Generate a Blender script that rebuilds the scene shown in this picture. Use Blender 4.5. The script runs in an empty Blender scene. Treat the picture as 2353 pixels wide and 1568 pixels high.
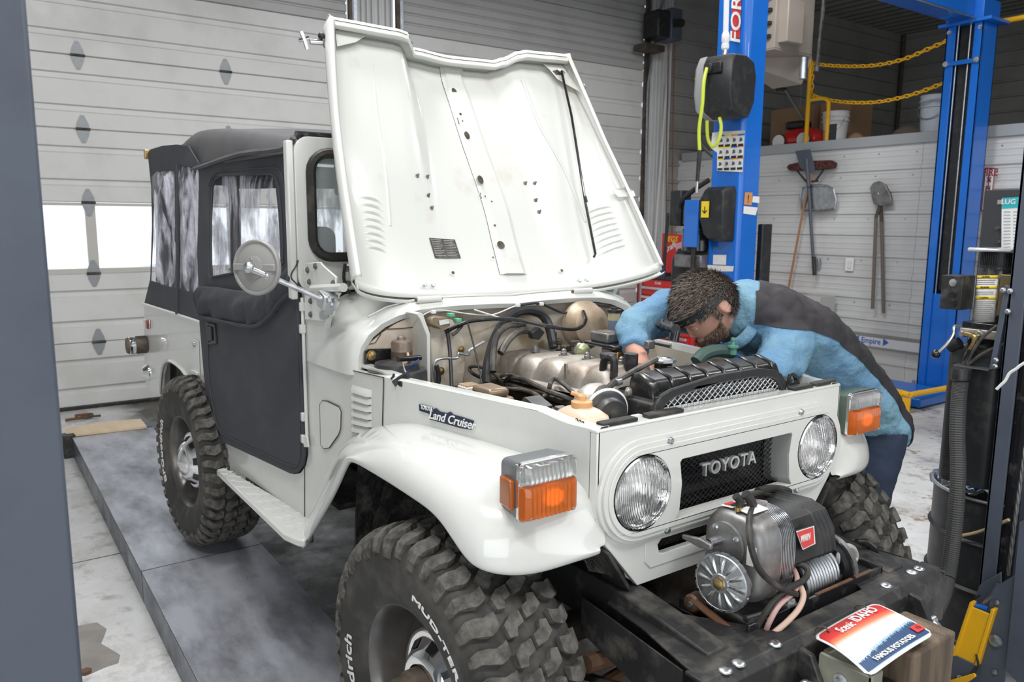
import bpy, bmesh, math, random
import numpy as np
from mathutils import Vector, Matrix
from mathutils.geometry import tessellate_polygon
random.seed(4)
PI = math.pi
SC = bpy.context.scene
COL = SC.collection
# ------------------------------------------------------------------ camera
FPX = 1794.04
PITCH, YAW, ROLL = 0.152199, 2.529825, 0.0062951
CAM = Vector((1.6673, -1.60061, 1.558423))
_F = Vector((math.cos(PITCH)*math.cos(YAW), math.cos(PITCH)*math.sin(YAW), -math.sin(PITCH)))
_R = _F.cross(Vector((0, 0, 1))).normalized()
_U = _R.cross(_F)
_R, _U = (math.cos(ROLL)*_R + math.sin(ROLL)*_U), (-math.sin(ROLL)*_R + math.cos(ROLL)*_U)
cd = bpy.data.cameras.new('camera')
cam = bpy.data.objects.new('camera', cd); COL.objects.link(cam)
m = Matrix((_R, _U, -_F)).transposed().to_4x4(); m.translation = CAM
cam.matrix_world = m
cd.sensor_width = 36; cd.lens = FPX/2353*36; cd.clip_start = .05; cd.clip_end = 300
cd.dof.use_dof = True; cd.dof.focus_distance = 2.25; cd.dof.aperture_fstop = 6.3
SC.camera = cam
# ------------------------------------------------------------------ world, lights, exposure
w = bpy.data.worlds.new('world'); SC.world = w; w.use_nodes = True
bg = w.node_tree.nodes['Background']; bg.inputs[0].default_value = (.86, .91, 1, 1); bg.inputs[1].default_value = 1.9
SC.view_settings.view_transform = 'Standard'; SC.view_settings.look = 'None'
SC.view_settings.exposure = 0.02; SC.view_settings.gamma = 1; SC.view_settings.use_curve_mapping = False
def area(name, loc, target, sx, sy, power, col=(1, 1, 1)):
    l = bpy.data.lights.new(name, 'AREA'); l.shape = 'RECTANGLE'; l.size = sx; l.size_y = sy; l.energy = power; l.color = col
    o = bpy.data.objects.new(name, l); COL.objects.link(o); o.location = loc
    o.rotation_euler = (Vector(target)-Vector(loc)).to_track_quat('-Z', 'Y').to_euler(); return o
# ceiling shop lights of the bay the car stands in, the next bays, and added fill standing for open bay doors behind the photographer
area('shop_light', (1.6, -1.9, 4.7), (0.2, -0.6, 1), 2.4, .35, 105)
area('shop_light', (2.9, 0.9, 4.7), (0.4, 0.2, 1), 2.4, .35, 95)
area('shop_light', (-1.6, -0.7, 4.7), (-1.3, -0.5, 0), 2.4, .35, 145)
area('shop_light', (-2.3, 3.2, 4.7), (-2.6, 3.4, 0), 2.4, .35, 120)
area('shop_light', (1.0, 4.6, 4.7), (0.2, 4.2, 0), 2.4, .35, 100)
area('bay_fill', (5.2, -4.6, 2.0), (0, 0, 1.1), 5.5, 3.4, 185, (.95, .98, 1))
area('bay_fill', (6.5, 2.5, 2.0), (0, 3, 1.2), 4.0, 3.2, 90, (.95, .98, 1))
# ------------------------------------------------------------------ pixel measurements -> points on real planes
def ray(x, y): return _R*((x-1176.5)/FPX) - _U*((y-784)/FPX) + _F
def on(x, y, ax, v):
    d = ray(x, y); i = 'xyz'.index(ax); return CAM + d*((v-CAM[i])/d[i])
def pl(x, y, n, d0):             # plane n.P = d0
    d = ray(x, y); n = Vector(n); return CAM + d*((d0-n.dot(CAM))/n.dot(d))
def tub(x, y, off=0): return pl(x, y, (-.07, 1, 0), -.582-off)      # side plane of the tub  y=-.582+.07x
def apr(x, y, off=0): return pl(x, y, (-.19, 1, 0), -.5341-off)     # side plane of the engine bay apron
# ------------------------------------------------------------------ materials
MATS = {}
def mat(name, col, rough=.5, metal=0, noise=None, bump=None, coat=0, col2=None, emit=None, trans=0, alpha=1, ior=1.45, spec=.5, rnoise=None, stretch=None, anoise=None):
    """noise=(scale, lo, hi): mixes col->col2 between noise values lo..hi ; bump=(scale, strength)"""
    m = bpy.data.materials.new(name); m.use_nodes = True; N = m.node_tree.nodes; L = m.node_tree.links
    b = N['Principled BSDF']; b.inputs['Base Color'].default_value = (*col, 1); b.inputs['Roughness'].default_value = rough
    b.inputs['Metallic'].default_value = metal; b.inputs['Coat Weight'].default_value = coat; b.inputs['Coat Roughness'].default_value = .04
    b.inputs['IOR'].default_value = ior; b.inputs['Specular IOR Level'].default_value = spec
    b.inputs['Transmission Weight'].default_value = trans; b.inputs['Alpha'].default_value = alpha
    if emit: b.inputs['Emission Color'].default_value = (*emit[0], 1); b.inputs['Emission Strength'].default_value = emit[1]
    tc = None
    def coord():
        nonlocal tc
        if tc is None:
            g = N.new('ShaderNodeNewGeometry'); mp = N.new('ShaderNodeMapping'); L.new(g.outputs['Position'], mp.inputs[0])
            if stretch: mp.inputs['Scale'].default_value = stretch
            tc = mp.outputs[0]
        return tc
    def nz(scale, det=6):
        n = N.new('ShaderNodeTexNoise'); n.inputs['Scale'].default_value = scale; n.inputs['Detail'].default_value = det; n.inputs['Roughness'].default_value = .62
        L.new(coord(), n.inputs['Vector']); return n.outputs['Fac']
    if noise:
        mr = N.new('ShaderNodeMapRange'); mr.inputs[1].default_value = noise[1]; mr.inputs[2].default_value = noise[2]
        L.new(nz(noise[0]), mr.inputs[0]); mx = N.new('ShaderNodeMix'); mx.data_type = 'RGBA'
        mx.inputs[6].default_value = (*col, 1); mx.inputs[7].default_value = (*(col2 or tuple(c*.7 for c in col)), 1)
        L.new(mr.outputs[0], mx.inputs[0]); L.new(mx.outputs[2], b.inputs['Base Color'])
    if rnoise:
        mr = N.new('ShaderNodeMapRange'); mr.inputs[1].default_value = .35; mr.inputs[2].default_value = .65; mr.inputs[3].default_value = rnoise[1]; mr.inputs[4].default_value = rnoise[2]
        L.new(nz(rnoise[0]), mr.inputs[0]); L.new(mr.outputs[0], b.inputs['Roughness'])
    if anoise:
        mr = N.new('ShaderNodeMapRange'); mr.inputs[1].default_value = .44; mr.inputs[2].default_value = .60; mr.inputs[3].default_value = anoise[1]; mr.inputs[4].default_value = anoise[2]
        L.new(nz(anoise[0], 3), mr.inputs[0]); L.new(mr.outputs[0], b.inputs['Alpha'])
    if bump:
        bp = N.new('ShaderNodeBump'); bp.inputs['Strength'].default_value = bump[1]; bp.inputs['Distance'].default_value = bump[2] if len(bump) > 2 else .002
        L.new(nz(bump[0], 4), bp.inputs['Height']); L.new(bp.outputs[0], b.inputs['Normal'])
    MATS[name] = m; return m
PAINT = mat('cream_white_paint', (.655, .665, .635), .2, coat=.7, noise=(9, .45, .8), col2=(.63, .635, .60))
PAINTIN = mat('underside_white_paint', (.67, .675, .64), .28, coat=.3, noise=(5, .60, .78), col2=(.58, .54, .47))
DIRTP = mat('grimy_white_paint', (.56, .51, .43), .6, noise=(6, .45, .66), col2=(.34, .265, .18), bump=(60, .3))
DIRTG = mat('dusty_cream_paint', (.56, .50, .42), .5, noise=(8, .45, .7), col2=(.42, .34, .26))
BLK = mat('black_plastic', (.018, .019, .021), .42, noise=(14, .5, .75), col2=(.05, .048, .045))
BLKG = mat('black_gloss_paint', (.014, .014, .016), .2, coat=.4, noise=(20, .55, .72), col2=(.07, .065, .06))
BLKD = mat('dusty_black_steel', (.022, .022, .023), .48, noise=(11, .5, .7), col2=(.10, .092, .08), bump=(90, .25), rnoise=(8, .35, .65))
RUB = mat('black_rubber', (.022, .021, .020), .55, noise=(10, .5, .7), col2=(.075, .068, .058))
HOSE = mat('dusty_rubber_hose', (.035, .033, .031), .5, noise=(16, .42, .68), col2=(.13, .115, .095))
TYRE = mat('tyre_rubber', (.030, .029, .027), .68, noise=(9, .42, .66), col2=(.085, .080, .070), bump=(120, .35))
TYREL = mat('tyre_worn_tread', (.125, .118, .105), .85, noise=(34, .4, .62), col2=(.05, .047, .043), bump=(200, .5))
CHROME = mat('chrome', (.82, .83, .84), .08, 1)
STEEL = mat('zinc_steel', (.62, .64, .66), .3, 1, rnoise=(30, .2, .45))
GALV = mat('galvanised_steel', (.50, .53, .56), .42, 1, noise=(25, .4, .65), col2=(.36, .38, .40))
ALU = mat('dusty_cast_aluminium', (.50, .47, .43), .5, .75, noise=(7, .42, .68), col2=(.27, .20, .15), bump=(90, .3))
CAST = mat('grey_cast_metal', (.26, .26, .26), .45, .7, noise=(12, .42, .65), col2=(.14, .13, .12), bump=(70, .25))
BRASS = mat('brass', (.55, .40, .18), .35, 1, noise=(30, .5, .7), col2=(.3, .2, .1))
RUST = mat('rusty_steel', (.12, .075, .05), .7, .3, noise=(14, .4, .65), col2=(.24, .10, .045))
DKBR = mat('greasy_iron', (.045, .038, .032), .6, .2, noise=(12, .42, .7), col2=(.15, .115, .085))
CANV = mat('charcoal_canvas', (.050, .053, .062), .78, noise=(5, .45, .75), col2=(.070, .073, .080), bump=(420, .25, .001))
CANT = mat('faded_canvas_top', (.105, .105, .108), .8, noise=(5, .42, .7), col2=(.080, .080, .084), bump=(300, .2, .001))
VINYL = mat('clear_vinyl', (.80, .80, .90), .06, alpha=.28, bump=(16, 1.0, .03), spec=1.0, anoise=(11, .10, .62), stretch=(1.6, 1, .35))  # alpha noise paints in the reflection streaks and crinkle haze
GLASS = mat('window_glass', (.75, .85, .84), .02, alpha=.18, spec=.8)
LENSC = mat('clear_lens', (.93, .95, .96), .06, trans=.92, bump=(60, .2))
LENSG = mat('headlight_glass', (.97, .98, 1.0), .06, trans=.93, spec=.8)
REFL = mat('headlight_reflector', (.74, .74, .72), .22, 1)
AMBER = mat('amber_lens', (.90, .20, .002), .38, trans=.7, coat=.6)
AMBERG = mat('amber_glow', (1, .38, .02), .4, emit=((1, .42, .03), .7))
REDL = mat('red_lens', (.25, .02, .015), .15, coat=.5)
WHT = mat('white_print', (.78, .78, .77), .5)
LBL = mat('paper_label', (.70, .70, .68), .6, noise=(30, .5, .7), col2=(.6, .6, .58))
RED = mat('red_paint', (.62, .022, .022), .3, coat=.4)
REDP = mat('red_print', (.60, .05, .045), .4)
BLUE = mat('blue_lift_paint', (.005, .135, .56), .32, coat=.3, noise=(4, .5, .8), col2=(.004, .115, .48))
YEL = mat('yellow_paint', (.85, .46, .012), .4, noise=(9, .5, .75), col2=(.72, .40, .02))
YELP = mat('yellow_print', (.85, .62, .03), .5)
GREYL = mat('grey_lift_paint', (.080, .095, .125), .42, noise=(5, .45, .7), col2=(.068, .08, .105))
PLAT = mat('runway_steel', (.42, .435, .48), .34, .3, noise=(2.1, .42, .68), col2=(.15, .155, .175), rnoise=(4, .25, .5), stretch=(1, 2.2, 1))
TAN = mat('aged_tan_plastic', (.50, .36, .24), .45, noise=(12, .45, .7), col2=(.40, .28, .18))
BOTTLE = mat('yellowed_plastic', (.72, .54, .41), .35, noise=(10, .5, .75), col2=(.60, .38, .24))
ORNG = mat('orange_plastic', (.62, .27, .10), .4)
WOOD = mat('weathered_wood', (.17, .125, .085), .8, noise=(26, .4, .6), col2=(.085, .062, .045), stretch=(1, 1, .08), bump=(60, .4))
PLY = mat('plywood', (.66, .52, .36), .7, noise=(10, .4, .7), col2=(.55, .42, .28), stretch=(.2, 1, 1))
WOODH = mat('wooden_handle', (.35, .16, .075), .5)
GREYH = mat('grey_weathered_handle', (.16, .13, .11), .7)
CARD = mat('cardboard', (.30, .19, .11), .8)
SKIN = mat('skin', (.60, .33, .25), .5, noise=(16, .45, .7), col2=(.53, .27, .20))
HAIR = mat('brown_hair', (.065, .048, .038), .6, noise=(90, .4, .62), col2=(.16, .11, .085), bump=(160, 1.0, .01))
BEARD = mat('brown_beard', (.12, .075, .05), .7, noise=(120, .4, .6), col2=(.22, .15, .11), bump=(180, 1.0, .006))
JBLU = mat('light_blue_shirt', (.165, .31, .40), .8, noise=(3, .42, .62), col2=(.105, .225, .38), bump=(9, .8, .03))
JBLK = mat('black_jacket', (.022, .020, .024), .7, noise=(6, .45, .7), col2=(.035, .031, .036), bump=(6, .4, .02))
NAVY = mat('navy_trousers', (.018, .030, .058), .8, bump=(8, .5, .02))
GRNS = mat('green_strap', (.12, .55, .06), .5)
GRNP = mat('green_plastic', (.10, .42, .22), .5)
RADB = mat('radiator_black', (.012, .012, .012), .3, coat=.3, noise=(16, .5, .72), col2=(.06, .058, .05))
CHARC = mat('charcoal_fan_housing', (.032, .034, .038), .4, noise=(10, .45, .7), col2=(.10, .095, .085))
# ------------------------------------------------------------------ mesh builder
OFF = {}
class MB:
    def __init__(s): s.v = []; s.f = []
    def add(s, vs, fs):
        n = len(s.v); s.v += [Vector(v) for v in vs]; s.f += [tuple(i+n for i in f) for f in fs]; return s
    def obox(s, o, a, b, c):      # corner + three edge vectors
        o, a, b, c = Vector(o), Vector(a), Vector(b), Vector(c)
        vs = [o, o+a, o+a+b, o+b, o+c, o+a+c, o+a+b+c, o+b+c]
        fs = [(0, 3, 2, 1), (4, 5, 6, 7), (0, 1, 5, 4), (1, 2, 6, 5), (2, 3, 7, 6), (3, 0, 4, 7)]
        if a.cross(b).dot(c) < 0: fs = [f[::-1] for f in fs]
        return s.add(vs, fs)
    def box(s, x0, x1, y0, y1, z0, z1): return s.obox((x0, y0, z0), (x1-x0, 0, 0), (0, y1-y0, 0), (0, 0, z1-z0))
    def cbox(s, c, dx, dy, dz, rot=None):
        r = rot or Matrix.Identity(3); c = Vector(c)
        a, b, d = r@Vector((dx, 0, 0)), r@Vector((0, dy, 0)), r@Vector((0, 0, dz))
        return s.obox(c-(a+b+d)/2, a, b, d)
    def loft(s, loops, closed=True, cap=False, capend=None):
        n = len(loops[0]); k0 = len(s.v)
        for l in loops: s.v += [Vector(p) for p in l]
        for i in range(len(loops)-1):
            for j in range(n if closed else n-1):
                a = k0+i*n+j; b = k0+i*n+(j+1) % n; s.f.append((a, b, b+n, a+n))
        if cap or capend: 
            if cap: s.f.append(tuple(k0+j for j in range(n))[::-1])
            s.f.append(tuple(k0+(len(loops)-1)*n+j for j in range(n)))
        return s
    def lathe(s, c, axis, prof, n=24, cap=True, ref=None):
        ax = Vector(axis).normalized(); u = ax.orthogonal().normalized() if ref is None else (Vector(ref)-ax*ax.dot(Vector(ref))).normalized(); w_ = ax.cross(u); c = Vector(c)
        return s.loft([[c+ax*h+(u*math.cos(2*PI*j/n)+w_*math.sin(2*PI*j/n))*max(r, 1e-4) for j in range(n)] for r, h in prof], True, cap)
    def cyl(s, p0, p1, r0, r1=None, n=14, cap=True):
        p0, p1 = Vector(p0), Vector(p1); return s.lathe(p0, p1-p0, [(r0, 0), (r0 if r1 is None else r1, (p1-p0).length)], n, cap)
    def sphere(s, c, r, n=12, sc=(1, 1, 1)):
        c = Vector(c); k = n//2
        return s.loft([[c+Vector((math.cos(2*PI*j/n)*math.sin(PI*max(i, .02)/k)*r*sc[0], math.sin(2*PI*j/n)*math.sin(PI*max(i, .02)/k)*r*sc[1], -math.cos(PI*i/k)*r*sc[2])) for j in range(n)] for i in range(k)]+[[c+Vector((0, 0, r*sc[2])) for j in range(n)]], True, True)
    def tube(s, pts, r, n=8, closed=False, cap=True, smooth=0):
        P = [Vector(p) for p in pts]
        if smooth: P = spline(P, smooth, closed)
        m_ = len(P); loops = []; u = None
        for i, p in enumerate(P):
            t = (P[(i+1) % m_]-P[i-1]) if closed else (P[min(i+1, m_-1)]-P[max(i-1, 0)])
            if t.length < 1e-9: t = Vector((0, 0, 1))
            t.normalize()
            if u is None: u = t.orthogonal().normalized()
            u = (u-t*t.dot(u)); u = u.normalized() if u.length > 1e-6 else t.orthogonal().normalized()
            w_ = t.cross(u); rr = r[i*len(r)//m_] if isinstance(r, (list, tuple)) else r
            loops.append([p+(u*math.cos(2*PI*j/n)+w_*math.sin(2*PI*j/n))*rr for j in range(n)])
        if closed: loops.append(loops[0])
        return s.loft(loops, True, cap and not closed)
    def prism(s, pts, vec, holes=()):
        vec = Vector(vec); loops = [[Vector(p) for p in pts]]+[[Vector(p) for p in h] for h in holes]
        tris = tessellate_polygon(loops); flat = [p for l in loops for p in l]; n = len(flat)
        k0 = len(s.v); s.v += flat+[p+vec for p in flat]
        for t in tris:
            a, b, c = t; nn = (flat[b]-flat[a]).cross(flat[c]-flat[a])
            if nn.dot(vec) > 0: a, c = c, a
            s.f.append((k0+a, k0+b, k0+c)); s.f.append((k0+n+c, k0+n+b, k0+n+a))
        o = 0
        for l in loops:
            q = len(l)
            for j in range(q):
                a = k0+o+j; b = k0+o+(j+1) % q; s.f.append((a, b, b+n, a+n))
            o += q
        return s
    def grid(s, fn, nu, nv):
        return s.loft([[fn(i/nu, j/nv) for j in range(nv+1)] for i in range(nu+1)], False)
    def mesh(s, name, off=Vector((0, 0, 0))):
        me = bpy.data.meshes.new(name); me.from_pydata([tuple(v-off) for v in s.v], [], s.f); me.update(); return me
    def build(s, name, material, parent=None, smooth=30, bevel=0, sub=0, solid=0, label=None, kind=None, fix=True, loc=None, rot=None, seg=2):
        off = OFF.get(parent.name, Vector((0, 0, 0))) if parent is not None and loc is None else Vector((0, 0, 0))
        me = s.mesh(name, off); o = bpy.data.objects.new(name, me); COL.objects.link(o)
        if fix:
            bm = bmesh.new(); bm.from_mesh(me); bmesh.ops.recalc_face_normals(bm, faces=bm.faces); bm.to_mesh(me); bm.free()
        me.materials.append(material)
        if smooth:
            me.polygons.foreach_set('use_smooth', [True]*len(me.polygons))
            if smooth < 180: me.set_sharp_from_angle(angle=math.radians(smooth))
        if parent is not None: o.parent = parent; OFF[o.name] = off
        if loc is not None: o.location = loc
        if rot is not None: o.rotation_euler = rot
        if solid: md = o.modifiers.new('solid', 'SOLIDIFY'); md.thickness = solid; md.offset = 0
        if bevel:
            md = o.modifiers.new('bevel', 'BEVEL'); md.width = bevel; md.segments = seg; md.limit_method = 'ANGLE'; md.angle_limit = math.radians(35); md.harden_normals = False
        if sub: md = o.modifiers.new('sub', 'SUBSURF'); md.levels = sub; md.render_levels = sub
        if label: o['label'] = label
        if kind: o['kind'] = kind
        return o
def spline(P, k, closed=False):
    n = len(P); out = []
    for i in range(n if closed else n-1):
        g = (lambda q: P[q % n]) if closed else (lambda q: P[max(0, min(n-1, q))])
        a, b, c, d = g(i-1), g(i), g(i+1), g(i+2)
        for t in range(k):
            t /= k; out.append(.5*((2*b)+(c-a)*t+(2*a-5*b+4*c-d)*t*t+(3*b-a-3*c+d)*t**3))
    if not closed: out.append(P[-1])
    return out
def thing(name, label, cat, loc, group=None):
    o = bpy.data.objects.new(name, None); COL.objects.link(o); o.location = loc; o.empty_display_size = .1
    o['label'] = label; o['category'] = cat
    if group: o['group'] = group
    OFF[o.name] = Vector(loc); return o
def tag(o, label, cat, group=None):
    o['label'] = label; o['category'] = cat
    if group: o['group'] = group
    return o
def copy_tree(o, parent=None, loc=None, rot=None):
    kids = list(o.children); c = o.copy(); COL.objects.link(c)
    if parent is not None: c.parent = parent
    if loc is not None: c.location = loc
    if rot is not None: c.rotation_euler = rot
    OFF[c.name] = OFF.get(o.name, Vector((0, 0, 0)))
    for k in kids: copy_tree(k, c)
    return c
def text(name, s, p, xd, yd, size, material, parent=None, ext=.001, shear=0, space=1, fn=None, align='CENTER', label=None, width=None):
    cu = bpy.data.curves.new(name, 'FONT'); cu.body = s; cu.size = 1; cu.shear = shear; cu.align_x = align; cu.align_y = 'CENTER'; cu.space_character = space
    cu.extrude = .5; cu.offset = .012; cu.resolution_u = 3
    t = bpy.data.objects.new(name+'_t', cu); COL.objects.link(t); dg = bpy.context.evaluated_depsgraph_get(); dg.update()
    me = bpy.data.meshes.new_from_object(t.evaluated_get(dg)); bpy.data.objects.remove(t)
    xs = [v.co.x for v in me.vertices]; sx = size
    if width: sx = width/(max(xs)-min(xs))
    xd, yd = Vector(xd).normalized(), Vector(yd); yd = (yd-xd*xd.dot(yd)).normalized(); nd = xd.cross(yd); p = Vector(p)
    off = OFF.get(parent.name, Vector((0, 0, 0))) if parent is not None else Vector((0, 0, 0))
    for v in me.vertices:
        x, y, z = v.co.x*sx, v.co.y*size, v.co.z*2*ext
        q = fn(x, y, z) if fn else p+xd*x+yd*y+nd*z
        v.co = q-off
    me.materials.clear(); me.materials.append(material)
    o = bpy.data.objects.new(name, me); COL.objects.link(o)
    if parent is not None: o.parent = parent; OFF[o.name] = off
    if label: o['label'] = label
    return o
def bolt(p, n, r=.006, h=.004, material=None, parent=None, name='bolt', hexa=True):
    b = MB(); n = Vector(n).normalized(); b.lathe(Vector(p), n, [(r*1.35, 0), (r*1.35, h*.3)], 12); b.lathe(Vector(p)+n*h*.3, n, [(r, 0), (r, h*.9), (r*.7, h*1.1)], 6 if hexa else 12)
    return b.build(name, material or STEEL, parent)
def quad(name, material, a, b, c, d, parent=None, lift=.0015, label=None):
    """flat print: four corners given in order, thin plate"""
    a, b, c, d = Vector(a), Vector(b), Vector(c), Vector(d); n = (b-a).cross(d-a).normalized()
    if n.dot(CAM-a) < 0: n = -n
    o = n*lift*.4
    return MB().prism([a+o, b+o, c+o, d+o], n*lift).build(name, material, parent, smooth=0, label=label)

def _flutes():
    N = LENSG.node_tree.nodes; L = LENSG.node_tree.links; g = N.new('ShaderNodeNewGeometry'); sx = N.new('ShaderNodeSeparateXYZ'); L.new(g.outputs['Position'], sx.inputs[0])
    def wave(i, k):
        m_ = N.new('ShaderNodeMath'); m_.operation = 'MULTIPLY'; m_.inputs[1].default_value = k; L.new(sx.outputs[i], m_.inputs[0]); n = N.new('ShaderNodeMath'); n.operation = 'SINE'; L.new(m_.outputs[0], n.inputs[0]); return n.outputs[0]
    a = N.new('ShaderNodeMath'); a.operation = 'ADD'; L.new(wave(1, 1300), a.inputs[0]); c = N.new('ShaderNodeMath'); c.operation = 'MULTIPLY'; L.new(wave(1, 190), c.inputs[0]); L.new(wave(2, 230), c.inputs[1]); L.new(c.outputs[0], a.inputs[1])
    bp = N.new('ShaderNodeBump'); bp.inputs['Strength'].default_value = .55; bp.inputs['Distance'].default_value = .0012; L.new(a.outputs[0], bp.inputs['Height']); L.new(bp.outputs[0], N['Principled BSDF'].inputs['Normal'])
_flutes()
# ================================================================== THE ROOM
ZF = -.15; XW = -6.23; YW = 6.8; ZC = 4.85
LINER = mat('white_steel_liner', (.60, .605, .60), .42, noise=(1.7, .45, .75), col2=(.52, .52, .51), rnoise=(4, .32, .52))
LINER_SHADED = mat('shaded_steel_liner', (.30, .295, .285), .5, noise=(2.2, .45, .75), col2=(.24, .235, .225))  # same liner darkened: shade of the upper room is put into the colour
DOORM = mat('white_door_steel', (.62, .62, .60), .36, noise=(2.2, .48, .75), col2=(.53, .525, .50), rnoise=(3, .28, .48))
DOORT = mat('grey_door_steel', (.42, .42, .41), .42, noise=(2.2, .48, .75), col2=(.36, .355, .34))
TRIMG = mat('grey_trim', (.33, .35, .36), .45)
TRACKM = mat('brown_track', (.075, .06, .05), .55, .4, noise=(9, .45, .7), col2=(.16, .13, .10))
def struct(o): o['kind'] = 'structure'; return o
# floor: sealed concrete with road salt, wet and dark marks
FL = bpy.data.materials.new('salty_concrete'); FL.use_nodes = True
def _floor():
    N = FL.node_tree.nodes; L = FL.node_tree.links; b = N['Principled BSDF']
    g = N.new('ShaderNodeNewGeometry')
    def nz(s, d=8, r=.65, v=None):
        n = N.new('ShaderNodeTexNoise'); n.inputs['Scale'].default_value = s; n.inputs['Detail'].default_value = d; n.inputs['Roughness'].default_value = r; L.new(v or g.outputs['Position'], n.inputs['Vector']); return n.outputs['Fac']
    def mr(x, a, c, lo=0, hi=1):
        n = N.new('ShaderNodeMapRange'); L.new(x, n.inputs[0])
        for i, q in zip((1, 2, 3, 4), (a, c, lo, hi)): n.inputs[i].default_value = q
        return n.outputs[0]
    def mix(f, a, c):
        n = N.new('ShaderNodeMix'); n.data_type = 'RGBA'; L.new(f, n.inputs[0])
        for i, q in ((6, a), (7, c)):
            if isinstance(q, tuple): n.inputs[i].default_value = (*q, 1)
            else: L.new(q, n.inputs[i])
        return n.outputs[2]
    def mul(a, c): n = N.new('ShaderNodeMath'); n.operation = 'MULTIPLY'; L.new(a, n.inputs[0]); L.new(c, n.inputs[1]); return n.outputs[0]
    base = mix(mr(nz(1.3), .4, .66), (.58, .585, .58), (.42, .415, .40))
    base = mix(mr(nz(7), .52, .7), base, (.26, .235, .21))
    salt = mul(mr(nz(.42, 3), .47, .60), mr(nz(16, 9, .8), .40, .58))
    base = mix(salt, base, (.80, .79, .78))
    sx = N.new('ShaderNodeSeparateXYZ'); L.new(g.outputs['Position'], sx.inputs[0])
    und = mul(mr(sx.outputs['Y'], -.7, -.4), mr(sx.outputs['Y'], 1.4, .8))       # darker strip between the runways
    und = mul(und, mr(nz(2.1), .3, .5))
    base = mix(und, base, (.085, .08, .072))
    brown = mul(mr(nz(2.7, 4), .56, .62), mul(mr(nz(22, 6), .48, .6), mr(sx.outputs['Y'], 1.6, 3.0))); base = mix(brown, base, (.20, .12, .07))
    L.new(base, b.inputs['Base Color'])
    L.new(mr(nz(3), .35, .6, .22, .6), b.inputs['Roughness'])
    bp = N.new('ShaderNodeBump'); bp.inputs['Strength'].default_value = .25; bp.inputs['Distance'].default_value = .004; L.new(nz(30), bp.inputs['Height']); L.new(bp.outputs[0], b.inputs['Normal'])
_floor()
struct(MB().box(XW-.2, 8.2, -7.2, 1.0, ZF-.12, ZF).build('floor', FL, smooth=0))
fl = bpy.data.objects['floor']
for k, (x0, x1, y0, y1) in enumerate(((XW-.2, -2.0, 1.006, 12.4), (-1.994, 8.2, 1.006, 12.4))):
    MB().box(x0, x1, y0, y1, ZF-.12, ZF).build('slab', FL, fl, smooth=0)
MB().box(-2.62, -2.612, -7, 1.0, ZF, ZF+.0008).build('floor_joint', BLK, fl, smooth=0)
struct(MB().box(-30, XW-.25, -25, 30, ZF-.2, ZF-.05).build('snowy_ground', mat('snow', (.9, .92, .95), .8), smooth=0))
# --- sectional overhead doors
def ribbed(x, y0, y1, z0, z1, grooves, dpt=.02, out=1):
    """door section, profile in x/z run along y"""
    pr = [(x, z0), (x+.012*out, z0+.006)]
    for g, w_ in grooves: pr += [(x+.012*out, g-w_/2-.012), (x-dpt*out*.6, g-w_/2), (x-dpt*out*.6, g+w_/2), (x+.012*out, g+w_/2+.010)]
    pr += [(x+.012*out, z1-.006), (x, z1)]
    pr += [(x-.05, z1), (x-.05, z0)]
    return MB().loft([[(a, y0, b) for a, b in pr], [(a, y1, b) for a, b in pr]], True, True)
HINGE = {}
def hinge(y, z, parent):
    if 'm' in HINGE:
        o = HINGE['m'].copy(); COL.objects.link(o); o.parent = parent; o.location = (0, y, z)
        c = HINGE['p'].copy(); COL.objects.link(c); c.parent = o; return
    h = MB(); x = XW+.014
    h.prism([(x, -.052, .012), (x, .052, .012), (x, .045, .05), (x, .014, .118), (x, -.014, .118), (x, -.045, .05)], (.005, 0, 0))
    h.prism([(x, -.052, -.012), (x, .052, -.012), (x, .045, -.05), (x, .014, -.118), (x, -.014, -.118), (x, -.045, -.05)], (.005, 0, 0))
    for yy, zz in ((0, .1), (-.025, .04), (.025, .04), (0, -.1), (-.025, -.04), (.025, -.04)): h.cyl((x+.005, yy, zz), (x+.009, yy, zz), .006, n=6)
    o = h.build('hinge', mat('dull_zinc', (.30, .315, .33), .5, .3), parent, loc=(0, y, z)); HINGE['m'] = o
    p = MB().cyl((x+.010, -.056, 0), (x+.010, .056, 0), .011, n=10).build('hinge_barrel', DKBR, o, loc=(0, 0, 0)); HINGE['p'] = p
def sectional(name, y0, y1, label, panes):
    root = bpy.data.objects.new(name, None); COL.objects.link(root); root['kind'] = 'structure'; OFF[name] = Vector()
    e = [-.15, .455, 1.075, 1.70, 2.33, 2.946, 3.56, 4.17, ZC+.05]
    for i in range(8):
        a, b = e[i]+.002, e[i+1]-.002
        if i == 2 and panes:
            s = MB(); s.box(XW-.05, XW+.012, y0, y1, a, 1.118); s.box(XW-.05, XW+.012, y0, y1, 1.672, b)
            ms = [y0+.04]+panes+[y1-.04]
            for q in ms: s.box(XW-.05, XW+.012, q-.04, q+.04, 1.118, 1.672)
            s.build('door_section', mat('door_window_frame', (.50, .48, .44), .5), root, bevel=.003)
            for q, r in zip(ms[:-1], ms[1:]): MB().box(XW-.024, XW-.02, q+.04, r-.04, 1.118, 1.672).build('window_pane', GLASS, root, smooth=0)
        elif i < 6:
            ribbed(XW, y0, y1, a, b, [(a+.17, .042), (b-.175, .042)]).build('door_section', DOORM, root, smooth=25)
        else:
            ribbed(XW, y0, y1, a, b, [(a+.10+.10*k, .012) for k in range(5)], .012).build('door_section', DOORT, root, smooth=25)
        if i < 6:
            for q in ([-.65, .59] if name == 'door_1' else []):
                if i: hinge(q, e[i], root)
    MB().box(XW-.04, XW+.03, y0, y1, ZF, ZF+.035).build('bottom_seal', RUB, root, bevel=.008)
    return root
sectional('door_1', -2.6, 1.83, '', [-1.87, -.64, .59])
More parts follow.
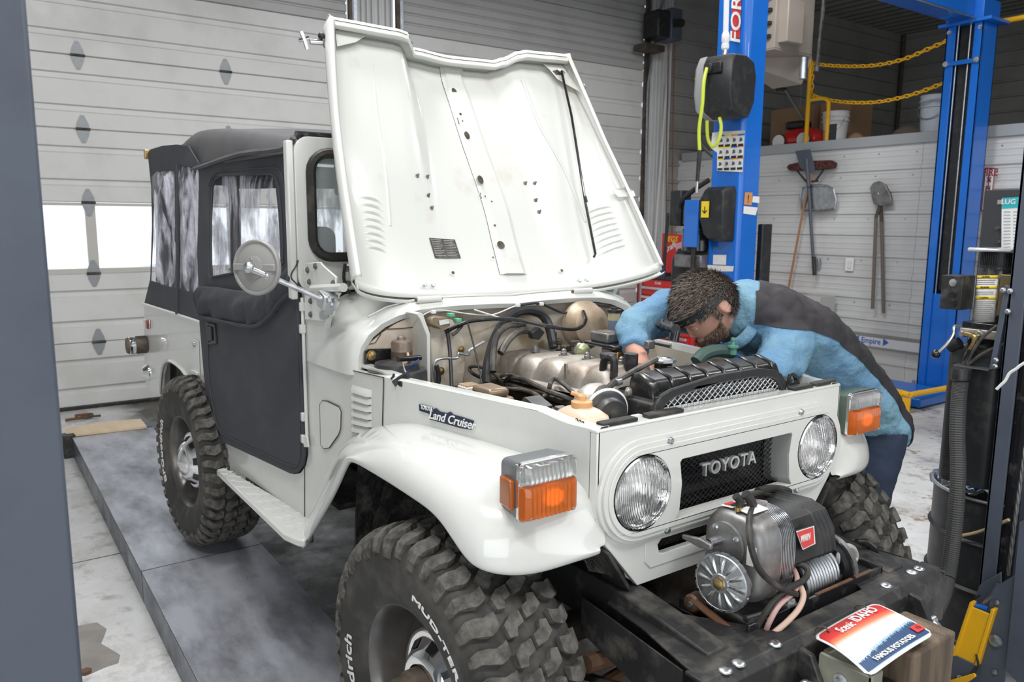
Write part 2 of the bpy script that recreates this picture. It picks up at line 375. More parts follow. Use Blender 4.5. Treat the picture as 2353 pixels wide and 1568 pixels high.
sectional('door_2', 2.44, 6.05, '', [])
# --- door wall: pilasters, tracks, far part
wb = MB()
for y0, y1 in ((-7, -2.62), (1.92, 2.36)): wb.box(XW-.2, XW+.0, y0, y1, ZF, ZC+.08)
wl = struct(wb.build('wall_back', LINER, smooth=0))
def liner_rib(mb, axis, c0, c1, fixed, z, d=1, h=.026, w_=.045):
    if axis == 'x': pr = [(0, z-w_/2), (h*d, z-w_/4), (h*d, z+w_/4), (0, z+w_/2)]; mb.loft([[(c, fixed+a, b) for a, b in pr] for c in (c0, c1)], True, True)
    else: pr = [(0, z-w_/2), (h*d, z-w_/4), (h*d, z+w_/4), (0, z+w_/2)]; mb.loft([[(fixed+a, c, b) for a, b in pr] for c in (c0, c1)], True, True)
for yy in (2.0, 2.06, 2.12, 2.20, 2.28, 2.34):
    MB().box(XW, XW+.035, yy-.012, yy+.012, ZF, ZC).build('pilaster_rib', LINER, wl, bevel=.006)
for yy, mm in ((1.86, TRACKM), (1.91, GALV), (2.40, TRACKM), (2.44, GALV), (6.07, TRACKM), (6.11, GALV)):
    MB().box(XW+.01, XW+.06, yy-.018, yy+.018, ZF, ZC).build('door_track', mm, wl, smooth=0)
pil = struct(MB().box(XW-.2, XW+.05, 6.14, 6.52, ZF, ZC+.08).build('trim_1', LINER, smooth=0))
for yy in (6.17, 6.24, 6.30, 6.37, 6.44, 6.5): MB().box(XW+.05, XW+.075, yy-.013, yy+.013, ZF, ZC).build('pilaster_rib', LINER, pil, bevel=.006)
struct(MB().box(XW-.2, XW, 6.52, 12.5, ZF, ZC+.08).build('wall_left', LINER_SHADED, smooth=0))
wq = bpy.data.objects['wall_left']; rb = MB()
for k in range(24): liner_rib(rb, 'y', 6.52, 12.4, XW, -.02+.238*k, 1, .03)
rb.build('wall_rib', LINER_SHADED, wq, smooth=0)
for k, yy in enumerate((9.5,)): MB().box(XW, XW+.01, yy, yy+.02, 2.5, ZC).build('panel_seam', TRIMG, wq, smooth=0)
# --- right-hand wall with the hung tools, mezzanine above
def wall_sheet(x0, x1, y, z0, z1, m_, parent, nm='wall_panel', d=-1):
    pr = []; z = z0
    k = 0; zz = -.22
    pts = [(0, z0)]
    while zz < z1:
        if zz-.04 > z0 and zz+.04 < z1:
            pts += [(0, zz-.030), (.022, zz-.016), (.022, zz+.016), (0, zz+.030)]
            for q in (.07, .13, .19):
                if zz+q+.012 < z1: pts += [(0, zz+q-.012), (.004, zz+q-.006), (.004, zz+q+.006), (0, zz+q+.012)]
        zz += .238
    pts += [(0, z1), (-.03, z1), (-.03, z0)]
    MB().loft([[(x0, y+d*a, b) for a, b in pts], [(x1, y+d*a, b) for a, b in pts]], True, True).build(nm, m_, parent, smooth=0)
wr = struct(MB().box(XW, 6, YW+.03, YW+.13, ZF, 2.42).build('wall_right', LINER, smooth=0))
for x0, x1 in ((XW+.0, -5.2), (-5.197, -2.77), (-2.767, -.35), (-.347, 2.2), (2.203, 6)): wall_sheet(x0, x1, YW, ZF, 2.42, LINER, wr)
for x in np.arange(-6, 1, .42):
    for z in (2.26, 2.02, 1.55, 1.08, .60): MB().cyl((x+.1*z, YW-.001, z+.06), (x+.1*z, YW-.008, z+.06), .008, n=6).build('wall_screw', GALV, wr, smooth=0)
cap = struct(MB().box(XW+.08, 6, YW-.035, YW+.2, 2.405, 2.515).build('trim_2', TRIMG, bevel=.004))
struct(MB().box(XW, 6, YW+.2, 12.4, 2.38, 2.5).build('mezzanine_floor', WOOD, smooth=0))
wm = struct(MB().box(XW, 8.2, 12.33, 12.5, ZF, ZC+.08).build('wall_far', LINER_SHADED, smooth=0))
rb = MB()
for k in range(11): liner_rib(rb, 'x', XW, 8.0, 12.33, 2.4+.238*k, -1, .03)
rb.build('wall_rib', LINER_SHADED, wm, smooth=0)
MB().cyl((XW+.06, 12.27, 2.5), (XW+.06, 12.27, ZC), .035, n=10).build('corner_trim', TRACKM, wm)
# --- ceiling: corrugated sheets running across the room
ce = struct(MB().box(XW-.2, 8.2, -7.2, 12.5, ZC+.05, ZC+.12).build('ceiling', LINER, smooth=0))
ds = []
y = -7.0
while y < 12.4: ds += [(y, ZC+.04), (y+.05, ZC), (y+.12, ZC), (y+.17, ZC+.04)]; y += .24
MB().loft([[(XW, a, b) for a, b in ds], [(8, a, b) for a, b in ds]], False).build('ceiling_sheet', LINER_SHADED, ce, smooth=0)
for xx in (-3.2, .6, 4.2): MB().box(xx-.06, xx+.06, -7, 6.6, ZC-.30, ZC).build('ceiling_beam', GREYL, ce, bevel=.005)
struct(MB().box(8, 8.2, -7.2, 12.5, ZF, ZC+.05).build('wall_front', LINER, smooth=0))
struct(MB().box(XW-.2, 8.2, -7.2, -7, ZF, ZC+.05).build('wall_near', LINER, smooth=0))
# --- light fittings under the ceiling
for i, (x, y) in enumerate(((1.6, -1.9), (2.9, .9), (-1.4, -2.6), (-2.3, 3.2), (1.0, 4.6))):
    MB().box(x-1.25, x+1.25, y-.2, y+.2, 4.72, 4.80).build('ceiling_lamp', WHT, ce, bevel=.01)
# ================================================================== SHOP EQUIPMENT BEHIND
# --- blue two-post lift
XC = -2.15
def colcorners():
    cr = on(1692, 620, 'x', XC); lf = on(1624.5, 620, 'y', cr.y); rt = on(1735, 620, 'x', XC); return lf.x, cr.x, cr.y, rt.y
x0, x1, y0, y1 = colcorners()
lift = thing('two_post_lift', 'blue two-post car lift behind the bent-over mechanic', 'car lift', (x1, y0, ZF))
ZT = 3.60
c1 = MB().prism([(x0, y0, ZF), (x1-.03, y0, ZF), (x1, y0+.03, ZF), (x1, y1, ZF), (x0, y1, ZF)], (0, 0, 4.6)).build('column', BLUE, lift, bevel=.012)
MB().box(x0-.12, x1+.12, y0-.1, y1+.14, ZF, ZF+.03).build('base_plate', BLUE, lift, bevel=.004)
# far column: open channel facing the camera side
A = on(2113, 870, 'x', XC-.32); yb = on(2205, 820, 'x', XC).y
cy0 = on(2128, 905, 'z', ZF).y-.02
def cxl(px, py): return on(px, py, 'y', cy0)
xl = cxl(2106, 870).x; xr = cxl(2168, 870).x
xr = xl+.34; yd = cy0+.27
zt2 = cxl(2225, 55).z
ch = MB()
t_ = .018
for (a, b, c, d) in ((xl, xl+.085, cy0, cy0+t_), (xr-.085, xr, cy0, cy0+t_), (xl, xl+t_, cy0, yd), (xr-t_, xr, cy0, yd), (xl, xr, yd-t_, yd)): ch.box(a, b, c, d, ZF, zt2)
ch.build('column', BLUE, lift, bevel=.004)
MB().box(xl-.06, xr+.08, cy0-.05, yd+.05, zt2, zt2+.03).build('column_cap', BLUE, lift, bevel=.004)
MB().box(xl+.1, xr-.1, cy0+.06, cy0+.14, ZF+1.05, zt2).build('hydraulic_ram', BLK, lift, bevel=.01)
MB().box(xl+.06, xr-.06, cy0+.02, cy0+.16, ZF+.03, ZF+1.02).build('carriage', BLUE, lift, bevel=.01)
for q in (.10, .21): MB().cyl((xl+q, cy0+.03, ZF+1.0), (xl+q, cy0+.03, zt2), .008, n=8).build('lift_cable', GALV, lift)
zs = cxl(2200, 145).z
MB().box(xl+.02, xr-.02, cy0-.02, cy0, zs-.02, zs+.02).build('cable_guard', BLUE, lift, bevel=.003)
for q in (xl+.03, xr-.03):
    MB().lathe((q, cy0-.02, zs), (0, -1, 0), [(.026, 0), (.026, .012)], 14).build('guard_bolt', STEEL, lift)
    MB().lathe((q, cy0, zt2-.05), (0, -1, 0), [(.02, 0), (.02, .012)], 12).build('guard_bolt', STEEL, lift)
# overhead beam between columns
bz = zt2+.05
MB().box(xl+.02, xr-.08, y1-.1, yd, bz, bz+.2).build('crossbeam', BLUE, lift, bevel=.006)
MB().box(xl, xr, yd-.3, yd+.02, zt2+.03, bz+.16).build('crossbeam_bracket', BLUE, lift, bevel=.006)
MB().cyl((xr-.06, y1, bz-.02), (xr-.06, yd-.2, bz-.02), .008, n=6).build('lift_cable', GALV, lift)
# base with yellow toe guards
bb = MB(); bb.box(xl-.25, xr+.1, cy0-.75, cy0-.05, ZF+.02, ZF+.10); bb.build('lift_arm', BLUE, lift, bevel=.01)
yg = MB()
for (a, b) in (((xl-.30, cy0-.1, ZF+.17), (xl-.32, cy0-.75, ZF+.17)), ((xl-.32, cy0-.75, ZF+.17), (xr+.10, cy0-.95, ZF+.17)), ((xr+.10, cy0-.95, ZF+.17), (xr+.14, cy0-.30, ZF+.17))):
    yg.tube([a, b], .028, 8)
yg.prism([(xl-.33, cy0-.77, ZF+.01), (xr+.12, cy0-.98, ZF+.01), (xr+.12, cy0-.98, ZF+.14), (xl-.33, cy0-.77, ZF+.14)], (0, .02, 0))
yg.tube([(xl-.30, cy0-.77, ZF+.10), (xl-.05, cy0-.86, ZF+.16)], .02, 6); yg.tube([(xr+.0, cy0-.95, ZF+.03), (xr+.0, cy0-.95, ZF+.2)], .03, 6)
yg.build('toe_guard', YEL, lift, bevel=.003)
for q in (xl+.0, xr-.03): MB().cyl((q, cy0-.05, ZF+.03), (q, cy0-.05, ZF+.13), .016, n=8).build('anchor_bolt', GALV, lift)
# lettering and decals on the near column
def C1(px, py, lift_=.003): p = on(px, py, 'y', y0); p.y -= lift_; return p
quad('name_decal', REDP, C1(1684, 0-60), C1(1706, -60), C1(1701, 88), C1(1682, 86), lift)
dd = (C1(1696, -20)-C1(1692, 84)).normalized()
text('name_lettering', 'FORWARD', C1(1697, -40, .008), dd, Vector((-1, 0, 0)), .125, WHT, lift, .001, shear=.25, width=.86)
quad('warning_decal', LBL, C1(1638, 305), C1(1712, 300), C1(1707, 395), C1(1634, 340), lift)
quad('warning_decal', LBL, C1(1650, 303), C1(1712, 300), C1(1707, 396), C1(1649, 393), lift, .003)
for r in range(3):
    for c in range(4):
        a = C1(1652+c*15-r*1.2, 311+r*27-c*.8, .006); quad('decal_header', (YELP, YELP, ORNG, ORNG)[c] if (r+c) % 3 else BLUE, a, a+Vector((.060, 0, 0)), a+Vector((.060, 0, -.012)), a+Vector((0, 0, -.012)), lift, .001)
        quad('decal_text', BLK, a+Vector((.006, 0, -.07)), a+Vector((.054, 0, -.07)), a+Vector((.054, 0, -.088)), a+Vector((.006, 0, -.088)), lift, .001)
        quad('decal_picture', GREYL, a+Vector((.02, 0, -.025)), a+Vector((.04, 0, -.03)), a+Vector((.045, 0, -.05)), a+Vector((.015, 0, -.055)), lift, .001)
quad('inspection_decal', LBL, C1(1640, 586), C1(1670, 586), C1(1669, 609), C1(1639, 608), lift)
quad('inspection_decal', LBL, C1(1627, 609), C1(1687, 612), C1(1685, 624), C1(1626, 624), lift)
def C1x(px, py, l=.003): p = on(px, py, 'x', x1); p.x += l; return p
quad('orange_decal', ORNG, C1x(1711, 442), C1x(1728, 443), C1x(1726, 472), C1x(1708, 470), lift)
quad('white_decal', WHT, C1x(1729, 451), C1x(1744, 452), C1x(1743, 467), C1x(1727, 465), lift)
quad('white_decal', WHT, C1x(1708, 474), C1x(1740, 477), C1x(1735, 495), C1x(1707, 491), lift)
text('decal_arrow', '!', C1x(1718, 458, .006), (0, 1, 0), (0, 0, 1), .08, BLK, lift)
# black plastic latch cover on the near column
def bulge_cover(parent):
    f = [(1643, 430), (1690, 428), (1693, 440), (1687, 552), (1682, 556), (1650, 556), (1640, 545), (1628, 500), (1630, 455)]
    back = [C1(*p, .0) for p in f]; ctr = sum(back, Vector())/len(back)
    front = [ctr+(p-ctr)*.86+Vector((0, -.13, 0)) for p in back]; mid = [ctr+(p-ctr)*.98+Vector((0, -.08, 0)) for p in back]
    return MB().loft([back, mid, front], True, True).build('latch_cover', BLK, parent, bevel=.008, smooth=40)
lc = bulge_cover(lift)
p = C1(1650, 482, .135); quad('yellow_decal', YELP, p+Vector((-.045, 0, .06)), p+Vector((.03, 0, .06)), p+Vector((.03, 0, -.06)), p+Vector((-.045, 0, -.06)), lc)
text('arrow_print', '↓', p+Vector((-.01, -.004, -.01)), (1, 0, 0), (0, 0, 1), .07, BLK, lc)
for q in ((1684, 447), (1680, 546)): bolt(C1(*q, .1), (0, -1, 0), .009, .006, STEEL, lc)
# --- hose reel on the near column
def hose_reel():
    c = C1(1688, 212, .16); t = thing('air_hose_reel', 'grey and black air hose reel with a yellow-green hose, on the blue column', 'hose reel', c)
    # drum axis roughly along -x ; side shell grey faces left
    u = Vector((-1, -.15, 0)).normalized()
    pr = []
    prof = [(.9*a, .82*b) for a, b in [(-.02, .27), (.12, .265), (.15, .20), (.16, -.05), (.13, -.2), (.02, -.255), (-.08, -.25), (-.14, -.12), (-.15, .1), (-.12, .22)]]
    def ring(s, sc): return [c+u*s+Vector((0, -a*sc, b*sc)) for a, b in prof]
    MB().loft([ring(-.19, .95), ring(-.17, 1), ring(.03, 1), ring(.035, .98)], True, True).build('reel_housing', BLK, t, smooth=40, bevel=.004)
    sh = MB().loft([ring(.035, 1.02), ring(.09, 1.0), ring(.12, .84), ring(.125, .5)], True, True).build('side_shell', mat('grey_shell', (.33, .33, .34), .45), t, smooth=40, bevel=.004)
    for sgn in (1, -1):
        MB().tube([c+u*.125+Vector((0, .09*math.cos(a)*sgn, .13+.09*math.sin(a)))-Vector((0, 0, .16 if sgn < 0 else 0)) for a in np.linspace(0, 2*PI, 18)], .006, 6).build('shell_rib', sh.data.materials[0], sh)
    q = c+u*.128; quad('maker_label', WHT, q+Vector((0, -.07, .04)), q+Vector((0, .06, .04)), q+Vector((0, .06, -.03)), q+Vector((0, -.07, -.03)), sh)
    f = c+Vector((-.03, -.142, .13)); MB().box(f.x-.0, f.x+.15, f.y-.006, f.y+.02, f.z-.035, f.z+.035).build('hose_slot', BLK, t, bevel=.004)
    g = c+Vector((.02, -.15, .13)); MB().lathe(g, (0, -1, 0), [(.036, 0), (.036, .014), (.02, .02)], 16).build('hose_guide', RUB, t)
    HY = mat('yellow_green_hose', (.60, .72, .06), .35)
    e = [g+Vector((0, -.02, 0)), g+Vector((0.0, -.045, -.1)), g+Vector((-.0, -.05, -.25)), g+Vector((-.03, -.04, -.42)), g+Vector((-.035, -.02, -.56))]
    MB().tube(e, .0125, 8, smooth=5).build('air_hose', HY, t)
    MB().tube([c+Vector((.05, -.05, -.20)), c+Vector((.07, -.05, -.27)), c+Vector((.05, -.05, -.36)), c+Vector((.0, -.05, -.40)), c+Vector((-.04, -.06, -.34)), c+Vector((-.02, -.1, -.22))], .012, 8, smooth=5).build('air_hose', HY, t)
    MB().cyl(e[-1], e[-1]+Vector((-.01, 0, -.22)), .017, .013).build('hose_grip', RUB, t)
    MB().cyl(e[-1]+Vector((-.01, 0, -.22)), e[-1]+Vector((-.012, 0, -.30)), .010).build('hose_nozzle', STEEL, t)
    MB().cyl(c+Vector((.03, 0, .20)), c+Vector((.03, 0, .34)), .02).build('hose_hook', STEEL, t)
    return c
RC = hose_reel()
pp = thing('air_pipe', 'white air pipe coming down the blue column to the hose reel', 'pipe', RC+Vector((.03, 0, .27)))
MB().cyl(RC+Vector((.03, 0, .34)), RC+Vector((.0, 0, 1.5)), .019).build('pipe', WHT, pp)
MB().lathe(RC+Vector((.03, 0, .27)), (0, 0, 1), [(.02, 0), (.027, .01), (.027, .04), (.022, .045), (.028, .06), (.028, .10), (.021, .12)], 14).build('coupling', WHT, pp)
# --- black hydraulic unit of the blue lift, beside its column
def far_power_unit():
    X = x0-.12
    P = lambda a, b: on(a, b, 'y', y0+.02)
    c = P(1590, 560); t = thing('lift_power_unit', 'black lift motor and oil tank with a red cap left of the blue column', 'hydraulic unit', P(1590, 640))
    sc = (P(1620, 560)-P(1560, 560)).length
    ctr = P(1602, 520); r = sc*.42
    MB().lathe(ctr+Vector((0, 0, -.20)), (0, 0, 1), [(r*.9, 0), (r, .01), (r, .17), (r*.85, .19), (r*.8, .20), (r*1.0, .22), (r*1.0, .36), (r*.9, .38)], 20).build('motor', BLKG, t, smooth=30)
    MB().cbox(ctr+Vector((-r-.07, 0, .14)), .12, .12, .28).build('switch_box', BLK, t, bevel=.01)
    MB().cbox(ctr+Vector((r*.55, -r-.02, .02)), .14, .02, .36).build('mount_plate', BLUE, t, bevel=.004)
    MB().cbox(ctr+Vector((0, 0, -.27)), .28, .2, .1).build('valve_block', CAST, t, bevel=.01)
    tk = P(1585, 598); MB().prism([tk+Vector((-.2, 0, 0)), tk+Vector((-.14, 0, .09)), tk+Vector((.2, 0, .09)), tk+Vector((.24, 0, 0)), tk+Vector((.24, 0, -.6)), tk+Vector((-.2, 0, -.6))], (0, .26, 0)).build('oil_tank', BLK, t, bevel=.02, smooth=40)
    MB().lathe(tk+Vector((-.06, .05, .09)), (0, 0, 1), [(.05, 0), (.055, .02), (.04, .03)], 16).build('oil_cap', RED, t)
    for pts, r_ in ((((1558, 490), (1556, 530), (1550, 600), (1548, 640)), .014), (((1625, 470), (1622, 530), (1616, 600), (1614, 640)), .016)):
        MB().tube([P(*q)+Vector((0, -.12, 0)) for q in pts], r_, 8, smooth=4).build('oil_hose', RUB, t)
    MB().tube([P(1633, 414)+Vector((0, -.02, 0)), P(1605, 437)+Vector((0, -.05, 0)), P(1580, 465)+Vector((0, -.08, 0)), P(1572, 490)], .02, 8, smooth=5).build('power_cable', RUB, t)
    MB().tube([P(1640, 362), P(1618, 340), P(1606, 310), P(1610, 280), P(1622, 265)], .012, 8, smooth=5).build('supply_hose', RUB, t)
far_power_unit()
b = on(1741, 605, 'y', y1+.1); tag(MB().box(b.x-.02, b.x+.03, b.y, b.y+.12, b.z-.28, b.z+.30).build('arm_pad_holder', BLK, bevel=.01), 'black upright bracket just right of the blue column foot', 'bracket')
# --- red tool chest and poster by the back wall
def tool_chest():
    P = lambda a, b, d=0: on(a, b, 'y', 5.55+d)
    p = P(1466, 640); q = P(1640, 628); zt = P(1480, 640).z; x0_, x1_ = p.x, p.x+.95
    t = thing('tool_chest', 'red rolling tool chest with chrome drawer pulls behind the truck hood', 'tool chest', (x0_+.45, 5.8, ZF))
    z0 = P(1470, 790).z
    MB().box(x0_, x1_, 5.56, 6.05, ZF+.12, zt).build('cabinet', RED, t, bevel=.01)
    MB().box(x0_-.02, x1_+.02, 5.54, 6.07, zt, zt+.03).build('top_tray', mat('dark_rubber_top', (.03, .03, .035), .6), t, bevel=.006)
    zz = zt-.09
    for k, h in enumerate((.12, .12, .15, .2, .24, .24)):
        d = MB().box(x0_+.09, x1_-.04, 5.535, 5.56, zz-h+.012, zz).build('drawer', RED, t, bevel=.004)
        MB().box(x0_+.10, x1_-.05, 5.505, 5.537, zz-.038, zz-.006).build('drawer_pull', CHROME, d, bevel=.008); zz -= h
        if zz < ZF+.3: break
    MB().cyl((x0_+.07, 5.54, ZF+.12), (x0_+.07, 5.54, zt), .014).build('side_handle', GALV, t)
    text('brand_badge', 'Craft', (x0_+.35, 5.553, zt-.045), (1, 0, 0), (0, 0, 1), .05, WHT, t, .001, shear=.2)
    for a in (x0_+.08, x1_-.08):
        for b in (5.62, 6.0): MB().cyl((a-.02, b, ZF+.06), (a+.02, b, ZF+.06), .06).build('caster', RUB, t)
    return x0_, x1_, zt
tx0, tx1, tz = tool_chest()
def Pp(a, b): return on(a, b, 'y', 6.12)
t = thing('red_lid_panel', 'red open lid of the tool chest with yellow and white stickers', 'tool chest', Pp(1545, 640))
quad('lid_panel', RED, Pp(1527, 536), Pp(1575, 540), Pp(1600, 640), Pp(1524, 640), t, .03)
yy = Pp(1545, 550); text('sticker_lettering', 'JEGS', yy+Vector((.03, -.045, 0)), (1, 0, 0), (0, 0, 1), .10, YELP, t, .002, shear=.3)
text('sticker_lettering', 'Craft', Pp(1543, 570)+Vector((0, -.045, 0)), (1, 0, .5), (0, 0, 1), .11, WHT, t, .002, shear=.3)
quad('pink_sticker', mat('pink_print', (.75, .35, .42), .5), Pp(1556, 560)+Vector((0, -.04, 0)), Pp(1572, 556)+Vector((0, -.04, 0)), Pp(1580, 590)+Vector((0, -.04, 0)), Pp(1562, 596)+Vector((0, -.04, 0)), t)
for nm, px, m_, lab in (('spray_can', 1536, BLUE, 'small blue bottle on the red tool chest'), ('socket_case', 1530, BLK, 'small black case on the red tool chest')):
    p = on(px, 626, 'y', 5.8)
    if nm == 'spray_can': o = MB().lathe((p.x, 5.7, tz+.03), (0, 0, 1), [(.035, 0), (.035, .12), (.015, .14), (.015, .17)], 14).build(nm, m_)
    else: o = MB().box(p.x-.25, p.x+.0, 5.75, 5.9, tz+.03, tz+.07).build(nm, m_, bevel=.006)
    tag(o, lab, 'bottle' if nm == 'spray_can' else 'case')
# --- tools hung on the wall
YT = YW-.05
def W(a, b, d=0): return on(a, b, 'y', YT-d)
def rod(mb, a, b, r, r2=None, d=0): mb.cyl(W(*a, d), W(*b, d), r, r2, 10)
t = thing('square_shovel', 'grey square-bladed shovel hanging blade-up in front of the broom', 'shovel', W(1868, 500))
bl = [(1827, 347), (1862, 343), (1873, 392), (1868, 398), (1852, 394), (1838, 385)]
MB().prism([W(*p, .10) for p in bl], (0, .006, 0)).build('blade', GREYL, t, bevel=.002)
s = MB(); rod(s, (1853, 365), (1858, 430), .024, .02, .1); rod(s, (1858, 430), (1871, 632), .019, .019, .08); s.build('handle', GREYL, t)
s = MB(); rod(s, (1870, 590), (1872, 633), .024, .024, .08); s.build('grip', BLK, t)
t = thing('push_broom', 'push broom with a worn red-brown head and braces on the white wall', 'broom', W(1860, 380))
hd = [(1807, 384), (1812, 378), (1850, 370), (1905, 368), (1917, 374), (1914, 386), (1880, 390), (1850, 391), (1812, 392)]
MB().prism([W(*p, .09) for p in hd], (0, .07, 0)).build('broom_head', mat('worn_red_bristle', (.16, .045, .04), .9, noise=(30, .4, .6), col2=(.05, .02, .02), bump=(200, 1, .01)), t, bevel=.006)
s = MB(); rod(s, (1832, 393), (1855, 420), .011, None, .06); rod(s, (1892, 391), (1875, 415), .011, None, .06); rod(s, (1855, 418), (1880, 416), .011, None, .06); s.build('brace', BLK, t)
s = MB(); rod(s, (1866, 400), (1848, 470), .014, .013, .07); rod(s, (1848, 470), (1810, 672), .013, .013, .07); s.build('handle', WOODH, t)
t = thing('dust_scoop', 'dented galvanised metal scoop hanging behind the shovel handle', 'dustpan', W(1880, 455))
sc_ = [(1838, 455), (1842, 432), (1860, 426), (1900, 427), (1915, 435), (1921, 460), (1918, 480), (1880, 484), (1842, 479)]
MB().prism([W(*p, .055) for p in sc_], (0, .02, 0)).build('pan', GALV, t, bevel=.006)
MB().tube([W(*p, .065) for p in sc_], .012, 6, closed=True).build('rolled_rim', GALV, t)
for k, (bl, hp, lab) in enumerate(((([(1998, 432), (2006, 420), (2020, 416), (2034, 424), (2047, 450), (2050, 470), (2020, 474), (2006, 468)]), ((2022, 474), (2013, 500), (2005, 710)), 'round-point shovel hanging blade-up on the wall, left of its pair'), ([(2012, 425), (2022, 417), (2036, 425), (2048, 448), (2050, 470), (2030, 472)], ((2024, 474), (2026, 510), (2030, 720)), 'round-point shovel hanging blade-up on the wall, right of its pair'))):
    t = thing('round_shovel', lab, 'shovel', W(*hp[1]), 'round shovels on the wall')
    d = .055-.05*k
    MB().prism([W(*p, d) for p in bl], (0, .02, 0)).build('blade', (RUST if k else CAST), t, bevel=.008, smooth=60)
    s = MB(); s.tube([W(*p, d) for p in hp[:2]], .02, 8); s.build('socket', DKBR, t)
    MB().cyl(W(2019, 445, d), W(2019, 445, -.05), .008).build('wall_peg', STEEL, t)
    s = MB(); s.tube([W(*hp[1], d), W(*hp[2], d)], .019, 8); s.build('handle', GREYH, t)
o = MB().cbox(W(1952, 608, -.02), .1, .02, .15).build('wall_outlet', WHT, bevel=.004); tag(o, 'white power outlet on the liner wall left of the shovels', 'outlet')
MB().cbox(W(1952, 608, -.005), .045, .01, .09).build('socket_face', LBL, o, bevel=.002)
o = MB().cbox(W(1876, 606, .0), .09, .05, .12).build('wall_bracket', GALV, bevel=.004); tag(o, 'grey metal tool bracket beside the shovel grip', 'bracket')
t = thing('cardboard_carton', 'pale carton behind the mechanic at the wall', 'box', W(1868, 700, .3)); a = W(1833, 678, .35); b = W(1885, 678, .35)
MB().box(a.x, b.x, a.y, a.y+.3, a.z-.42, a.z).build('carton_body', mat('pale_card', (.46, .45, .42), .8), t, bevel=.004)
MB().box(b.x-.24, b.x+.004, a.y-.006, a.y+.02, a.z-.42, a.z-.10).build('printed_side', mat('grey_print', (.25, .26, .27), .7), t)
a = W(1985, 768); b = W(2103, 778)
o = MB().box(a.x-1.2, b.x+.5, YW-.06, YW-.022, a.z-.06, a.z+.01).build('baseboard_right', mat('grey_wood_strip', (.24, .23, .21), .7), bevel=.004); struct(o)
t = thing('spirit_level', 'long white spirit level with a blue logo lying along the wall ledge', 'level', W(2050, 795))
z_ = W(2040, 790).z; MB().box(a.x-1.0, b.x+.35, YW-.09, YW-.05, z_-.05, z_+.05).build('level_body', mat('white_aluminium', (.62, .63, .66), .4), t, bevel=.004)
text('logo_print', '◄ Empire ►', (W(2005, 790).x, YW-.092, z_+.01), (1, 0, 0), (0, 0, 1), .09, mat('blue_print', (.02, .12, .45), .4), t, width=.42)
# --- FIRE EXTINGUISHER sign
t = thing('fire_extinguisher_sign', 'red and white FIRE EXTINGUISHER arrow sign on the white wall', 'sign', W(2274, 440)); RDS = mat('maroon_print', (.28, .02, .04), .5)
quad('sign_board', RDS, W(2264, 385), W(2287, 386), W(2276, 485), W(2255, 485), t, .004)
quad('sign_face', WHT, W(2266, 388, .004), W(2285, 389, .004), W(2274.5, 483, .004), W(2257, 483, .004), t, .002)
text('sign_text', 'FIRE', W(2275, 397, .012), (1, 0, -.03), (0, 0, 1), .10, RDS, t, .001, width=.14)
for k, chh in enumerate('EXTINGUISHER'): text('sign_text', chh, W(2273.5-k*.75, 408+k*6.1, .012), (1, 0, 0), (0, 0, 1), .062, RDS, t, .001)
# --- grey metal cabinet with a taped chart, right
P = lambda a, b: on(a, b, 'y', 4.6)
t = thing('grey_cabinet', 'charcoal steel cabinet with a taped wheel torque chart, far right', 'cabinet', P(2300, 700))
a = P(2262, 437); MB().prism([P(2262, 437), P(2262, 437)+Vector((1.3, 0, 0)), P(2262, 437)+Vector((1.3, 0, -2.1)), Vector((a.x, a.y, a.z-2.1))], (0, .5, 0)).build('cabinet_body', mat('charcoal_paint', (.045, .046, .05), .5), t, bevel=.006)
q = lambda a, b, l=.004: on(a, b, 'y', 4.6-l)
quad('chart_paper', WHT, q(2302, 455), q(2400, 450), q(2385, 700), q(2300, 690), t, .001)
quad('chart_header', mat('teal_print', (.03, .42, .46), .5), q(2302, 455, .006), q(2400, 450, .006), q(2398, 474, .006), q(2302, 480, .006), t, .001)
text('chart_title', 'LUG NUT', q(2338, 464, .010), (1, 0, .0), (0, 0, 1), .05, WHT, t, .001)
for r in range(22):
    for c in range(3): quad('chart_row', mat('print_grey', (.35, .38, .38), .6) if 'pg' not in MATS else MATS['pg'], q(2306+c*22, 486+r*7.4, .006), q(2322+c*22, 486+r*7.3, .006), q(2322+c*22, 488.5+r*7.3, .006), q(2306+c*22, 488.5+r*7.4, .006), t, .0005) if r*3+c < 60 else None
for px, py in ((2292, 460),): quad('tape', mat('clear_tape', (.3, .31, .3), .4), q(px, py, .007), q(px+20, py-2, .007), q(px+20, py+8, .007), q(px, py+10, .007), t, .001)
for zz in (524, 556): MB().cyl(q(2296, zz, 0), q(2290, zz, .05), .012).build('hinge_pin', DKBR, t)
# ================================================================== THE OFF-ROAD VEHICLE
car = thing('off_road_vehicle', 'cream white short off-road vehicle with raised hood and charcoal soft top, on the lift runways', 'car', (-1.05, 0, 0))
def mir(ps): return [Vector((p[0], -p[1], p[2])) for p in ps]
def both(fn): fn(lambda p: p); fn(lambda p: Vector((p[0], -p[1], p[2])))
# ---- tub sides
tubpx = [(331, 698), (463, 742), (475, 865), (487, 962), (491, 985), (500, 1003), (515, 1016), (540, 1028), (610, 1060), (675, 1090), (690, 1088), (703, 1070), (708, 1045), (708, 1025), (700, 860), (693, 700), (693, 668),
         (770, 674), (758, 700), (748, 735), (742, 775), (741, 835), (883, 867), (880, 1000), (818, 1014), (797, 1037), (778, 1072), (752, 1130), (712, 1222), (497, 1082), (472, 1064), (463, 1020), (450, 950), (438, 893), (425, 860), (405, 838), (386, 829), (375, 838), (369, 862), (366, 906), (346, 898), (337, 888), (332, 860)]
side = [tub(*p) for p in tubpx]
body = MB().prism(side, (0, .022, 0)).build('body_side', PAINT, car, bevel=.005)
MB().prism(mir(side), (0, -.022, 0)).build('body_side', PAINT, car, bevel=.005)
